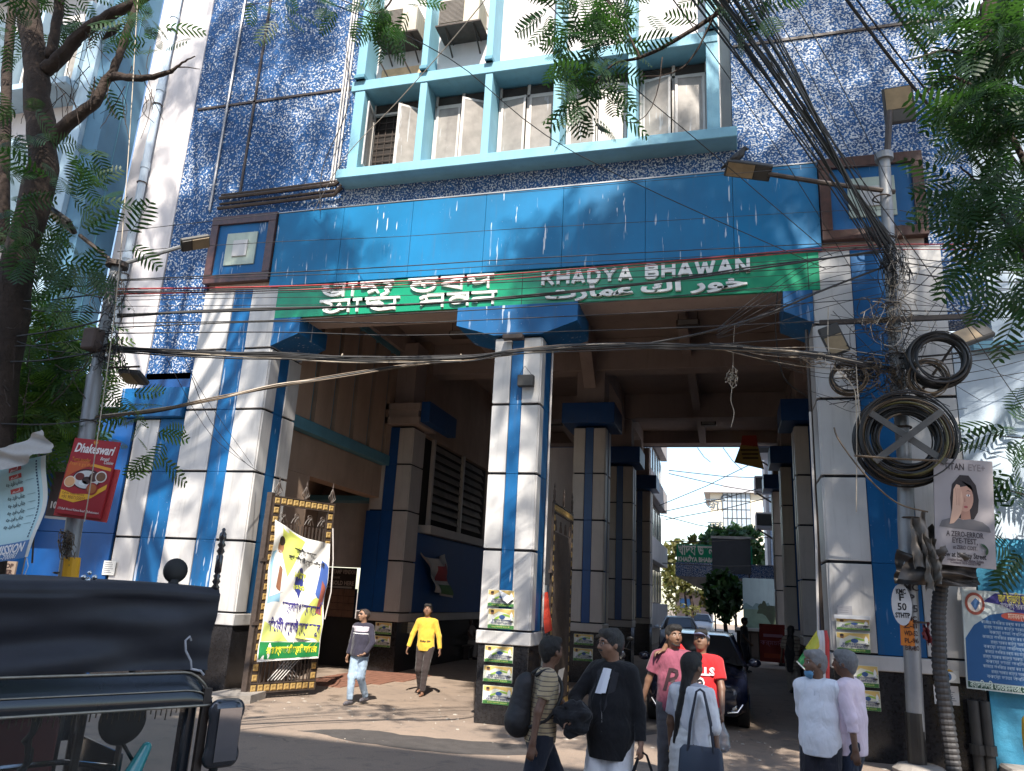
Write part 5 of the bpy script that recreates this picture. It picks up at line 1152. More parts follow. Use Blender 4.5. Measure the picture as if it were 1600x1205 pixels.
def nbtext(s, u0, v0, w, size, c, bold=0, sh=0):
    def fn(co):
        co = np.array(co, float); ww_ = float(np.linalg.norm(q[1]-q[0])); hh_ = float(np.linalg.norm(q[1]-q[2]))
        return np.array([nb(u0+a/ww_, v0+b/hh_, .006+l) for a, b, l in co])
    text('lettering', s, Matrix.Identity(4), size, c, T, 0, 0, .0003, w*float(np.linalg.norm(q[1]-q[0])), 0, bold, sh, fn=fn)
nbtext('COMMISSION', .60, .105, .60, .105, ink(235, 235, 235), .003, .25); nbtext('KOLKATA-700087', .58, .035, .5, .06, ink(225, 230, 235), .001, .25)
red = ink(185, 60, 55); dk = ink(60, 85, 90)
for k, (v, c_) in enumerate(((.93, 'r'), (.85, 'r'), (.79, 'd'), (.71, 'r'), (.65, 'd'), (.575, 'd'), (.50, 'd'), (.43, 'd'), (.355, 'd'))):
    if c_ == 'r': ob('red_caption', MB().grid(lambda a, b: nb(.60+.15*a, v-.02+.045*b, .004), 4, 1), red, T); nbtext('\uFEE2\uFEB3\uFE8D', .67, v, .09, .04, ink(235, 225, 225))
    else: nbtext('\uFEEA\uFE9F \uFEA9\uFEAE\uFED3 \uFE8F\uFE8E\uFEE8\uFE9F', .66, v, .20, .05, dk, .0012); ob('text_line', MB().grid(lambda a, b: nb(.79+.09*a, v-.004+.006*b, .004), 2, 1), ink(130, 165, 170), T)
for k in range(9): ob('text_line', MB().grid(lambda a, b: nb(.34+.12*a, .36+.06*k+.007*b, .004), 2, 1), ink(110, 150, 155), T)
TS = thing('torn_sheet', 'crumpled grey plastic sheet flopping over the top of the left notice banner', 'sheet', tuple(at(30, 720, 5.1)))
q2 = [np.array(at(-60, 735, 5.1)), np.array(at(68, 670, 5.1)), np.array(at(82, 704, 5.05)), np.array(at(-60, 762, 5.0))]
ob('sheet', MB().grid(lambda u, v: tuple((1-u)*(1-v)*q2[3]+u*(1-v)*q2[2]+u*v*q2[1]+(1-u)*v*q2[0]+np.array([0, .03*math.sin(u*13+v*4)+.02*math.sin(u*29+v*11), .012*math.sin(u*17)])), 24, 10), ink(165, 160, 152), TS, smooth=True)
TB = T; ob('pole', MB().tube([tuple(at(62, 690, 5.25)), tuple(at(50, 880, 5.25))], .008, 5), m_iron, TB); ob('string', MB().tube([tuple(at(42, 872, 5.2)), tuple(at(44, 885, 5.2)), tuple(at(38, 900, 5.2))], .004, 4), m_frame, TB)
# ---------------------------------------------------------------- right pole
PX, PY = 2.42, 12.0
T = thing('electric_pole', 'thick grey steel pole at the right carrying lamps and tangled cables', 'electric pole', (PX, PY, 0)); RP = T
ob('pole', MB().tube([(PX-.15, PY, 0.1), (PX-.05, PY, 3.2), (PX, PY, 3.9)], .108, 18).tube([(PX, PY, 3.9), (PX+.02, PY, 6.4)], .098, 18).tube([(PX+.02, PY, 6.4), (PX+.08, PY, 9.0)], .088, 18), m_pole, T, smooth='auto')
ob('pole_foot', MB().tube([(PX-.152, PY, .06), (PX-.14, PY, .75)], .114, 18), m_black, T)
ob('footing', MB().lathe([(.33, 0), (.34, .06), (.27, .11), (.2, .13)], (PX-.12, PY, 0), 12), m_conc, T)
ob('cap', MB().tube([(PX+.08, PY, 8.97), (PX+.08, PY, 9.08)], .14, 16), m_pole, T)
ob('mast', MB().tube([(PX+.08, PY, 8.6), (PX+.22, PY, 9.85)], .05, 10), m_iron, T)
for z in (1.9, 3.3, 4.6, 5.7, 6.5, 7.6, 8.3): ob('clamp', MB().ring((PX, PY, z), .13, .014, 16, 5, (0, 0, 1)), m_iron, T)
lc = at(1405, 163, 12); led_lamp(T, (lc[0], PY, lc[2]), (.05, .15, -1), (0, .95, .25), .62, .46, .07)
ja, jb = at(1398, 300, 12), at(1200, 272, 11.6); ob('arm', MB().tube([tuple(ja), tuple((ja+jb)/2+np.array([0, 0, -.02])), tuple(jb)], .04, 8), m_iron, T)
jc = at(1138, 264, 11.5); led_lamp(T, tuple((jb+jc)/2+np.array([0, 0, .0])), jb-jc, (0, .6, 1), .72, .28, .09)
ca, cb = at(1280, 506, 11.9), at(1524, 500, 11.9); ob('cross_arm', MB().box(ca[0], cb[0], 11.84, 11.9, ca[2]-.03, ca[2]+.04), m_iron, T)
ob('stay_bar', MB().tube([tuple(at(1420, 640, 11.9)), tuple(at(1524, 490, 11.9))], .02, 5), m_iron, T)
for (x, y, l, ax) in ((1303, 530, 'small flood lamp under the left end of the cross arm on the right pole', (-.35, .1, 1)), (1520, 520, 'small flood lamp on the right end of the cross arm, tilted upwards', (1, .1, .4))):
    F_ = thing('flood_lamp', l, 'lamp', tuple(at(x, y, 11.8))); led_lamp(F_, tuple(at(x, y, 11.75)), ax, (.2, .8, -.4), .48, .3, .08); ob('bracket', MB().tube([tuple(at(x+4, 506, 11.85)), tuple(at(x+4, y, 11.85))], .018, 5), m_iron, F_)
# pole number plates
T = thing('pole_plate', 'oval white plate with black numbers on the right pole', 'plate', tuple(at(1409, 945, 11.8))); fr = frame(tuple(at(1409, 945, 11.80)), (1, 0, 0), (0, 0, 1))
ob('plate', patch(fr, ell(0, 0, .125, .27, 24), 0, .01), ink(190, 190, 192), T)
for s, v, z in (('KMC', .17, .09), ('F', .09, .12), ('50', -.03, .13), ('STHTP', -.14, .09)): text('lettering', s, fr, z, ink(25, 25, 28), T, 0, v, width={'KMC': .12, 'F': .06, '50': .11, 'STHTP': .18}[s], lift=.004, bold=.003)
T = thing('stencil_plate', 'orange stencilled number plate wrapped on the right pole below the oval plate', 'plate', tuple(at(1424, 990, 11.8)))
fc = at(1424, 990, 11.86); ob('plate', MB().tube([(fc[0], PY, at(1424, 1010, 11.86)[2]), (fc[0]+.01, PY, at(1424, 968, 11.86)[2])], .112, 18), ink(215, 125, 45), T)
fr = frame((fc[0], PY-.118, fc[2]), (1, 0, 0), (0, 0, 1))
for k, s in enumerate(('KMC', 'Z-II', 'WD-52', 'PL-96', 'BR-80')): text('lettering', s, fr, .085, ink(60, 30, 20), T, 0, .19-.095*k, width=.17, lift=.001, bold=.002)
fr = frame((fc[0]+.02, PY-.113, at(1428, 935, 11.86)[2]), (1, 0, 0), (0, 0, 1))
for k, s in enumerate(('MC', 'P', '95')): text('lettering', s, fr, .13, ink(50, 50, 55), RP, .03, .14-.14*k, lift=.002, bold=.003)
# ridged black conduit beside the pole
T = thing('ridged_conduit', 'ridged black conduit snaking up beside the right pole', 'conduit', (3.0, 11.9, 0))
pts = [at(1492, 1215, 12.0), at(1480, 1130, 12.0), at(1468, 1040, 12.0), at(1466, 960, 12.0), at(1472, 895, 12.0)]
q_ = []; 
for k in range(len(pts)-1):
    for j in range(28): q_.append(pts[k]+(pts[k+1]-pts[k])*j/28)
ob('hose', MB().tube([tuple(p) for p in q_], [.098 if i % 3 else .086 for i in range(len(q_))], 12), M('black_ridged_rubber', (.045, .042, .042), .55, .2, 4), T)
for x, y0, y1 in ((1519, 1085, 1195), (1536, 1085, 1195)):
    T = thing('drain_pipe', ('left' if x < 1530 else 'right')+' one of two dark pipes below the blue notice board', 'pipe', tuple(at(x, y1, 12.45))); a, b = at(x, y0, 12.45), at(x, y1, 12.45)
    ob('pipe', MB().tube([(a[0], 12.45, .0), (a[0], 12.45, .92)], .07, 12), m_rubber, T, smooth='auto'); ob('collar', MB().tube([(a[0], 12.45, .25), (a[0], 12.45, .37)], .1, 12), m_rubber, T)
T = thing('concrete_block', 'low grey concrete block at the foot of the two dark pipes', 'block', (3.7, 12.2, 0)); ob('block', MB().box(3.35, 4.05, 12.05, 12.55, 0, .16, .03), m_conc, T)
# eye clinic board
T = thing('eyewear_sign', 'tilted grey eye test board showing a woman covering one eye', 'sign', tuple(at(1508, 888, 11.6)))
a, b, c, d = [np.array(at(*p, 11.6)) for p in ((1468, 716), (1561, 722), (1546, 889), (1452, 880))]
cen = (a+b+c+d)/4; ux = (b+c-a-d)/2; ww = float(np.linalg.norm(ux)); ux /= ww; uy = (a+b-c-d)/2; uy -= ux*np.dot(uy, ux); hh = float(np.linalg.norm(uy)); uy /= hh; sf = frame(tuple(cen), tuple(ux), tuple(uy))
ob('board', patch(sf, rect(-ww/2, ww/2, -hh/2, hh/2), 0, .03), M('grey_board_print', (.30, .27, .275), .5, .12, 1.2), T)
def sp(name, pts, c, l=.003): return ob(name, patch(sf, [(u*ww/2, v*hh/2) for u, v in pts], l), c, T)
sp('hair', [(-.42, .0), (-.46, .25), (-.38, .52), (-.12, .70), (.18, .70), (.42, .52), (.50, .25), (.46, .02), (.32, -.12), (.05, -.15), (-.25, -.1)], ink(38, 28, 30), .003)
sp('face', ell(.03, .27, .29, .26, 24), ink(190, 145, 125), .005); sp('neck', [(-.08, .1), (.18, .1), (.22, -.14), (-.12, -.14)], ink(165, 122, 104), .004)
sp('hair_front', [(-.28, .42), (-.1, .6), (.18, .6), (.33, .4), (.28, .5), (.1, .5), (-.1, .47)], ink(38, 28, 30), .007)
sp('shirt', [(-.85, -.30), (-.75, -.18), (-.35, -.10), (-.05, -.15), (.2, -.12), (.6, -.16), (.82, -.25), (.86, -.34)], ink(100, 96, 98), .0055)
sp('hand', [(-.34, .42), (-.24, .52), (-.13, .5), (-.06, .36), (-.02, .2), (-.1, -.02), (-.2, -.12), (-.36, -.22), (-.5, -.24), (-.4, .05)], ink(205, 165, 142), .008)
for k in range(3): sp('finger_gap', [(-.27+.07*k, .44), (-.255+.07*k, .44), (-.24+.05*k, .12), (-.25+.05*k, .12)], ink(160, 115, 98), .0095)
sp('eye', ell(.15, .32, .06, .022, 12), ink(235, 230, 228), .0075); sp('iris', ell(.15, .32, .022, .022, 10), ink(35, 25, 25), .009); sp('eyebrow', [(.06, .39), (.15, .42), (.24, .385), (.15, .405)], ink(50, 35, 35), .0075)
sp('lips', ell(.06, .1, .07, .022, 12), ink(165, 80, 80), .0075); sp('nose_shade', [(.03, .3), (.05, .2), (.0, .19)], ink(160, 115, 98), .0075)
for s, u, v, w, z, cc in (('TITAN', -.30, .85, .34, .13, (60, 50, 55)), ('EYE+', .46, .85, .28, .13, (120, 110, 112)), ('A ZERO-ERROR', .0, -.42, .62, .1, (60, 50, 55)), ('EYE-TEST,', .0, -.54, .42, .1, (60, 50, 55)), ('at ZERO COST.', .0, -.66, .4, .07, (80, 70, 75)), ('Now at Lindsay Street', -.08, -.80, .76, .1, (40, 35, 40)), ('2 Lindsay Street, New Market, Kolkata', 0, -.89, .6, .045, (90, 80, 85)), ('Contact: 033-22521919', 0, -.94, .5, .045, (90, 80, 85))):
    text('lettering', s, sf, z, ink(*cc), T, u*ww/2, v*hh/2, width=w*ww, lift=.004, bold=.0015)
# bent tin sheets and rags behind it
T = thing('scrap_sheets', 'crumpled dark tin sheets and rags wedged behind the eye test board', 'scrap', tuple(at(1440, 880, 11.8)))
def rag(pts, mat, name='sheet'):
    P4 = [np.array(at(x, y, Y)) for x, y, Y in pts]
    ob(name, MB().grid(lambda u, v: tuple((1-u)*(1-v)*P4[3]+u*(1-v)*P4[2]+u*v*P4[1]+(1-u)*v*P4[0]+np.array([0, .07*math.sin(u*11+v*5)+.04*math.sin(v*17), .03*math.sin(u*9)])), 12, 8), mat, T, smooth=True)
m_tin = M('dark_bent_tin', (.075, .065, .058), .4, .4, 4, metal=.5)
rag([(1398, 912, 11.7), (1400, 860, 11.9), (1530, 905, 11.8), (1525, 918, 11.6)][::-1], m_tin); rag([(1400, 905, 11.6), (1455, 820, 11.7), (1530, 885, 11.65), (1520, 915, 11.6)], m_tin)
rag([(1420, 815, 11.6), (1445, 800, 11.6), (1462, 880, 11.5), (1430, 890, 11.5)], ink(120, 112, 104), 'rag'); rag([(1438, 835, 11.5), (1462, 845, 11.5), (1470, 910, 11.45), (1450, 905, 11.5)], ink(95, 88, 80), 'rag')
rag([(1445, 870, 11.45), (1475, 872, 11.45), (1470, 915, 11.4), (1448, 925, 11.4)], ink(110, 104, 96), 'rag'); rag([(1440, 978, 11.7), (1452, 976, 11.7), (1456, 1010, 11.65), (1444, 1000, 11.65)], ink(120, 50, 55), 'rag')
# blue meeting notice board at the right edge
T = thing('meeting_board', 'blue meeting notice board with a round red emblem at the right edge', 'notice board', (4.3, 12.4, 1.6))
a, b, c, d = [np.array(at(*p, 12.4)) for p in ((1503, 922), (1640, 930), (1645, 1092), (1510, 1074))]
cen = (a+b+c+d)/4; ux = (b+c-a-d)/2; ww = float(np.linalg.norm(ux)); ux /= ww; uy = (a+b-c-d)/2; uy -= ux*np.dot(uy, ux); hh = float(np.linalg.norm(uy)); uy /= hh; sf = frame(tuple(cen), tuple(ux), tuple(uy))
ob('board', patch(sf, rect(-ww/2, ww/2, -hh/2, hh/2), 0, .03), ink(175, 185, 185), T)
sp('blue_field', [(-.97, -.84), (.98, -.84), (.98, .62), (.2, .62), (-.35, .52), (-.75, .28), (-.97, 0)], ink(20, 78, 130), .003); sp('purple_strip', [(-.2, .97), (.98, .97), (.98, .60), (.25, .62), (-.1, .74), (-.5, .78)], ink(45, 40, 110), .004)
sp('green_strip', [(-.97, -.97), (.98, -.97), (.98, -.85), (-.97, -.85)], ink(20, 62, 50), .004); sp('emblem', ell(-.70, .72, .235, .23, 26), ink(150, 75, 60), .005); sp('emblem', ell(-.70, .72, .175, .17, 24), ink(215, 205, 195), .006)
sp('emblem', [(-.8, .72), (-.68, .84), (-.58, .76), (-.66, .62), (-.7, .58)], ink(70, 110, 160), .0075); sp('red_oval', ell(.28, .52, .38, .085, 20), ink(190, 85, 65), .0055)
text('lettering', 'অল ইন্ডিয়া ফেডারেশন', sf, .16, ink(220, 205, 90), T, ww*.18, hh/2*.86, width=ww*.5, lift=.005, bold=.004); text('lettering', 'কেন্দ্রীয় সরকারের কর্মচারী', sf, .1, ink(215, 215, 220), T, ww*.2, hh/2*.72, width=ww*.5, lift=.005)
text('lettering', 'মানববন্ধন', sf, .1, ink(235, 215, 190), T, .28*ww/2, hh/2*.52, width=ww*.22, lift=.0065)
for k in range(12):
    text('lettering', ['কাজের অধিকার রক্ষা কর মানুষের পাশে থাক', 'রাজ্য সরকার কেন্দ্র সরকার কর্মচারী সমিতি', 'বকেয়া ভাতা অবিলম্বে দিতে হবে'][k % 3], sf, .06, ink(170, 190, 205), T, .1+random.uniform(-.04, .04), hh/2*(.36-.098*k), width=ww*random.uniform(.62, .78), lift=.0045)
text('lettering', 'নয়াদিল্লির যন্তরমন্তরে সকাল ১১ টায়', sf, .11, ink(200, 215, 205), T, 0, -hh/2*.91, width=ww*.92, lift=.005, bold=.002)
# speaker box hanging on the middle column
T = thing('speaker_box', 'small dark box hanging by a wire on the middle column', 'box', tuple(at(821, 594, 12.4)))
a, b = at(809, 586, 12.4), at(833, 603, 12.4); ob('box', MB().box(a[0], b[0], 12.38, 12.5, b[2], a[2], .01), m_rubber, T); ob('wire', MB().tube([tuple(at(812, 586, 12.4)), tuple(at(820, 572, 12.45)), tuple(at(831, 586, 12.4))], .005, 4), m_cable, T)
T = thing('tube_lamp', 'short dark tube lamp fixed at the top of the middle column', 'lamp', tuple(at(802, 526, 12.45))); a, b = at(786, 523, 12.4), at(817, 528, 12.4); ob('housing', MB().box(a[0], b[0], 12.36, 12.5, a[2]-.09, a[2], .01), m_iron, T)
T = thing('conduit', 'white conduit running down beside the middle column', 'conduit', tuple(at(850, 800, 12.9))); ob('pipe', MB().tube([(-3.04, 13.0, 1.5), (-3.04, 13.0, 6.3)], .018, 6), m_frame, T)
T = thing('conduit', 'dark conduits and pale wires hugging the inner edge of the right pier', 'conduit', (1.3, 12.8, 1.4))
ob('pipe', MB().tube([(1.27, 12.7, 1.3), (1.27, 12.7, 6.4)], .03, 6), m_iron, T); ob('pipe', MB().tube([(1.2, 12.62, 1.6), (1.24, 12.62, 3.0), (1.25, 12.6, 5.0)], .02, 6), m_frame, T)
# furled flags by the right pier
T = thing('furled_flag', 'yellow and green flag cloth drooping beside the right pier next to the two men', 'flag', tuple(at(1262, 1030, 12)))
P4 = [np.array(at(1276, 985, 12.1)), np.array(at(1281, 1010, 12.0)), np.array(at(1262, 1052, 11.9)), np.array(at(1244, 1034, 11.9))]
def fl(u, v): return (1-u)*(1-v)*P4[3]+u*(1-v)*P4[2]+u*v*P4[1]+(1-u)*v*P4[0]+np.array([0, .04*math.sin(u*8), 0])
ob('cloth', MB().grid(lambda u, v: tuple(fl(u, .45+.55*v)), 6, 8), ink(190, 185, 70), T, smooth=True); ob('cloth', MB().grid(lambda u, v: tuple(fl(.05+.9*u, .04+.40*v)), 6, 6), ink(30, 110, 60), T, smooth=True); ob('hem', MB().grid(lambda u, v: tuple(fl(u, .04*v)), 6, 2), ink(200, 200, 200), T)
for k, (x, cc) in enumerate(((1281, (205, 205, 210)), (1286, (200, 200, 205)), (1291, (180, 60, 60)))):
    T = thing('furled_flag', ['white rolled flag pole nearest the passage', 'white rolled flag pole between its two neighbours at the right pier', 'white and red rolled flag pole nearest the right pier'][k], 'flag', tuple(at(x, 1030, 12.2)), 'rolled flags'); ob('roll', MB().tube([tuple(at(x-1, 985, 12.3)), tuple(at(x, 1000, 12.3)), tuple(at(x+2, 1085, 12.3))], [.02, .045, .03], 8), ink(*cc), T)
# crow on the left arm lamp
def crow(px, py, Y, face, label, s=1.0):
    c = at(px, py, Y); T = thing('crow', label, 'bird', tuple(c)); mb = MB(); f = face
    mb.tube([(c[0]-f*.24*s, Y, c[2]-.02*s), (c[0]-f*.14*s, Y, c[2]+.04*s), (c[0]-f*.02*s, Y, c[2]+.13*s), (c[0]+f*.06*s, Y, c[2]+.20*s), (c[0]+f*.09*s, Y, c[2]+.26*s), (c[0]+f*.12*s, Y, c[2]+.285*s), (c[0]+f*.16*s, Y, c[2]+.27*s), (c[0]+f*.19*s, Y, c[2]+.26*s)], [.015*s, .035*s, .068*s, .06*s, .04*s, .042*s, .018*s, .004*s], 12)
    ob('body', mb, m_cable, T, smooth=True); ob('wing', MB().tube([(c[0]+f*.03*s, Y-.05*s, c[2]+.17*s), (c[0]-f*.08*s, Y-.06*s, c[2]+.09*s), (c[0]-f*.22*s, Y-.02*s, c[2]-.01*s)], [.03*s, .035*s, .006*s], 8), m_cable, T, smooth=True)
    for dy in (-.02, .02): ob('leg', MB().tube([(c[0]-f*.0, Y+dy, c[2]+.08*s), (c[0]+f*.01, Y+dy, c[2]-.0)], .006, 5), m_cable, T)
crow(1152, 259, 11.5, 1, 'black crow perched on the lamp at the end of the long arm', 1.05)
crow(940, 209, 12.2, -1, 'small dark crow standing on the window ledge under the hanging branch', .7)
crow(176, 58, 5.75, 1, 'black crow sitting in the fork of the left tree branch', .55)
# ---------------------------------------------------------------- overhead cables
def smoothpts(P, n=6):
    q = []
    for k in range(len(P)-1):
        a, b = P[k], P[k+1]; c0 = P[max(k-1, 0)]; c1 = P[min(k+2, len(P)-1)]
        for j in range(n):
            f = j/n; q.append(.5*((2*a)+(b-c0)*f+(2*c0-5*a+4*b-c1)*f*f+(3*a-c0-3*b+c1)*f**3))
    q.append(P[-1]); return q
LW_ = {'h': ('thin dark cable crossing in front of the gateway between the two poles', 'thin cables between the poles'),
       'r': ('dark cable slanting down from the top of the picture to the right pole', 'cables slanting down to the right pole'),
       'e': ('dark cable leaving the right pole towards the right edge', 'cables leaving the right pole'),
       'l': ('dark cable running from the left pole towards the left edge', 'cables leaving the left pole')}
def wire(pts, Y0, Y1, r=.007, kind='h', mat=None, label=None, jit=0, name='cable'):
    L = [0]
    for a, b in zip(pts, pts[1:]): L.append(L[-1]+math.hypot(b[0]-a[0], b[1]-a[1]))
    P = [np.array(at(x+random.uniform(-jit, jit), y+random.uniform(-jit, jit), Y0+(Y1-Y0)*l/L[-1])) for (x, y), l in zip(pts, L)]
    o = ob(name, MB().tube([tuple(p) for p in smoothpts(P)], r, 5), mat or m_cable)
    lab, g = LW_[kind]
    if label: tag(o, label, 'cable')
    else:
        if kind == 'h':
            ym = pts[len(pts)//2][1]; w_ = ('crossing the blue panels above the name board' if ym < 400 else 'crossing the green name board' if ym < 475 else 'passing just under the green name board' if ym < 530 else 'in the low fan of wires beside the right pier')
            if pts[0][0] > 1000 and ym < 530: w_ = 'rising in the fan towards the right pole'
            if pts[-1][0] < 500: w_ = 'slanting across the left pier'
            lab = 'thin dark cable '+w_
        if kind == 'r': lab = 'dark cable slanting from the top to the right pole, '+('nearest the window bay' if pts[0][0] < 1090 else 'middle of the bundle' if pts[0][0] < 1140 else 'right part of the bundle')
        if kind == 'e': lab = 'dark cable leaving the right pole '+('in the loose web' if pts[0][0] < 1402 else 'above the cross arm' if pts[0][1] < 500 else 'below the cross arm')+' towards the right edge'+(', rising' if pts[-1][1] < pts[0][1] else ', falling')
        if kind == 'l': lab = 'dark cable running from the left pole to the left edge, '+('rising' if pts[-1][1] < pts[0][1] else 'falling')
        tag(o, lab, 'cable', g)
    return o
rnd = random.Random(3)
def vary(pts, d, rs=rnd): return [(x+rs.uniform(-d, d)*.5, y+rs.uniform(-d, d)) for x, y in pts]
# main bundle
T = thing('cable_bundle', 'thick twisted bundle of cables sagging across the openings at capital height', 'cables', tuple(at(720, 560, 9)))
A = [(176, 545), (300, 553), (430, 556), (560, 562), (720, 560), (800, 550), (920, 543), (1040, 541), (1150, 543), (1280, 556), (1398, 580)]
for k in range(13):
    q = vary(A, 5.5); P = [np.array(at(x, y, 6.1+(11.9-6.1)*i/(len(q)-1))) for i, (x, y) in enumerate(q)]
    ob('strand', MB().tube([tuple(p) for p in smoothpts(P)], rnd.choice([.006, .009, .012]), 5), rnd.choice([m_cable, m_cable, m_cabley, m_cablew]), T)
for f, (x, y) in enumerate(((720, 560), (845, 548), (535, 560))): ob('tie', MB().ring(tuple(at(x, y, 6.1+5.8*(x-176)/1222)), .055, .006, 10, 4, (1, .3, 0)), m_cablew, T)
T = thing('cable_bundle', 'brown bundle of cables dropping from the main bundle down to the left pole', 'cables', tuple(at(430, 610, 7.5)))
for k in range(5):
    q = vary([(150, 652), (240, 642), (330, 625), (430, 603), (540, 585), (640, 572), (722, 560)], 3.5); P = [np.array(at(x, y, 6+2.7*i/(len(q)-1))) for i, (x, y) in enumerate(q)]
    ob('strand', MB().tube([tuple(p) for p in smoothpts(P)], .008, 5), [m_cabley, m_cablew, m_cabley, m_cable, m_cabley][k], T)
wire([(183, 495), (300, 487), (430, 482), (600, 478), (800, 466), (950, 450), (1100, 432), (1400, 388)], 6, 11.9, .016, label='thickest single black cable crossing the green name board')
wire([(183, 492), (430, 484), (700, 472), (1000, 443), (1200, 414), (1400, 392)], 6, 11.9, .012)
for k, dy in enumerate((0, 4, 8)): wire([(180, 452+dy), (430, 448+dy*.8), (620, 440+dy*.7), (800, 428+dy), (1050, 408+dy*.5), (1280, 388+dy*.6), (1400, 382+dy), (1605, 383+dy)], 6, 13, .007 if k else .010, mat=m_cabler if k != 1 else m_cable, label=['upper red cable crossing above the white letters', None, 'lower red cable crossing above the white letters'][k])
for y0, y1, y2, s in ((362, 337, 262, -6), (436, 425, 380, 0), (440, 432, 392, 0), (458, 452, 415, 5), (470, 462, 425, 6), (505, 498, 440, 6), (512, 500, 470, 10), (520, 515, 500, 12), (465, 455, 402, 4), (548, 545, 520, 18), (478, 475, 445, 8), (395, 380, 330, 0)):
    wire(vary([(183, y0), (430, y1+s*.4), (620, (y1*.8+y2*.2)+s), (800, (y1*.6+y2*.4)+s), (1050, (y1*.3+y2*.7)+s*.8), (1280, y2+s*.3), (1400, y2-4)], 2), 6, 11.9, rnd.choice([.004, .005, .007]), mat=rnd.choice([m_cable]*7+[m_cablew]))
wire([(990, 541), (1100, 520), (1200, 490), (1290, 452), (1400, 410)], 10, 11.9, .016, label='black cable rising from the main bundle towards the right pole')
for k in range(7): wire(vary([(1120, 530-k*2), (1200, 505-k*9), (1290, 480-k*14), (1395, 455-k*12)], 4), 10.8, 11.9, .005)
for k in range(9): wire(vary([(1110, 540), (1200, 545+k*3), (1290, 548+k*5), (1395, 560+k*3)], 5), 10.8, 11.9, .005, mat=m_cable if k % 3 else m_cablew)
# slanting bundle at the upper right
for k in range(16):
    x0 = 1078+k*7.5+rnd.uniform(-3, 3); x1 = 1388+rnd.uniform(-14, 14); y1 = 395+rnd.uniform(-15, 35)
    r = rnd.choice([.006, .008, .010]) if k not in (5, 6, 9, 12) else .019
    wire([(x0-25, -40), (x0+(x1-x0)*.3, y1*.27+6), (x0+(x1-x0)*.6, y1*.56+10), (x1, y1)], 5.2, 11.9, r, 'r')
for x0, x1, y1, r in ((1120, 1600, 640, .006), (1160, 1420, 430, .006), (1200, 1370, 330, .005), (1050, 1330, 420, .005), (1240, 1395, 300, .006)): wire([(x0-20, -30), (x0+(x1-x0)*.33, y1*.3), (x0+(x1-x0)*.66, y1*.63), (x1, y1)], 5.2, 12, r, 'r')
for x0, x1, y1, r, l in ((1320, 1610, 355, .016, 'left one of the two thick cables slanting behind the right tree leaves'), (1336, 1612, 345, .009, None), (1382, 1612, 295, .014, 'right one of the two thick cables slanting behind the right tree leaves')):
    o = wire([(x0-30, -45), (x0+90, 115), (x0+200, 245), (x1, y1)], 6.6, 8.5, r, 'r', label=l)
for k, (a, b, c, dd) in enumerate((((480, -10), (700, 90), (900, 240), (1290, 420)), ((840, -10), (960, 110), (1090, 220), (1300, 400)))): wire([a, b, c, dd], 6, 11, .006, 'r', label=['thin cable crossing the window bay diagonally from the upper left', 'thin cable crossing the window bay from its middle towards the right pole'][k])
wire([(770, -15), (700, 70), (620, 160), (540, 245), (490, 330)], 7, 12.4, .007, 'r', mat=m_cablew, label='pale cable slanting down to the left across the air conditioners')
wire([(540, 60), (545, 160), (505, 260), (500, 330)], 12.3, 12.4, .01, 'r', label='loose black cable hanging down the chip wall left of the bay')
# right of the pole
for y0, y1, r in ((330, 345, .006), (345, 340, .006), (352, 368, .005), (400, 408, .008), (410, 425, .010), (425, 440, .011), (440, 452, .008), (455, 448, .005), (462, 500, .004), (475, 470, .005), (485, 482, .010), (490, 496, .007), (505, 600, .004), (560, 532, .016), (568, 540, .010), (575, 548, .008), (600, 560, .006), (610, 580, .006), (640, 730, .005), (520, 540, .005)):
    wire(vary([(1405, y0), (1470, y0+(y1-y0)*.35+4), (1540, y0+(y1-y0)*.7+4), (1612, y1)], 2), 11.9, 12.4, r, 'e')
for k in range(22):
    x0, y0, x1, y1 = rnd.uniform(1255, 1400), rnd.uniform(400, 640), rnd.uniform(1400, 1540), rnd.uniform(400, 640); wire([(x0, y0), ((x0*2+x1)/3+rnd.uniform(-15, 15), (y0*2+y1)/3+rnd.uniform(0, 30)), ((x0+x1*2)/3, (y0+y1*2)/3+rnd.uniform(0, 25)), (x1, y1)], 11.7, 12.1, rnd.choice([.004, .005, .007]), 'e')
# left of the left pole
for y0, y1, r in ((436, 418, .006), (455, 470, .008), (490, 470, .007), (495, 530, .010), (520, 540, .006), (545, 565, .009), (560, 520, .005), (650, 660, .008), (470, 400, .006)): wire(vary([(178, y0), (120, y0+(y1-y0)*.3+5), (60, y0+(y1-y0)*.6+6), (-10, y1)], 2), 6, 5.6, r, 'l')
# hanging loops around the poles
def tangle(name, label, cx, cy, rx, ry, n, Y, mats, seed, rr=(.003, .007), pole=None):
    rs = random.Random(seed); T = thing(name, label, 'cables', tuple(at(cx, cy, Y)))
    for k in range(n):
        a0 = rs.uniform(0, 6.28); x, y = cx+rs.gauss(0, rx*.45), cy+rs.gauss(0, ry*.45); pts = []; r1 = rs.uniform(.25, .7)
        for j in range(9): a = a0+j*rs.uniform(.5, .85); pts.append(np.array(at(x+rx*r1*math.cos(a)+rs.gauss(0, rx*.09), y+ry*r1*math.sin(a)+rs.gauss(0, ry*.09), Y+rs.uniform(-.12, .12))))
        ob('loop', MB().tube([tuple(p) for p in smoothpts(pts, 3)], rs.uniform(*rr), 4, cap=False), rs.choice(mats), T)
    return T
tangle('cable_tangle', 'brown rats nest of thin wires left of the right pole', 1350, 578, 34, 22, 46, 11.75, [m_cabley, m_cabley, m_cable], 1)
tangle('cable_tangle', 'black knot of wires hugging the right pole above the big coil', 1400, 590, 28, 34, 34, 11.8, [m_cable, m_cable, m_cabley], 2)
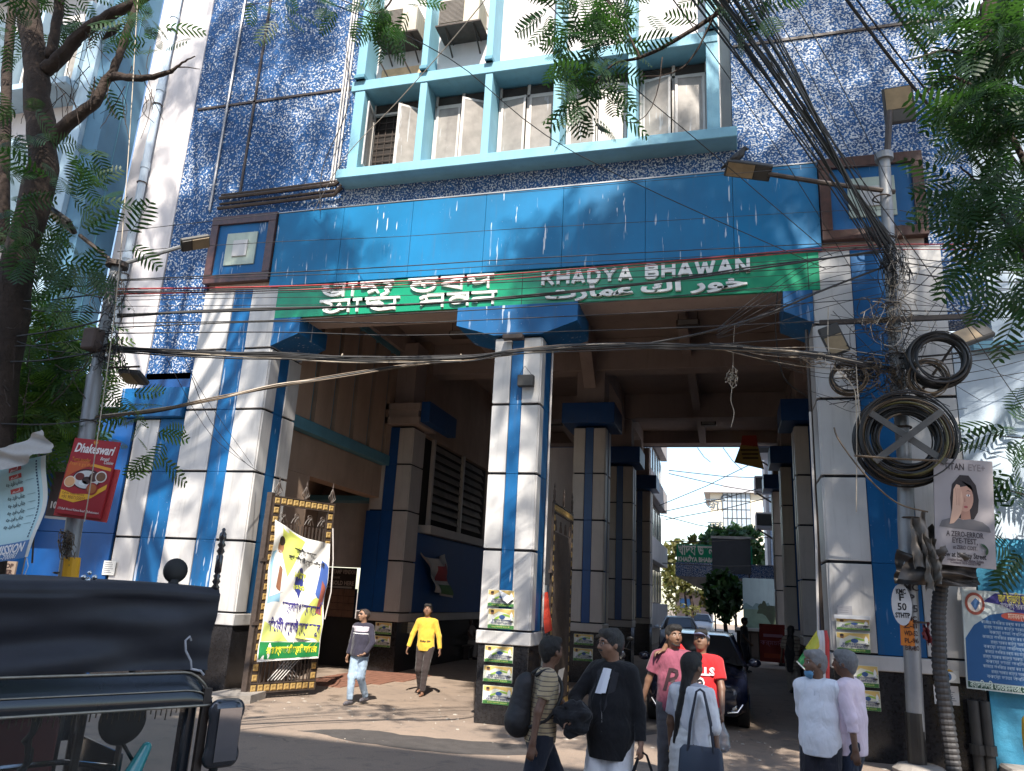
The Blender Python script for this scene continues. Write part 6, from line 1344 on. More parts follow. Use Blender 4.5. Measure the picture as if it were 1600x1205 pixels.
tangle('cable_tangle', 'wires tangled round the right pole just under the arm joint', 1400, 425, 22, 48, 30, 11.85, [m_cable, m_cable, m_cablew], 3)
tangle('cable_tangle', 'loose wires between the cross arm and the right pole', 1385, 500, 40, 38, 30, 11.8, [m_cable, m_cabley, m_cablew], 4)
tangle('cable_tangle', 'wires tangled round the left pole at its middle', 168, 545, 26, 34, 26, 5.95, [m_cable, m_cable, m_cabley], 5, (.002, .005))
tangle('cable_tangle', 'wires tangled round the upper part of the left pole', 178, 465, 22, 36, 22, 5.95, [m_cable, m_cable, m_cabley], 6, (.002, .004))
tangle('cable_tangle', 'brown coil of old wire tied low on the left pole under the red board', 104, 850, 12, 24, 22, 5.9, [m_cabley, m_cable], 7, (.002, .004))
tangle('cable_tangle', 'small pale knot of wires hanging below the bundle near the right pier', 1275, 562, 26, 9, 12, 11.4, [m_cabley, m_cablew], 8)
tangle('cable_tangle', 'pale tuft of string hanging on a thread in the right opening', 1145, 592, 7, 12, 14, 11, [m_cablew], 9, (.003, .005))
tangle('cable_tangle', 'small dark coils of cable on the right granite frame behind the pole', 1375, 362, 18, 10, 14, 11.9, [m_cable], 10)
wire([(1148, 505), (1146, 540), (1145, 585)], 11, 11, .003, mat=m_cablew, label='thin thread holding the pale tuft of string'); wire([(1145, 598), (1142, 625), (1147, 645), (1142, 668)], 11, 11, .004, mat=m_cablew, label='loose end dangling from the pale tuft of string')
wire([(1215, 455), (1212, 520), (1225, 590), (1262, 620)], 12.4, 13.4, .012, label='black cable curving down from the right blue capital into the passage')
wire([(1294, 480), (1297, 560), (1330, 600), (1338, 640), (1338, 800)], 11.6, 11.6, .007, mat=m_cablew, label='pale vertical wire dropping left of the right pole'); wire([(1337, 560), (1342, 640), (1348, 700)], 11.6, 11.6, .007, mat=m_cablew, label='short pale wire hanging beside the big cable coil')
wire([(1303, 668), (1312, 690), (1350, 740), (1400, 785), (1450, 800)], 11.5, 11.5, .012, mat=m_cabley, label='stiff brown cable curving from the right pier to the scrap sheets'); wire([(1335, 712), (1400, 717), (1468, 720)], 11.4, 11.4, .016, mat=m_cabley, label='brown wooden stick lying across the big cable coil')
wire([(215, 0), (200, 250), (180, 480), (150, 700), (132, 815)], 5.6, 5.6, .005, 'l', mat=m_cablew, label='pale string hanging down across the red restaurant board')
def coil(label, cx, cy, r, n, w, Y, mats, rr, seed, cross=False):
    rs = random.Random(seed); c = at(cx, cy, Y); T = thing('cable_coil', label, 'cable coil', tuple(c)); s = float(Y/ray(cx, cy)[1]/1203)
    for k in range(n):
        R_ = (r-w*rs.random()**.8)*s; mb = MB(); cc = (c[0]+rs.uniform(-.03, .03), Y+rs.uniform(-.12, .12), c[2]+rs.uniform(-.03, .03)); mb.ring(cc, R_, rr*rs.uniform(.7, 1.3), 40, 5, (rs.uniform(-.2, .2), -1, rs.uniform(-.16, .16))); ob('turn', mb, rs.choice(mats), T)
    if cross:
        for sg in (1, -1):
            d = Vector((math.cos(R(38)), 0, sg*math.sin(R(38)))); m_ = frame((c[0], Y-.16-.03*sg, c[2]), tuple(d), (-d.z, 0, d.x)); ob('cross_board', MB().box(-r*s*.86, r*s*.86, -.045, .045, -.012, .012).xf(m_), M('weathered_board', (.10, .095, .09), .8, .3, 6, grime=.5), T)
    return T
m_cableg = M('olive_cable', (.09, .075, .02), .5, .3, 6)
coil('largest cable coil with a cross of grey boards on the right pole', 1415, 686, 74, 60, 32, 11.72, [m_cable, m_cable, m_cable, m_cableg, m_cabley], .012, 1, True)
coil('thick black cable ring right of the right pole', 1466, 563, 45, 26, 9, 11.75, [m_cable], .013, 2)
coil('small cable ring inside the thick black ring', 1450, 590, 30, 12, 6, 11.7, [m_cable, m_cabley], .008, 3)
coil('small hanging cable ring against the right pier', 1327, 590, 27, 9, 4, 11.75, [m_cable, m_cabley], .010, 4)
# sky wires inside the compound
for a, b in (((1045, 735), (1215, 748)), ((1045, 740), (1225, 775)), ((1030, 790), (1180, 722)), ((1035, 800), (1225, 752)), ((1040, 812), (1225, 772)), ((1032, 805), (1150, 830)), ((1040, 846), (1200, 840)), ((1035, 880), (1230, 884)), ((1090, 700), (1110, 722)), ((1130, 700), (1160, 735))):
    o = ob('cable', MB().tube([tuple(at(*a, 34)), tuple(at((a[0]+b[0])/2, (a[1]+b[1])/2+3, 36)), tuple(at(*b, 38))], .018, 4), m_cable); tag(o, 'thin cable strung across the sky beyond the passage', 'cable', 'cables beyond the passage')
wire([(300, 590), (330, 660), (380, 720), (410, 740)], 8, 12.3, .005, label='thin cable slanting across the left pier towards the gate'); wire([(260, 560), (330, 680), (400, 735)], 7, 12.3, .004); wire([(280, 540), (320, 620), (395, 728)], 7, 12.3, .004)
# ---------------------------------------------------------------- soft bodies from blended round limbs
def _d(p, X):
    typ = p[0]
    if typ == 'c':
        _, a, b, r0, r1, k, sq, cut = p; ba = b-a; L2 = max(ba@ba, 1e-9); Q = X-a; t = np.clip((Q@ba)/L2, 0, 1)
        V = Q-t[..., None]*ba
        if sq is not None: n, f = sq; V = V+(V@n)[..., None]*n*(1/f-1)
        d = np.sqrt((V*V).sum(-1))-(r0+(r1-r0)*t)
        if sq is not None: d = d*(.35+.65*sq[1])
        if cut is not None: c0, cn = cut; d = np.maximum(d, (X-c0)@cn)
        return d
    _, c, r, M3, k = p; Q = (X-c)@M3; q = np.sqrt(((Q/r)**2).sum(-1)); return (q-1)*min(r)*(.6+.4*max(r)/min(r)*.5)
def cap(a, b, r0, r1=None, k=.02, sq=None, cut=None): return ('c', np.array(a, float), np.array(b, float), r0, r0 if r1 is None else r1, k, sq, cut)
def elp(c, r, M3=None, k=.02): return ('e', np.array(c, float), np.array(r, float), np.eye(3) if M3 is None else M3, k)
def bbox(p):
    if p[0] == 'c': r = max(p[3], p[4])*1.05; return np.minimum(p[1], p[2])-r, np.maximum(p[1], p[2])+r
    r = max(p[2])*1.05; return p[1]-r, p[1]+r
def smesh(prims, vox, clips=(), wr=0, seed=0, sub=()):
    lo = np.min([bbox(p)[0] for p in prims], 0)-3*vox; hi = np.max([bbox(p)[1] for p in prims], 0)+3*vox
    n = np.ceil((hi-lo)/vox).astype(int)+1; G = np.full(n, .25, np.float32)
    def box(p, m):
        a, b = bbox(p); i0 = np.maximum(np.floor((a-m-lo)/vox).astype(int), 0); i1 = np.minimum(np.ceil((b+m-lo)/vox).astype(int)+1, n)
        ax = [lo[j]+vox*np.arange(i0[j], i1[j]) for j in range(3)]
        return tuple(slice(i0[j], i1[j]) for j in range(3)), np.stack(np.meshgrid(*ax, indexing='ij'), -1)
    for p in prims:
        k = p[5] if p[0] == 'c' else p[4]; s, X = box(p, k+.04); d = _d(p, X); g = G[s]; h = np.clip(.5+.5*(g-d)/k, 0, 1); G[s] = g*(1-h)+d*h-k*h*(1-h)
    for p in sub:
        k = .008; s, X = box(p, .03); d = -_d(p, X); g = G[s]; h = np.clip(.5-.5*(g-d)/k, 0, 1); G[s] = g*(1-h)+d*h+k*h*(1-h)
    ax = [lo[j]+vox*np.arange(n[j]) for j in range(3)]; X = None
    if clips or wr: X = np.stack(np.meshgrid(*ax, indexing='ij'), -1)
    if wr:
        rs = np.random.RandomState(seed); W_ = 0
        for i in range(7):
            kv = rs.normal(0, 1, 3)*np.array([16, 16, 34])*(1+.45*i); W_ = W_+np.sin(X@kv+rs.uniform(0, 6)+1.6*np.sin(X@(rs.normal(0, 1, 3)*9)))/(1+.5*i)
        G = G+wr*.30*W_
    for c0, cn in clips: G = np.maximum(G, (X-np.array(c0))@np.array(cn, float))
    sgn = G < 0; c = np.zeros(np.array(G.shape)-1, int)
    acc = np.zeros((*c.shape, 3)); cnt = np.zeros(c.shape)
    corners = [(i, j, k) for i in (0, 1) for j in (0, 1) for k in (0, 1)]
    nx, ny, nz = c.shape
    mixd = np.zeros(c.shape, bool); a0 = sgn[:nx, :ny, :nz]
    for i, j, k in corners[1:]: mixd |= sgn[i:nx+i, j:ny+j, k:nz+k] != a0
    idx = np.argwhere(mixd); m = len(idx)
    P = np.zeros((m, 3)); C = np.zeros(m)
    for a in corners:
        for b in corners:
            if sum(b)-sum(a) == 1 and all(q >= p for p, q in zip(a, b)):
                ga = G[tuple((idx+a).T)]; gb = G[tuple((idx+b).T)]; e = (ga < 0) != (gb < 0); t = np.where(e, ga/(ga-gb+1e-12), 0)
                P += e[:, None]*(np.array(a)+t[:, None]*(np.array(b)-np.array(a))); C += e
    V = lo+vox*(idx+P/C[:, None]); vid = np.full(c.shape, -1); vid[tuple(idx.T)] = np.arange(m); F = []
    for axn in range(3):
        o1, o2 = [k for k in range(3) if k != axn]; A = G[:-1] if axn == 0 else (G[:, :-1] if axn == 1 else G[:, :, :-1]); B_ = G[1:] if axn == 0 else (G[:, 1:] if axn == 1 else G[:, :, 1:])
        E_ = np.argwhere((A < 0) != (B_ < 0)); ok = (E_[:, o1] > 0) & (E_[:, o2] > 0) & (E_[:, o1] < G.shape[o1]-1) & (E_[:, o2] < G.shape[o2]-1); E_ = E_[ok]
        q = []
        for d1, d2 in ((1, 1), (0, 1), (0, 0), (1, 0)):
            w = E_.copy(); w[:, o1] -= d1; w[:, o2] -= d2; q.append(vid[tuple(w.T)])
        q = np.stack(q, 1); inside = A[tuple(E_.T)] < 0; fl = inside ^ (axn == 1); q[~fl] = q[~fl][:, ::-1]; F.append(q)
    return V, np.concatenate(F)
def rotz(a): a = R(a); return np.array([[math.cos(a), -math.sin(a), 0], [math.sin(a), math.cos(a), 0], [0, 0, 1]])
def rotx(a): a = R(a); return np.array([[1, 0, 0], [0, math.cos(a), -math.sin(a)], [0, math.sin(a), math.cos(a)]])
def roty(a): a = R(a); return np.array([[math.cos(a), 0, math.sin(a)], [0, 1, 0], [-math.sin(a), 0, math.cos(a)]])
def ik(a, c, l1, l2, pole):
    a, c, pole = np.array(a, float), np.array(c, float), np.array(pole, float); d = c-a; L = np.linalg.norm(d)
    if L > (l1+l2)*.995: c = a+d/L*(l1+l2)*.995; d = c-a; L = np.linalg.norm(d)
    u = d/L; x = (l1*l1-l2*l2+L*L)/(2*L); h = math.sqrt(max(l1*l1-x*x, 0)); p = pole-u*(pole@u); p = p/(np.linalg.norm(p)+1e-9); return a+u*x+p*h, c
m_eye = ink(215, 205, 198, .3); m_iris = ink(25, 18, 15, .2)
def cloth_mat(name, col, stripes=None, rough=.85, var=.1):
    if name in MATS: return MATS[name]
    s = NT(name); c = s.ramp(s.noise(7, 5), [(.3, tuple(v*(1-var) for v in col)), (.7, tuple(min(1, v*(1+var)) for v in col))])
    if stripes:
        z, period, w, c2 = stripes; sep = s.n('SeparateXYZ'); s.l(s.co(), sep.inputs[0]); a = s.n('Math', operation='MULTIPLY_ADD'); s.l(sep.outputs[2], a.inputs[0]); a.inputs[1].default_value = 1/period; a.inputs[2].default_value = z; f = s.n('Math', operation='FRACT'); s.l(a.outputs[0], f.inputs[0]); g = s.n('Math', operation='LESS_THAN'); s.l(f.outputs[0], g.inputs[0]); g.inputs[1].default_value = w; c = s.mix(g.outputs[0], c, c2)
    s.l(c, s.b.inputs['Base Color']); s.b.inputs['Roughness'].default_value = rough; s.b.inputs['Sheen Weight'].default_value = .15; s.b.inputs['Specular IOR Level'].default_value = .25
    w = s.n('TexNoise'); w.inputs['Scale'].default_value = 14; w.inputs['Detail'].default_value = 4; s.l(s.co(1, 1, .6), w.inputs['Vector']); w2 = s.n('TexNoise'); w2.inputs['Scale'].default_value = 5.5; w2.inputs['Detail'].default_value = 2.5; w2.inputs['Distortion'].default_value = .5; s.l(s.co(1.6, 1.6, .8), w2.inputs['Vector']); ad = s.n('Math', operation='MULTIPLY_ADD'); s.l(w2.outputs[0], ad.inputs[0]); ad.inputs[1].default_value = 3.0; s.l(w.outputs[0], ad.inputs[2]); s.bump(ad.outputs[0], .6, .02); MATS[name] = s.m; return s.m
def skin_mat(name, col): 
    if name in MATS: return MATS[name]
    s = NT(name)
    if name.startswith('hair'): s.bump(s.noise(60, 5, s.co(1, 1, .25), .8), 1, .02)
    c = s.ramp(s.noise(18, 4), [(.3, tuple(v*.85 for v in col)), (.7, tuple(v*1.1 for v in col))]); s.l(c, s.b.inputs['Base Color']); s.b.inputs['Roughness'].default_value = .5; s.b.inputs['Subsurface Weight'].default_value = .0; MATS[name] = s.m; return s.m
class Person:
    def __init__(s, label, loc, H, yaw, skin=(.20, .105, .062), hair=(.012, .01, .009), head=(0, 0), lean=(0, 0), wl=(.30, -.02, .80), wr=(-.30, -.02, .80), el=(.3, .9, 0), er=(-.3, .9, 0),
                 fl=(.10, 0), fr=(-.10, 0), lz=0, rz=0, hip=.93, belly=0, wide=1, hl=None, hr=None, curl=35, long_hair=False, bald=0, kl=(0, -1, 0), kr=(0, -1, 0), vox=.0085, shoe=None, hipy=0):
        s.s = H/1.74; s.R = rotz(yaw); s.loc = np.array(loc, float); s.vox = vox/s.s
        s.T = thing('person', label, 'person', tuple(s.loc)); s.skin = skin_mat('skin_%d' % int(skin[0]*1000), skin); s.hairm = skin_mat('hair_%d' % int(hair[0]*1000), hair)
        lx, ly = lean; C_ = lambda x, y, z: np.array([x+lx*(z-hip)/.5, y+hipy+ly*(z-hip)/.5, z+hip-.93]); s.C = C_; s.wide = wide; s.belly = belly; s.hip = hip
        s.sh = [C_(.175*wide, .01, 1.405), C_(-.175*wide, .01, 1.405)]
        el_, wl_ = ik(s.sh[0], np.array(wl), .285, .26, el); er_, wr_ = ik(s.sh[1], np.array(wr), .285, .26, er); s.el, s.wr = [el_, er_], [wl_, wr_]
        s.hp = [C_(.09, 0, .93), C_(-.09, 0, .93)]; an = [np.array([fl[0], fl[1], .085+lz]), np.array([fr[0], fr[1], .085+rz])]
        kn = []; an2 = []
        for i in (0, 1): k_, a_ = ik(s.hp[i], an[i], .44, .42, (kl, kr)[i]); kn.append(k_); an2.append(a_)
        s.kn, s.an = kn, an2; Z = np.array([0, 1, 0.])
        hy, hpch = head; s.Hm = rotz(hy)@rotx(hpch); s.hc = C_(0, -.005, 1.50)+s.Hm@np.array([0, -.018, .125]); hc, Hm = s.hc, s.Hm; hh = lambda x, y, z: hc+Hm@(np.array([x, y, z])*1.06); s.hh = hh; s.vy = Z
        B_ = [elp(hh(0, .012, .022), (.079, .099, .093), Hm, .02), cap(hh(0, -.028, -.048), hh(0, -.040, -.078), .050, .034, .03), elp(hh(0, -.02, -.02), (.069, .079, .089), Hm, .02),
              cap(hh(0, -.088, .012), hh(0, -.108, -.022), .009, .0135, .010), cap(hh(-.012, -.094, -.026), hh(.012, -.094, -.026), .009, .009, .008), cap(hh(-.045, -.072, .030), hh(.045, -.072, .030), .012, .012, .014),
              cap(hh(-.019, -.083, -.053), hh(.019, -.083, -.053), .0085, .0085, .007), cap(hh(-.014, -.079, -.064), hh(.014, -.079, -.064), .009, .009, .007), cap(hh(-.045, -.05, -.012), hh(-.05, -.04, -.03), .022, .022, .02), cap(hh(.045, -.05, -.012), hh(.05, -.04, -.03), .022, .022, .02),
              cap(hh(0, .02, -.05), C_(0, .01, 1.41), .052, .058, .03)]
        for sg in (1, -1): B_.append(elp(hh(sg*.078, .008, -.008), (.009, .02, .031), Hm, .006))
        B_ += [cap(s.sh[0]*.8+s.sh[1]*.2, s.sh[1]*.8+s.sh[0]*.2, .055, .055, .05), cap(C_(0, 0, 1.3), C_(0, 0, 1.0), .13, .12, .05, (Z, .68))]
        for i in (0, 1):
            B_ += [cap(s.sh[i], s.el[i], .046*wide, .038, .02), cap(s.el[i], s.wr[i], .037, .025, .02)]; B_ += s.hand(i, (hl, hr)[i], curl if not isinstance(curl, tuple) else curl[i])
            B_ += [cap(s.hp[i], s.kn[i], .08, .055, .03), cap(s.kn[i], s.an[i], .052, .034, .03)]
            if shoe is None: B_ += [cap(s.an[i]+np.array([0, .02, -.05]), s.an[i]+np.array([0, -.14, -.065]), .032, .022, .02)]
        s.mesh('body', B_, s.skin, s.vox, sub=[elp(hh(sg*.031, -.092, .012), (.017, .012, .011), Hm) for sg in (1, -1)])
        for sg in (1, -1):
            V = MB().ball(tuple(hh(sg*.031, -.074, .011)), .0115, 10, 6); s.put('eye', V, m_eye); V = MB().ball(tuple(hh(sg*.031, -.0845, .011)), (.0055, .004, .0055), 8, 5); s.put('pupil', V, m_iris)
            s.put('eyebrow', MB().tube([tuple(hh(sg*.016, -.092, .030)), tuple(hh(sg*.033, -.091, .036)), tuple(hh(sg*.05, -.078, .031))], .0042, 5), s.hairm)
        s.put('lips', MB().tube([tuple(hh(-.022, -.086, -.058)), tuple(hh(0, -.0935, -.057)), tuple(hh(.022, -.086, -.058))], .0042, 5), skin_mat('lip_%d' % int(skin[0]*1000), tuple(v*.62 for v in skin)))
        n = Hm@np.array([0, -1, -.62]); n /= np.linalg.norm(n)
        hp_ = [elp(hh(0, .018, .032+bald*-.006), (.091, .110, .104-bald*.02), Hm, .02), cap(hh(0, .06, -.01), hh(0, .060, -.055), .055, .042, .03), cap(hh(-.035, -.050, .085-bald*.02), hh(.035, -.050, .085-bald*.02), .038-bald*.014, .038-bald*.014, .02)]
        if not long_hair: s.mesh('hair', hp_, s.hairm, s.vox, clips=[(hh(0, -.066+bald*.05, .040), n)], wr=.008, seed=3, sub=[elp(hh(0, -.105, -.015), (.062, .075, .075), Hm)])
        else: s.mesh('hair', hp_+long_hair(s), s.hairm, s.vox, clips=[(hh(0, -.058, .052), n)] if False else [], wr=.002, seed=3, sub=[elp(hh(0, -.115, -.035), (.066, .085, .095), Hm)])
        if shoe is not None:
            for i in (0, 1):
                a = s.an[i]; yawf = np.array([0, -1, 0]); s.mesh('shoe', [cap(a+np.array([0, .03, -.045]), a+np.array([0, -.10, -.055]), .042, .036, .03), cap(a+np.array([0, .02, -.02]), a+np.array([0, .03, -.05]), .042, .042, .03), cap(a+np.array([0, -.1, -.055]), a+np.array([0, -.16, -.06]), .037, .028, .03)], shoe, .010/s.s, clips=[((0, 0, min(a[2], 9)-.082), (0, 0, -1))])
    def hand(s, i, hd, curl):
        w = s.wr[i]; sg = 1 if i == 0 else -1
        fdir = (w-s.el[i]); fdir /= np.linalg.norm(fdir); h = fdir if hd is None else np.array(hd, float)/np.linalg.norm(hd)
        side = np.array([0, -1, 0.])-h*(-h[1]); 
        if np.linalg.norm(side) < .2: side = np.array([0, 0, 1.])-h*h[2]
        side /= np.linalg.norm(side); pn = np.cross(h, side)*1.0      # palm normal, thumb towards 'side'
        if pn[0]*sg > 0: pn = -pn
        P = [cap(w, w+h*.075, .033, .036, .012, (pn, .42))]
        for k, (o, L) in enumerate(((.027, .062), (.009, .072), (-.009, .068), (-.026, .054))):
            b = w+h*.082+side*o; c = R(curl+5*k); d1 = h*math.cos(c*.5)+pn*math.sin(c*.5); d2 = h*math.cos(c*1.5)+pn*math.sin(c*1.5); P += [cap(b-h*.015, b+d1*L*.5, .0095, .0085, .006), cap(b+d1*L*.5, b+d1*L*.5+d2*L*.5, .0085, .007, .005)]
        b = w+h*.03+side*.026; d = (h*.75+side*.6+pn*.25); d /= np.linalg.norm(d); P += [cap(b, b+d*.038, .0115, .010, .008), cap(b+d*.038, b+d*.038+(h*.95+pn*.3+side*.1)*.03, .010, .008, .006)]
        return P
    def W(s, V): return (np.asarray(V)*s.s)@s.R.T+s.loc
    def mesh(s, name, prims, mat, vox, clips=(), wr=0, seed=0, sub=(), label=None):
        V, F = smesh(prims, vox, clips, wr, seed, sub); o = npmesh(name, s.W(V), F, mat, s.T, smooth=True)
        if label: o['label'] = label
        return o
    def put(s, name, mb, mat, smooth=True, thin=None): mb.v = [tuple(p) for p in s.W(np.array(mb.v))]; return ob(name, mb, mat, s.T, smooth=smooth)
    def torso(s, g, bot=.92):
        C_, Z, w, b = s.C, s.vy, s.wide, s.belly
        return [cap(s.sh[0]*.86+s.sh[1]*.14, s.sh[1]*.86+s.sh[0]*.14, .058+g, .058+g, .06), cap(C_(0, .0, 1.30), C_(0, 0, 1.14), .150*w+g, .138*w+g+b*.3, .07, (Z, .68)), cap(C_(0, -b*.3, 1.14), C_(0, -b*.4, .94), .136*w+g+b*.3, .150*w+g+b*.2, .07, (Z, .72+b)), cap(C_(0, -b*.4, .94), C_(0, -b*.3, min(bot, .92)), .150*w+g+b*.2, .158*w+g+b*.1, .06, (Z, .76+b*.6))]
    def shirt(s, mat, hem=.86, sleeve=.55, g=.016, open_=0, wr=.0035, collar=None, name='shirt', seed=1, sr=.058, neck=.0):
        P = s.torso(g, hem-.16)
        for i in (0, 1):
            a, e, w = s.sh[i], s.el[i], s.wr[i]
            if sleeve <= 1: q = a+(e-a)*sleeve; n = (e-a)/np.linalg.norm(e-a); P.append(cap(a, q+n*.03, sr+g*.3, sr-.002+g*.2, .025, None, (q, n)))
            else:
                q = e+(w-e)*(sleeve-1); n = (w-e)/np.linalg.norm(w-e); P += [cap(a, e, sr+g*.3, .048+g*.4, .03), cap(e, q+n*.03, .046+g*.4, .036+g*.4, .02, None, (q, n))]
        C_ = s.C; P.append(cap(C_(0, .015, 1.40), C_(0, .022, 1.465), .062+g*.4, .060+g*.2, .02, None, (C_(0, 0, 1.452+neck), np.array([0, .35, .93]))))
        o = s.mesh(name, P, mat, .0105/s.s, clips=[((0, 0, s.C(0, 0, hem)[2]), (0, 0, -1))], wr=wr, seed=seed); s.sp = P
        if collar:
            for sg in (1, -1):
                a = MB(); p = [C_(sg*.005, -.068, 1.418), C_(sg*.062, -.03, 1.462), C_(sg*.070, .035, 1.470), C_(sg*.085, .02, 1.44), C_(sg*.07, -.06, 1.415), C_(sg*.045, -.10, 1.385)]; q = [v+np.array([0, -.004, .004]) for v in p]; a.add([tuple(v) for v in p+q], [(0, 1, 2, 3, 4, 5), (11, 10, 9, 8, 7, 6)]+[(i, (i+1) % 6, (i+1) % 6+6, i+6) for i in range(6)]); s.put('collar', a, collar, False)
        return o
    def trousers(s, mat, g=.012, hem=.06, wide=0, wr=.004, seed=2):
        C_ = s.C; P = [cap(C_(0, 0, 1.0), C_(0, 0, .90), .135*s.wide+g, .148+g, .05, (s.vy, .8))]
        for i in (0, 1):
            n = (s.an[i]-s.kn[i]); n /= np.linalg.norm(n); P += [cap(s.hp[i]+np.array([0, 0, -.02]), s.kn[i], .092+g, .066+g+wide*.4, .035), cap(s.kn[i], s.an[i]+n*.02, .064+g+wide*.4, .046+g+wide, .03, None, (s.an[i]+n*(.0), n))]
        return s.mesh('trousers', P, mat, .0115/s.s, wr=wr, seed=seed)
    def front(s, u, v, prims=None, off=.006, side=-1):      # point on the shirt front/back at body coordinates
        prims = prims or s.sp; p = np.array([u, side*.5, v]); 
        for _ in range(26):
            d = min(float(_d(q, p[None])[0]) for q in prims)
            if d < .002: break
            p[1] -= side*max(d*.8, .003)
            if side*p[1] < -.1: break
        p[1] += side*off; return p
    def chest_text(s, str_, u, v, size, w, mat, side=-1, bold=.003, name='lettering', shear=0):
        me = textmesh(str_, size, .0, bold, 'CENTER', shear); n = len(me.vertices); co = np.empty(n*3, np.float32); me.vertices.foreach_get('co', co); co = co.reshape(-1, 3)
        bm = bmesh.new(); bm.from_mesh(me); bmesh.ops.triangulate(bm, faces=bm.faces[:])
        ww_ = max(1e-6, co[:, 0].max()-co[:, 0].min()); k = w/ww_
        for q in bm.verts:
            x, y = q.co.x*k*(1 if side < 0 else -1)+u, q.co.y+v; p = s.front(x, y, None, .019, side); q.co = Vector(tuple(s.W(p[None])[0]))
        bm.to_mesh(me); bm.free(); me.materials.clear(); me.materials.append(mat); return link(name, me, s.T)
def spot(px, py, Y): p = at(px, py, Y); return (p[0], Y, 0), p[2]
def bag_strap(Pn, pts, r, mat, name='strap'): return Pn.put(name, MB().tube([tuple(p) for p in smoothpts([np.array(q, float) for q in pts], 4)], r, 6), mat)
black_cl = cloth_mat('black_cloth', (.014, .014, .016)); white_cl = cloth_mat('white_cotton', (.78, .78, .80), var=.04); navy_cl = cloth_mat('navy_trouser', (.018, .022, .035)); m_shoe = M('dark_shoe', (.025, .02, .018), .4)
# 1 man in striped navy jumper
l, h = spot(570, 952, 13.3)
p = Person('man in a navy jumper with pale striped shoulders and light jeans in the left gateway', l, h, -8, skin=(.27, .15, .095), hair=(.05, .035, .03), head=(-25, -6), wl=(.20, -.16, .93), el=(1, .5, 0), wr=(-.28, -.03, .80), fl=(.10, .16), fr=(-.05, -.14), lz=.05, bald=.6, belly=.05, shoe=M('grey_trainer', (.12, .11, .12), .6), hl=(-.8, -.3, -.5), curl=30)
p.shirt(cloth_mat('navy_jumper', (.028, .026, .042)), .87, 1.92, .02, sr=.06)
s_ = p; q = s_.C(0, 0, 1.30); P = s_.torso(.0225)+[cap(s_.sh[i], s_.el[i], .064, .054, .03) for i in (0, 1)]
p.mesh('pale_yoke', P, cloth_mat('grey_lilac_knit', (.42, .38, .42)), .011, clips=[((0, 0, 1.315), (0, 0, -1)), (s_.C(0, 0, 1.425), (0, 0, 1)), ])
p.mesh('white_stripe', s_.torso(.024)+[cap(s_.sh[i], s_.el[i], .066, .056, .03) for i in (0, 1)], white_cl, .009, clips=[((0, 0, 1.275), (0, 0, -1)), ((0, 0, 1.295), (0, 0, 1))])
p.trousers(cloth_mat('light_jeans', (.27, .35, .44), var=.25), .012)
p.put('sunglasses', MB().tube([tuple(p.hh(x, -.090+abs(x)*.25, .014)) for x in (-.06, -.03, 0, .03, .06)], .013, 6), M('dark_lens', (.02, .015, .015), .15))
# 2 man in yellow
l, h = spot(670, 945, 15.2)
p = Person('slim man in a mustard yellow long sleeved top and dark trousers', l, h, 4, skin=(.21, .11, .07), head=(8, -14), wl=(.33, -.05, .84), wr=(-.36, -.06, .86), el=(.6, .6, 0), er=(-.6, .6, 0), fl=(.05, -.16), fr=(-.10, .16), rz=.04, wide=1.0, lean=(-.01, 0))
p.shirt(cloth_mat('mustard_jersey', (.62, .40, .05)), .84, 1.95, .015); p.chest_text('Rider life', .02, 1.03, .055, .22, ink(70, 55, 25)); p.trousers(cloth_mat('black_brown_trouser', (.035, .026, .026)), .006)
# 3 man with backpack
l, h = spot(850, 997, 6.75)
p = Person('man in a beige striped t-shirt with a dark backpack striding to the right', l, h, 112, skin=(.16, .08, .048), head=(35, -2), wl=(.20, -.46, .92), wr=(-.27, .13, .80), el=(.2, .5, -.8), er=(-.3, .9, 0), fl=(.08, -.30), fr=(-.10, .32), rz=.06, lean=(0, -.05), hl=(0, -1, -.45), curl=(28, 34), shoe=m_shoe)
p.shirt(cloth_mat('beige_striped_tee', (.46, .36, .22), (0, .036, .22, (.13, .10, .085))), .87, .62, .018, sr=.062)
p.trousers(navy_cl, .012, wide=.01)
bp_ = [cap(p.C(0, .18, 1.34), p.C(0, .21, 1.02), .105, .13, .05, (np.array([1, 0, 0]), .95)), cap(p.C(-.05, .22, 1.05), p.C(.05, .22, 1.05), .09, .09, .05)]
p.mesh('backpack', bp_, M('black_nylon', (.02, .019, .021), .6, .3, 12, bump=.2), .012, wr=.006, seed=4, clips=[((0, .11, 0), (0, -1, 0))])
for sg in (1, -1): bag_strap(p, [p.C(sg*.10, .13, 1.42), p.C(sg*.125, .02, 1.475), p.C(sg*.13, -.10, 1.38), p.C(sg*.15, -.11, 1.24), p.C(sg*.17, -.02, 1.08), p.C(sg*.13, .13, 1.0)], .018, m_rubber)
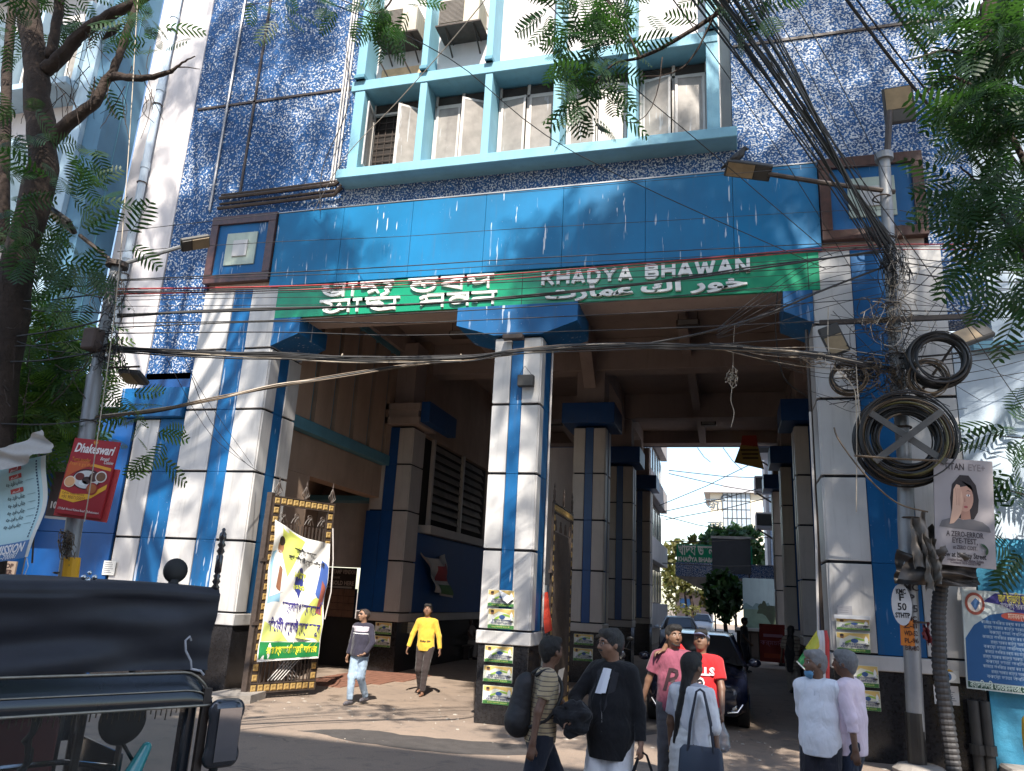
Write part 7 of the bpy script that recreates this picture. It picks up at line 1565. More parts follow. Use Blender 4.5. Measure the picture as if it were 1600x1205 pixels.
# 4 lawyer
l, h = spot(958, 985, 6.9)
p = Person('grey haired man in a black coat with white neck bands and spectacles in the foreground', l, h, -16, skin=(.30, .16, .10), hair=(.035, .033, .032), head=(-38, 2), wl=(.29, -.04, .80), wr=(-.20, -.30, 1.02), el=(.4, .8, 0), er=(-.9, .5, 0), fl=(.12, .02), fr=(-.12, -.06), wide=.96, belly=.09, hr=(-.5, -.8, -.1), curl=(60, 45), shoe=m_shoe)
p.trousers(white_cl, .02, wide=.03)
p.mesh('shirt', p.torso(.012)+[cap(p.C(0, .01, 1.40), p.C(0, .015, 1.475), .062, .058, .02, None, (p.C(0, 0, 1.462), np.array([0, .3, .95])))], white_cl, .011)
p.shirt(cloth_mat('black_coat', (.012, .012, .014)), .735, 1.93, .028, sr=.060, wr=.0045, name='coat', neck=-.035)
vs = [(-.012, 1.425), (.045, 1.425), (.04, 1.30), (.02, 1.17), (.008, 1.10), (-.004, 1.20), (-.02, 1.33)]
def decal(P, pts, mat, off, name, side=-1, t=.004):
    a = [P.front(u, v, None, off, side) for u, v in pts]; b = [q+np.array([0, -side*t, 0]) for q in a]; n = len(a)
    return P.put(name, MB().add([tuple(q) for q in a+b], [tuple(range(n)), tuple(range(2*n-1, n-1, -1))]+[(i, i+n, (i+1) % n+n, (i+1) % n) for i in range(n)]), mat, False)
decal(p, [(-.055, 1.43), (.055, 1.43), (.035, 1.27), (.0, 1.02), (-.03, 1.25)], white_cl, .012, 'shirt_front')
decal(p, [(-.04, 1.435), (.0, 1.435), (-.018, 1.235), (-.085, 1.235)], ink(225, 225, 230), .024, 'neck_band'); decal(p, [(.0, 1.435), (.035, 1.43), (.02, 1.245), (-.035, 1.24)], ink(232, 232, 236), .028, 'neck_band')
for sg in (1, -1): decal(p, [(sg*.06, 1.45), (sg*.10, 1.40), (sg*.085, 1.27), (sg*.01, 1.10), (sg*.03, 1.27), (sg*.04, 1.40)], cloth_mat('black_lapel', (.03, .03, .034)), .018, 'lapel')
for z in (1.04, .95): p.put('button', MB().ball(tuple(p.front(.0, z, None, .004)), .009, 8, 5), m_black)
for sg in (1, -1): p.put('spectacles', MB().ring(tuple(p.hh(sg*.031, -.098, .010)), .020, .0022, 14, 4, tuple(p.Hm@np.array([0, -1, 0]))).tube([tuple(p.hh(sg*.05, -.096, .014)), tuple(p.hh(sg*.078, -.02, .012)), tuple(p.hh(sg*.08, .01, .008))], .002, 4), m_iron)
p.put('moustache', MB().tube([tuple(p.hh(-.028, -.088, -.046)), tuple(p.hh(0, -.101, -.040)), tuple(p.hh(.028, -.088, -.046))], .007, 6), p.hairm)
LAW = p; c = p.W(np.array([[-.24, -.38, 1.0]]))[0]+np.array([.05, 0, 0])
T = thing('folded_robe', 'bundled black robe held under the arm of the man in the black coat', 'robe', tuple(c))
V, F = smesh([cap((-.07, 0, .02), (.07, .02, .05), .075, .085, .05), cap((-.10, -.02, .06), (-.0, .03, .09), .05, .06, .05), cap((-.02, .0, -.08), (.06, .0, -.03), .05, .07, .05)], .010, wr=.03, seed=8); npmesh('cloth', V+c+np.array([0, .03, .02]), F, black_cl, T, smooth=True)
c = p.W(p.wr[0][None])[0]
def tote(label, c, w, hgt, dpt, mat, hm, strap=.3, ang=0, deco=None):
    T = thing('handbag', label, 'bag', (c[0], c[1], c[2]-strap-hgt)); Rm = rotz(ang); mb = MB().box(-w/2, w/2, -dpt/2, dpt/2, -strap-hgt, -strap, .03); mb.v = [tuple(np.array(c)+Rm@(np.array(v)*np.array([1-.10*(v[2] > -strap-.05), 1-.5*(v[2] > -strap-.05), 1]))) for v in mb.v]; ob('bag_body', mb, mat, T, smooth='auto')
    for y in (-dpt*.22, dpt*.22): ob('handle', MB().tube([tuple(np.array(c)+Rm@np.array(q)) for q in ((-w*.28, y, -strap-.04), (-w*.22, y, -strap*.6), (-.03, y*.3, -.02), (0, 0, .0), (.03, y*.3, -.02), (w*.22, y, -strap*.6), (w*.28, y, -strap-.04))], .009, 6), hm, T)
    if deco:
        for k in range(5): ob('print', MB().box(-.02, .02, -.002, 0, -.012, .012).xf(Matrix.Translation(tuple(np.array(c)+Rm@np.array([w*(-.35+.17*k), -dpt/2-.004, -strap-.06+.012*math.sin(k*2)]))) @ Matrix.Rotation(R(ang), 4, 'Z') @ Matrix.Rotation(.6*k, 4, 'Y')), deco, T)
    return T
tote('black carry bag with yellow printed marks hanging from the hand of the black coated man', c+np.array([.02, -.02, -.06]), .34, .34, .14, M('black_bag', (.02, .022, .03), .6, .3, 8), black_cl, .24, 15, ink(220, 165, 60))
# 5 woman in white
l, h = spot(1080, 1022, 7.0)
def braid(s): h_ = s.hh; return [cap(h_(0, .07, -.05), s.C(.02, .085, 1.42), .05, .045, .03), cap(s.C(.02, .085, 1.42), s.C(.06, .13, 1.22), .042, .028, .02), cap(s.C(.06, .13, 1.22), s.C(.10, .13, .98), .027, .018, .02)]
p = Person('woman with a long black braid and white shawl seen from behind carrying a navy handbag', l, h, 150, skin=(.17, .09, .055), head=(-6, -4), wl=(.24, -.02, .80), wr=(-.34, .10, .80), el=(.5, .8, 0), er=(-.9, .6, 0), fl=(.08, -.1), fr=(-.08, .1), wide=.95, long_hair=braid, shoe=m_shoe)
p.shirt(cloth_mat('pale_blouse', (.50, .50, .55)), .86, .75, .02, sr=.06)
m_wd = cloth_mat('white_printed_dress', (.74, .73, .70), var=.08)
p.mesh('dress', [cap(p.C(0, 0, 1.12), p.C(0, 0, .9), .155, .20, .06, (p.vy, .8)), cap(p.C(0, 0, .9), np.array([0, 0, .12]), .20, .30, .06, (p.vy, .8))], m_wd, .013, clips=[((0, 0, .12), (0, 0, -1))], wr=.009, seed=5)
p.mesh('shawl', p.torso(.034)+[cap(p.sh[1], p.el[1], .075, .07, .03), cap(p.C(-.12, .13, 1.36), p.C(-.20, .15, .80), .07, .11, .05, (p.vy, .35)), cap(p.C(-.2, .15, .8), p.C(-.22, .16, .35), .11, .12, .04, (p.vy, .3)), cap(p.C(0, .03, 1.42), p.C(0, .02, 1.46), .085, .08, .03)], cloth_mat('white_shawl', (.76, .75, .76), var=.05), .012, clips=[(p.C(.10, 0, 1.20), np.array([.75, 0, -.66])), (p.C(0, 0, 1.465), np.array([0, 0, 1.]))], wr=.008, seed=6)
for k in range(4): p.put('border_line', MB().tube([tuple(p.C(-.13-.035*k, .13+.05+.012*k, 1.0)), tuple(p.C(-.15-.04*k, .19, .75)), tuple(p.C(-.17-.045*k, .20, .40))], .004, 4), ink(60, 60, 66))
p.put('bangle', MB().ring(tuple(p.wr[0]), .03, .005, 12, 5, tuple(p.wr[0]-p.el[0])), m_gold); p.put('bangle', MB().ring(tuple(p.wr[1]), .03, .005, 12, 5, tuple(p.wr[1]-p.el[1])), m_gold)
c = p.W(p.C(-.17, .12, 1.44)[None])[0]; tote('navy leather handbag hanging from the shoulder of the woman in white', c+np.array([-.0, -.07, .02]), .36, .30, .13, M('navy_leather', (.022, .032, .055), .4, .2, 5), M('navy_strap', (.02, .025, .04), .4), .42, -6)
# 6 man in maroon tee and 7 man in red jersey
l, h = spot(1052, 978, 9.3)
p = Person('young man in a faded maroon t-shirt with a black scrawled print', l, h, 12, skin=(.17, .085, .05), head=(18, -4), wl=(.24, -.10, .82), wr=(-.36, .05, .84), el=(.5, .8, 0), er=(-.4, .9, 0), fl=(.10, -.12), fr=(-.10, .16), shoe=m_shoe)
p.shirt(cloth_mat('faded_maroon_tee', (.20, .055, .085), var=.25), .84, .66, .022, sr=.066); p.chest_text('R', -.06, 1.16, .34, .17, ink(45, 20, 28), bold=.004, shear=.3); p.chest_text('a', .06, 1.12, .24, .10, ink(45, 20, 28), bold=.003, shear=.2); p.trousers(cloth_mat('grey_trouser', (.07, .07, .08)), .014)
p.put('beard', MB().tube([tuple(p.hh(-.045, -.045, -.07)), tuple(p.hh(-.02, -.075, -.095)), tuple(p.hh(.02, -.075, -.095)), tuple(p.hh(.045, -.045, -.07))], .012, 6), p.hairm); PUR = p
shoulder = p.W((p.sh[1]+np.array([.02, -.05, .045]))[None])[0]
l, h = spot(1095, 986, 9.35)
sloc = np.array(l); sc_ = h/1.74; wtgt = rotz(-6).T@((shoulder-sloc)/sc_)
p = Person('man in a red number eight jersey and cap with his arm round his companion', l, h, -6, skin=(.17, .085, .05), head=(-4, -20), wl=(.25, -.20, .90), wr=tuple(wtgt+np.array([.04, -.02, .02])), el=(.6, .7, 0), er=(0, .8, .5), fl=(.12, -.08), fr=(-.10, .16), hr=(-.75, -.5, -.25), curl=(60, 40), shoe=m_shoe)
p.shirt(cloth_mat('red_jersey', (.55, .018, .022)), .82, .68, .024, sr=.07); p.chest_text('BULLS', .0, 1.305, .115, .32, ink(220, 200, 205), bold=.006); p.chest_text('8', .0, 1.15, .20, .11, ink(225, 215, 215), bold=.02); p.chest_text('8', .0, 1.15, .18, .08, ink(25, 20, 22), bold=.004)
decal(p, [(-.13, 1.40), (-.11, 1.38), (-.065, 1.40), (-.11, 1.39)], ink(225, 215, 215), .012, 'tick_logo'); p.trousers(cloth_mat('grey_jeans', (.10, .11, .13)), .014)
m_cap = cloth_mat('blue_grey_cap', (.10, .12, .20)); n = p.Hm@np.array([0, -.25, -1]); n = n/np.linalg.norm(n)
p.mesh('cap', [elp(p.hh(0, .012, .040), (.090, .110, .092), p.Hm)], m_cap, .009, clips=[(p.hh(0, 0, .035), n)]); p.put('cap_peak', MB().prism([(-.07, -.09), (.07, -.09), (.055, -.16), (0, -.175), (-.055, -.16)], 'z', .034, .042).xf(Matrix([[*p.Hm[i], p.hc[i]] for i in range(3)]+[[0, 0, 0, 1]])), m_cap, False)
c = p.W(p.wr[0][None])[0]+np.array([.0, -.03, -.08]); T = thing('plastic_bag', 'thin see-through plastic bag of shopping in the hand of the man in red', 'bag', tuple(c-np.array([0, 0, .3])))
V, F = smesh([cap((0, 0, -.02), (0, 0, -.14), .015, .05, .03), cap((0, 0, -.16), (0, 0, -.24), .065, .075, .04)], .012, wr=.007, seed=9); npmesh('film', V+c, F, M('cloudy_plastic', (.55, .53, .54), .25, .1, 9, trans=.6), T, smooth=True)
# 8, 9 two men in pale shirts
l, h = spot(1275, 1018, 8.0)
p = Person('older man in a white shirt with a blue mask under his chin', l, h, -22, skin=(.17, .085, .052), hair=(.26, .25, .25), head=(-45, 0), wl=(.12, .17, .92), wr=(-.13, .17, .90), el=(.9, .5, 0), er=(-.9, .5, 0), fl=(.09, .02), fr=(-.09, 0), belly=.04, shoe=m_shoe)
p.shirt(cloth_mat('white_shirt', (.78, .79, .84), var=.03), .79, 1.3, .024, sr=.064, wr=.005, collar=white_cl); p.trousers(cloth_mat('dark_trouser', (.02, .02, .028)), .02, wide=.02)
decal(p, [(.06, 1.24), (.13, 1.235), (.13, 1.13), (.095, 1.115), (.06, 1.13)], cloth_mat('shirt_pocket', (.70, .71, .76)), .008, 'pocket')
decal(p, [(-.008, 1.38), (.008, 1.38), (.008, .80), (-.008, .80)], cloth_mat('shirt_pocket', (.70, .71, .76)), .007, 'placket')
p.mesh('face_mask', [cap(p.hh(-.03, -.065, -.088), p.hh(.03, -.065, -.088), .030, .030, .02), cap(p.hh(0, -.075, -.10), p.hh(0, -.05, -.115), .028, .025, .02)], ink(90, 140, 175), .009)
p.put('mask_string', MB().tube([tuple(p.hh(.05, -.055, -.08)), tuple(p.hh(.074, -.0, .0))], .002, 4).tube([tuple(p.hh(-.05, -.055, -.08)), tuple(p.hh(-.074, -.0, .0))], .002, 4), ink(215, 220, 225))
l, h = spot(1322, 1018, 8.1)
p = Person('grey haired man in a pale pink shirt turned away to the left beside his friend', l, h, -118, skin=(.15, .075, .045), hair=(.20, .195, .195), head=(5, 0), wl=(.26, .14, .82), wr=(-.2, -.2, 1.0), el=(.3, .9, 0), er=(-.6, .6, 0), fl=(.10, .05), fr=(-.09, -.05), belly=.10, wide=1.05, shoe=m_shoe)
p.shirt(cloth_mat('pale_pink_shirt', (.76, .62, .70), var=.04), .80, 1.45, .026, sr=.066, wr=.0055, collar=cloth_mat('pink_collar', (.58, .46, .52))); p.trousers(cloth_mat('dark_blue_trouser', (.020, .028, .05)), .02, wide=.02)
p.put('spectacles', MB().tube([tuple(p.hh(.02, -.096, .012)), tuple(p.hh(.078, -.02, .012)), tuple(p.hh(.08, .01, .008))], .003, 4), m_black)
# 10 woman walking away inside, 11 man far inside
l, h = (1.40, 21.5, 0), 1.60
def lh(s): h_ = s.hh; return [cap(h_(0, .05, 0), s.C(0, .09, 1.30), .07, .10, .04), cap(s.C(0, .09, 1.30), s.C(0, .11, 1.05), .09, .07, .04)]
p = Person('woman in a patterned tunic with a long black scarf walking beside the right columns', l, h, 165, skin=(.12, .06, .04), fl=(.08, -.16), fr=(-.08, .16), rz=.05, wr=(-.2, -.15, .9), long_hair=lh, vox=.012, shoe=m_shoe)
p.shirt(cloth_mat('patterned_tunic', (.22, .18, .14), (0, .09, .3, (.12, .09, .07))), .62, .9, .03, sr=.062); p.trousers(cloth_mat('pale_salwar', (.20, .17, .14)), .02, wide=.04)
p.mesh('scarf', [cap(p.C(0, .10, 1.45), p.C(.03, .13, 1.0), .09, .12, .05, (p.vy, .5)), cap(p.C(.03, .13, 1.0), p.C(.04, .14, .62), .12, .08, .05, (p.vy, .4))], black_cl, .014, wr=.006)
l, h = (.35, 27.5, 0), 1.68
p = Person('man in dark clothes standing in the shade further inside the compound', l, h, 70, skin=(.10, .055, .035), wr=(-.2, -.25, .95), vox=.014, shoe=m_shoe); p.shirt(cloth_mat('dark_grey_shirt', (.05, .05, .055)), .84, .7, .02); p.trousers(navy_cl, .014)
# seated figures in the left of the passage
for k, (x, y, c_, tr, lab) in enumerate(((-8.05, 24.6, (.20, .15, .13), (.36, .31, .27), 'person in pale trousers sitting nearest on the dim ledge of the passage'), (-7.75, 25.8, (.08, .05, .045), (.06, .05, .05), 'person in dark clothes sitting in the middle on the dim ledge'), (-7.5, 27.2, (.15, .05, .05), (.05, .045, .05), 'person in a reddish top sitting furthest on the dim ledge, holding papers'))):
    p = Person(lab, (x, y, 0), 1.66, 62+8*k, skin=(.12, .065, .04), hip=.50, hipy=.12, wl=(.12, -.28, .66), wr=(-.12, -.28, .66), el=(.7, .4, 0), er=(-.7, .4, 0), fl=(.11, -.34), fr=(-.11, -.30), head=(-10, -10), vox=.014, shoe=m_shoe)
    p.shirt(cloth_mat('seated_shirt_%d' % k, c_), .86, .7, .02); p.trousers(cloth_mat('seated_trouser_%d' % k, tr), .016)
    if k == 2: p.put('paper', MB().box(-.15, .1, -.42, -.41, .62, .85), white_cl, False)
T = thing('bench', 'long dark bench along the wall at the back left of the passage', 'bench', (-8, 26, 0)); ob('seat', MB().box(-8.5, -7.85, 23.9, 28.2, .38, .44), m_iron, T)
for y in (24.1, 26, 28): ob('leg', MB().box(-8.4, -7.95, y, y+.06, 0, .375), m_iron, T)
# ---------------------------------------------------------------- cars
m_glassc = M('car_glass', (.02, .024, .028), .06, .2, 2, spec=.8); m_chrome = M('chrome', (.6, .6, .6), .12, .05, 3, metal=1)
def car(label, x, y, rot, col, rough=.2, plate='WB 06 H 4417', name='parked_car'):
    T = thing(name, label, 'car', (x, y, 0)); Rm = Matrix.Translation((x, y, 0)) @ Matrix.Rotation(R(rot), 4, 'Z')
    paint = M('car_paint_%d' % int(col[2]*1000), col, rough, .05, 1, spec=.7)
    def add(n, mb, mat, smooth='auto', parent=None): return ob(n, mb.xf(Rm), mat, parent or T, smooth=smooth)
    # lower body loft, car points to -y, front at y=0
    st = [(0.0, .62, .30, .58, .64), (.06, .74, .22, .66, .74), (.22, .83, .20, .76, .86), (.7, .86, .20, .86, .96), (1.05, .86, .2, .90, 1.02), (2.0, .86, .2, .93, .98), (3.2, .86, .22, .96, 1.0), (3.7, .82, .28, .96, 1.0), (3.88, .72, .4, .8, .9)]
    def sec(s):
        y, hw, zb, zs, zt = s; h = [(0, zb), (hw*.8, zb), (hw*.97, zb+.1), (hw, (zb+zs)/2), (hw*.975, zs-.03), (hw*.90, zs+.02), (hw*.55, zt-.01), (0, zt)]
        return [(x_, y, z) for x_, z in h]+[(-x_, y, z) for x_, z in h[-2:0:-1]]
    mb = MB(); V = []; n = None
    for s in st: q = sec(s); n = len(q); V += q
    F = [(i*n+k, i*n+(k+1) % n, (i+1)*n+(k+1) % n, (i+1)*n+k) for i in range(len(st)-1) for k in range(n)]+[tuple(range(n))[::-1], tuple((len(st)-1)*n+k for k in range(n))]
    bm = bmesh.new(); vs = [bm.verts.new(p) for p in V]; [bm.faces.new([vs[i] for i in f]) for f in F]; bmesh.ops.subdivide_edges(bm, edges=bm.edges[:], cuts=1, use_grid_fill=True, smooth=.6); bmesh.ops.recalc_face_normals(bm, faces=bm.faces[:]); mb.frombm(bm); body = add('body', mb, paint, True)
    g = MB(); gs = [(.98, .74, 1.0, .66), (1.62, .70, 1.44, .56), (2.2, .72, 1.50, .58), (3.1, .70, 1.46, .56), (3.72, .66, 1.0, .60)]
    V = []
    base = [.99, .93, .94, .96, .96]
    for (y_, hw, zt, ht), zb in zip(gs, base): V += [(hw+.08, y_, zb), (ht+.02, y_, zt-.03), (ht-.12, y_, zt), (-ht+.12, y_, zt), (-ht-.02, y_, zt-.03), (-hw-.08, y_, zb)]
    F = [(i*6+k, i*6+k+1, (i+1)*6+k+1, (i+1)*6+k) for i in range(4) for k in range(5)]
    g.add(V, F); add('windows', g, m_glassc, False)
    r_ = MB(); V = []
    for (y_, hw, zt, ht) in gs[1:4]: V += [(ht+.03, y_, zt-.03), (ht-.1, y_, zt+.012), (-ht+.1, y_, zt+.012), (-ht-.03, y_, zt-.03)]
    F = [(i*4+k, i*4+k+1, (i+1)*4+k+1, (i+1)*4+k) for i in range(2) for k in range(3)]; r_.add(V, F); add('roof', r_, paint, True)
    for sg in (1, -1):
        add('pillar', MB().tube([(sg*.81, .98, .98), (sg*.58, 1.62, 1.42)], .035, 6).tube([(sg*.58, 1.62, 1.43), (sg*.60, 3.1, 1.44), (sg*.70, 3.72, 1.0)], .03, 6).tube([(sg*.80, 2.3, .95), (sg*.60, 2.25, 1.46)], .03, 6), paint)
        hl = add('headlight', MB().add([(sg*.40, .05, .66), (sg*.70, .13, .70), (sg*.80, .30, .76), (sg*.78, .24, .62), (sg*.70, .09, .56), (sg*.44, .015, .56), (sg*.40, .11, .66), (sg*.70, .19, .70), (sg*.74, .36, .76), (sg*.72, .30, .62), (sg*.64, .15, .56), (sg*.44, .075, .56)], [(0, 1, 2, 3, 4, 5), (11, 10, 9, 8, 7, 6)]+[(i, (i+1) % 6, (i+1) % 6+6, i+6) for i in range(6)]), M('headlight_glass', (.30, .31, .33), .08, .3, 14, metal=.6), False)
        add('bulb', MB().ball((sg*.62, .09, .63), .05), m_chrome, True, hl); add('indicator', MB().ball((sg*.76, .20, .64), .035), ink(220, 120, 40), True, hl)
        f_ = add('fog_lamp', MB().lathe([(.03, -.02), (.075, -.01), (.085, .02)], (sg*.60, .03, .36), 16, 'y'), m_chrome, True); add('fog_glass', MB().ball((sg*.60, .025, .36), (.045, .02, .045)), ink(200, 195, 185, .1), True, f_)
        add('chrome_trim', MB().tube([(sg*.50, .0, .28), (sg*.66, .02, .30), (sg*.75, .07, .42)], .014, 6), m_chrome)
        add('mirror', MB().ball((sg*.98, 1.05, 1.03), (.11, .06, .075)).tube([(sg*.80, 1.05, .98), (sg*.93, 1.05, 1.0)], .025, 5), paint, True)
        for y_ in (.68, 3.1):
            w = add('wheel', MB().lathe([(.24, -.1), (.31, -.1), (.325, -.07), (.325, .07), (.31, .1), (.24, .1)], (sg*.76, y_, .325), 22, 'x'), m_rubber, True); add('rim', MB().lathe([(.05, -.07 if sg < 0 else .09), (.22, -.10 if sg < 0 else .10), (.24, -.08 if sg < 0 else .08)], (sg*.77, y_, .325), 14, 'x'), m_chrome, True, w)
    add('grille', MB().box(-.40, .40, -.02, .06, .50, .60, .02).box(-.46, .46, -.005, .08, .24, .40, .03), m_black)
    for k in range(3): add('grille_bar', MB().box(-.38, .38, -.028, -.018, .52+.03*k, .53+.03*k), m_chrome)
    add('emblem', MB().lathe([(.0, -.01), (.05, -.008), (.055, .01)], (0, -.03, .60), 12, 'y'), m_chrome)
    p_ = add('number_plate', MB().box(-.26, .26, -.028, -.015, .40, .49), ink(215, 215, 215), False)
    text('lettering', plate, Rm @ frame((0, -.029, .445), (1, 0, 0), (0, 0, 1)), .07, ink(20, 20, 25), p_, width=.46, lift=.002, bold=.002)
    add('wiper', MB().tube([(-.5, 1.0, 1.02), (.0, 1.08, 1.09)], .01, 4).tube([(.05, 1.0, 1.02), (.55, 1.08, 1.09)], .01, 4), m_black)
    return T
car('dark navy hatchback driving out through the right opening behind the two young men', -.62, 14.2, 0, (.008, .010, .022), .12, name='car')
p = at(1062, 985, 35); car('pale silver blue car parked with a glare on its windscreen beyond the passage', p[0], 35, 4, (.42, .46, .52), .25)
p = at(1093, 972, 56); car('small white car parked furthest away under the crooked compound tree', p[0], 56, 0, (.6, .6, .6), .3)
# motorcycle parked by the second column
T = thing('motorcycle', 'dark motorcycle parked beside the second column behind the black coated man', 'motorcycle', (-2.5, 17.4, 0))
def mc(n, mb, mat, par=None, sm='auto'): return ob(n, mb, mat, par or T, smooth=sm)
mx = -2.4
for y in (16.6, 17.9):
    w = mc('wheel', MB().ring((mx, y, .31), .26, .05, 24, 8, (1, 0, 0)), m_rubber, None, True)
    for k in range(8): mc('spoke', MB().tube([(mx, y, .31), (mx, y+.24*math.cos(k*.785), .31+.24*math.sin(k*.785))], .006, 4), m_chrome, w)
mc('fork', MB().tube([(mx+.07, 16.6, .31), (mx+.07, 16.85, 1.0)], .022, 6).tube([(mx-.07, 16.6, .31), (mx-.07, 16.85, 1.0)], .022, 6), m_chrome)
V, F = smesh([cap((mx, 16.95, .80), (mx, 17.3, .78), .13, .11, .05), cap((mx, 17.35, .80), (mx, 18.0, .84), .09, .10, .04), cap((mx, 17.2, .45), (mx, 17.4, .5), .15, .13, .05), cap((mx, 17.9, .62), (mx, 18.2, .72), .07, .05, .04)], .018); npmesh('fuel_tank_and_seat', V, F, M('dark_red_paint', (.05, .012, .012), .25), T, smooth=True)
mc('handlebar', MB().tube([(mx-.34, 16.98, 1.02), (mx-.2, 16.88, 1.05), (mx+.2, 16.88, 1.05), (mx+.34, 16.98, 1.02)], .014, 6), m_chrome); mc('headlamp', MB().lathe([(.03, .1), (.09, .06), (.1, -.04), (.085, -.05)], (mx, 16.72, .9), 14, 'y'), m_chrome, None, True)
for sg in (1, -1): mc('mirror', MB().ball((mx+sg*.33, 16.93, 1.24), (.075, .02, .05)).tube([(mx+sg*.24, 16.9, 1.04), (mx+sg*.33, 16.95, 1.22)], .008, 5), m_black)
mc('exhaust', MB().tube([(mx+.12, 17.2, .35), (mx+.14, 18.2, .38)], .035, 8), m_chrome); mc('mudguard', MB().tube([(mx, 16.3, .45), (mx, 16.4, .6), (mx, 16.6, .66), (mx, 16.8, .6)], .05, 6), m_black)
# yellow taxi edge at the far right
a, b = at(1594, 1130, 10.2), at(1640, 1205, 10.2)
T = thing('yellow_barrel', 'rounded yellow edge of a drum cut off by the right border', 'barrel', (a[0]+.30, 10.2, 0)); ob('drum', MB().lathe([(.27, 0), (.29, .05), (.285, .4), (.30, .42), (.285, .44), (.285, .8), (.27, .95), (.2, 1.05), (.05, 1.1)], (a[0]+.30, 10.2, 0), 24), M('yellow_plastic', (.60, .36, .02), .4, .15, 4, grime=.4), T, smooth='auto')
# ---------------------------------------------------------------- auto rickshaw in the left foreground
def atd(x, y, d): return CP+ray(x, y)*d
TR_ = atd(340, 918, 4.15); TL_ = atd(-60, 900, 3.35); e = TR_-TL_; e[2] = 0; e /= np.linalg.norm(e); bk = np.array([-e[1], e[0], 0])
if bk@np.array([0, 1, 0]) < 0: bk = -bk
O = np.array([TR_[0], TR_[1], 0]); AT = thing('auto_rickshaw', 'three wheeled auto rickshaw with a black canvas hood in the left foreground', 'auto rickshaw', tuple(O-e*.65+bk*.9))
AM = Matrix(((-e[0], bk[0], 0, O[0]), (-e[1], bk[1], 0, O[1]), (0, 0, 1, 0), (0, 0, 0, 1)))      # x: towards its other side, y: backwards
def au(n, mb, mat, sm='auto', par=None, label=None):
    for i, q in enumerate(mb.v): mb.v[i] = tuple(AM @ Vector(q))
    return ob(n, mb, mat, par or AT, smooth=sm, label=label)
ZT = TR_[2]
m_canvas = NT('black_canvas'); _n = m_canvas.noise(3, 5, m_canvas.co(1, 1, 2.4)); m_canvas.l(m_canvas.ramp(_n, [(.3, (.010, .011, .017)), (.75, (.030, .032, .045))]), m_canvas.b.inputs['Base Color']); m_canvas.b.inputs['Roughness'].default_value = .56; m_canvas.bump(m_canvas.noise(260, 2), .25, .003); m_canvas = m_canvas.m
def can(u, v):      # u 0..1 across, v 0..1 from trim up over the top edge and back
    x = -.015+u*1.40; 
    if v < .55: z = ZT-.42+(v/.55)*.39; y = .015*math.sin(v*9)
    else: t = (v-.55)/.45; z = ZT-.03+.03*math.sin(min(1, t*6)*math.pi/2)+.04*math.sin(t*math.pi)*0; y = .03*(1-math.cos(min(1, t*6)*math.pi/2))+max(0, t-.12)*1.9
    w = 1 if v < .5 else 0
    y -= w*(.016*math.sin((x*2.4+z*7.5)*2.4+1)*math.exp(-((z-(ZT-.30))/.14)**2)+.010*math.sin(x*5-z*26)*math.exp(-(x-.3)**2/.2)+.007*math.sin(x*3+z*40))
    z += .012*math.sin(x*4.2)*(1 if v > .5 else .5)
    return (x, y, z)
au('hood', MB().grid(can, 90, 70), m_canvas, True)
for xs in (-.012, 1.38): au('hood_side', MB().box(xs-.004, xs+.004, .03, 1.75, ZT-.45, ZT-.03), m_canvas)
au('hood_back', MB().box(-.01, 1.38, 1.74, 1.75, .9, ZT-.03), m_canvas)
m_trim = M('worn_steel_trim', (.35, .31, .25), .4, .3, 14, metal=.6); m_rick = M('dark_gloss_paint', (.018, .022, .028), .16, .2, 3, spec=.7)
def visor(u, v):
    x = -.02+u*1.4; c = max(0, 1-(x+.02)/.14)**2*.10
    return (x, -.015-.075*math.sin(v*math.pi*.6)+.03*c, ZT-.425-.155*v-c*(1-v)*.9+.0)
au('visor', MB().grid(visor, 50, 8), m_rick, True)
for v in (0., .52, 1.0): au('visor_trim', MB().tube([np.array(visor(i/40, v))+np.array([0, -.006, 0]) for i in range(41)], .007 if v != .52 else .004, 6), m_trim, True)
au('bracket', MB().box(.98, 1.03, -.03, -.01, ZT-.475, ZT-.445), m_trim)
au('hook', MB().tube([(.11, -.02, ZT-.27), (.125, -.03, ZT-.25), (.145, -.03, ZT-.27), (.135, -.03, ZT-.32), (.10, -.03, ZT-.37), (.09, -.03, ZT-.41), (.04, -.03, ZT-.42), (.02, -.03, ZT-.44)], .006, 5), ink(190, 190, 195, .25))
for xs in (.055, 1.32): au('windscreen_pillar', MB().box(xs-.03, xs+.03, -.03, .05, .78, ZT-.57, .012), m_rick)
au('centre_pillar', MB().box(.44, .475, .28, .32, .8, ZT-.57, .008), m_iron)
for k in range(46):
    x = .09+k*.026; L_ = .07+.04*((k*7) % 5)/5; au('tassel', MB().tube([(x, .06, ZT-.56), (x+.003, .06, ZT-.56-L_)], .0035, 4), m_cabley)
au('tassel_band', MB().box(.08, 1.3, .055, .065, ZT-.585, ZT-.555), m_cabley)
au('windscreen', MB().box(.085, 1.29, -.02, -.014, .92, ZT-.575), M('clear_windscreen', (.8, .85, .85), .03, .02, 2, trans=1.0))
au('round_mirror', MB().lathe([(.02, .03), (.10, .02), (.115, 0), (.11, -.012), (.03, -.02)], (.33, .12, 1.26), 26, 'y'), m_rubber, True)
au('mirror_stalk', MB().tube([(.33, .12, 1.18), (.24, .1, 1.05), (.15, .05, .95)], .010, 6), m_black)
for k in range(3): au('rope_garland', MB().tube([(.70+.015*k*math.sin(j*2+k), .22+.01*math.cos(j*2.1+2*k), ZT-.60-.045*j) for j in range(14)], .012, 6), m_cable, True)
def cowl(u, v):      # painted front shell below the glass
    a = math.pi*u; return (.66-.60*math.cos(a), -.05-.40*math.sin(a)*(1-.35*v), .18+.78*v)
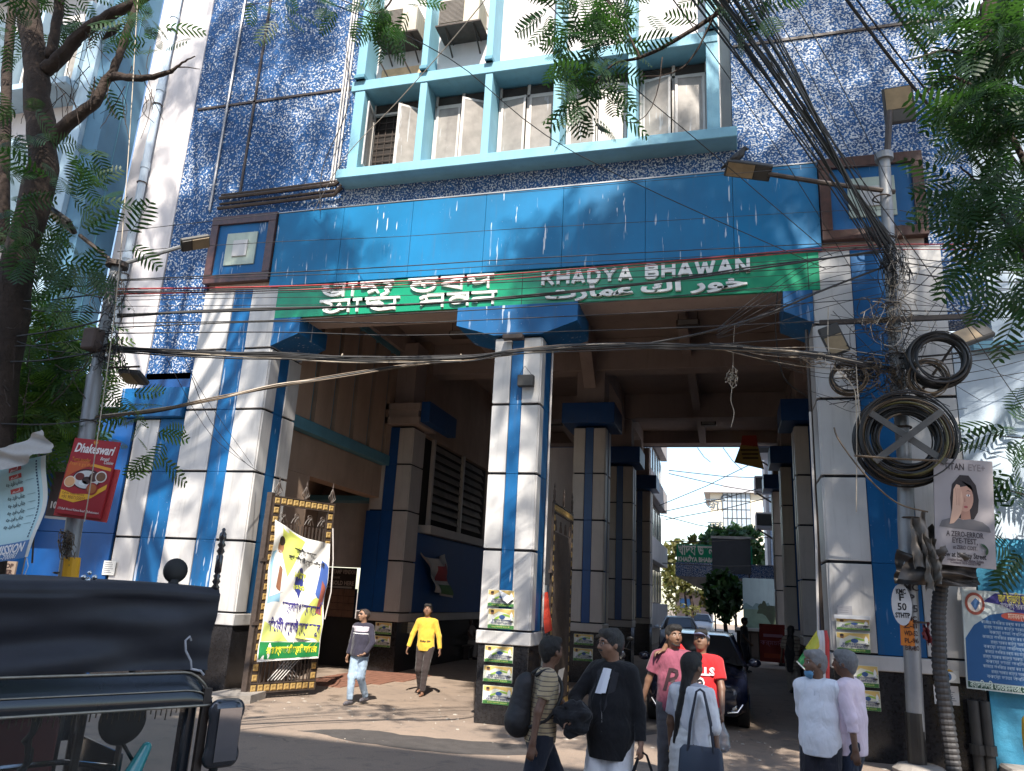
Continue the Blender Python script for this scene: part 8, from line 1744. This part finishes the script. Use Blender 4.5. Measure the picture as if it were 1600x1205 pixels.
au('cowl', MB().grid(cowl, 26, 10), M('dark_teal_paint', (.015, .11, .12), .14, .15, 2, spec=.8), True)
au('dashboard', MB().box(.10, 1.25, .02, .30, .84, .93, .03), m_black)
V, F = smesh([cap((.40, -.12, .92), (.26, -.04, 1.16), .055, .025, .03), cap((.40, -.12, .92), (.62, -.16, .94), .05, .05, .04)], .012); V = np.array([tuple(AM @ Vector(q)) for q in V]); npmesh('cowl_reflection', V, F, M('teal_reflection', (.03, .26, .27), .12, .15, 2, spec=.8), AT, smooth=True)  # solid teal arch added in place of the windscreen's reflection of the body
au('handlebar', MB().tube([(.28, .25, 1.02), (.5, .35, 1.05), (.8, .35, 1.05), (1.0, .25, 1.02)], .014, 6), m_chrome)
au('front_seat', MB().box(.30, 1.1, .75, 1.1, .55, .66, .03).box(.30, 1.1, 1.08, 1.14, .66, 1.15, .02), M('dark_red_rexine', (.10, .015, .02), .45, .2, 5)); au('rear_seat', MB().box(.08, 1.3, 1.3, 1.7, .55, .68, .03).box(.08, 1.3, 1.68, 1.74, .68, 1.2, .02), m_rubber)
au('side_panel', MB().box(-.012, .0, .9, 1.75, .3, .95).box(1.37, 1.382, .9, 1.75, .3, .95), m_rick); au('floor', MB().box(0, 1.37, -.1, 1.75, .26, .3), m_iron)
for x, y in ((.68, -.15), (.10, 1.45), (1.27, 1.45)): au('wheel', MB().lathe([(.1, -.05), (.19, -.05), (.205, -.02), (.205, .02), (.19, .05), (.1, .05)], (x, y, .205), 20, 'x'), m_rubber, True)
for x in (0.02, 1.34): au('hood_post', MB().tube([(x, 1.7, .3), (x, 1.7, ZT-.05)], .018, 6).tube([(x, .9, .3), (x, .9, ZT-.05)], .018, 6), m_iron)
S = smesh([cap((-.06, -.12, ZT-.62), (-.06, -.12, ZT-.80), .06, .06, .02, (np.array([0, 1., 0]), .62)), cap((-.115, -.12, ZT-.62), (-.115, -.12, ZT-.80), .06, .06, .02, (np.array([0, 1., 0]), .62)), cap((-.04, -.12, ZT-.60), (-.135, -.12, ZT-.60), .048, .048, .02, (np.array([0, 1., 0]), .62)), cap((-.04, -.12, ZT-.83), (-.135, -.12, ZT-.83), .048, .048, .02, (np.array([0, 1., 0]), .62))], .008); V = np.array([tuple(AM @ Vector(q)) for q in S[0]]); npmesh('side_mirror', V, S[1], M('mirror_shell', (.03, .032, .04), .1, .1, 2, spec=1), AT, smooth=True)
au('side_mirror_glass', MB().box(-.15, -.03, -.166, -.160, ZT-.84, ZT-.59, .0), M('mirror_glass', (.35, .36, .40), .05, .1, 4, metal=1)); au('side_mirror_arm', MB().tube([(-.07, -.10, ZT-.88), (-.07, -.08, ZT-.95), (.0, -.02, ZT-.97), (.05, .0, ZT-.95)], .022, 7), m_rubber)
au('mirror_strut', MB().box(-.01, .03, -.09, -.06, ZT-.98, ZT-.50), m_iron)
# ornaments on the hood
au('roof_mirror', MB().lathe([(.01, .04), (.05, .03), (.065, .0), (.062, -.014), (.02, -.02)], (.20, .10, ZT+.075), 24, 'y').tube([(.20, .10, ZT-.02), (.20, .10, ZT+.03)], .028, 8), m_rubber, True)
prof = [(.012, -.02), (.022, 0), (.012, .015), (.022, .03), (.014, .045), (.020, .06), (.012, .07), (.018, .08), (.018, .165), (.012, .175), (.022, .19), (.012, .21), (.022, .225), (.013, .24), (.020, .262), (.018, .285), (.008, .298), (.011, .308), (.003, .318)]
au('turned_finial', MB().lathe(prof, (.003, .02, ZT), 14), M('black_lacquer', (.02, .016, .018), .12, .1, 3, spec=.8), True)
au('horn_ornament', MB().ball((.60, .08, ZT+.02), .013).ball((.65, .08, ZT+.018), .013).tube([(.60, .09, ZT-.02), (.625, .09, ZT+.01), (.65, .09, ZT-.02)], .012, 6).ball((.625, .085, ZT+.04), .011), m_chrome, True)
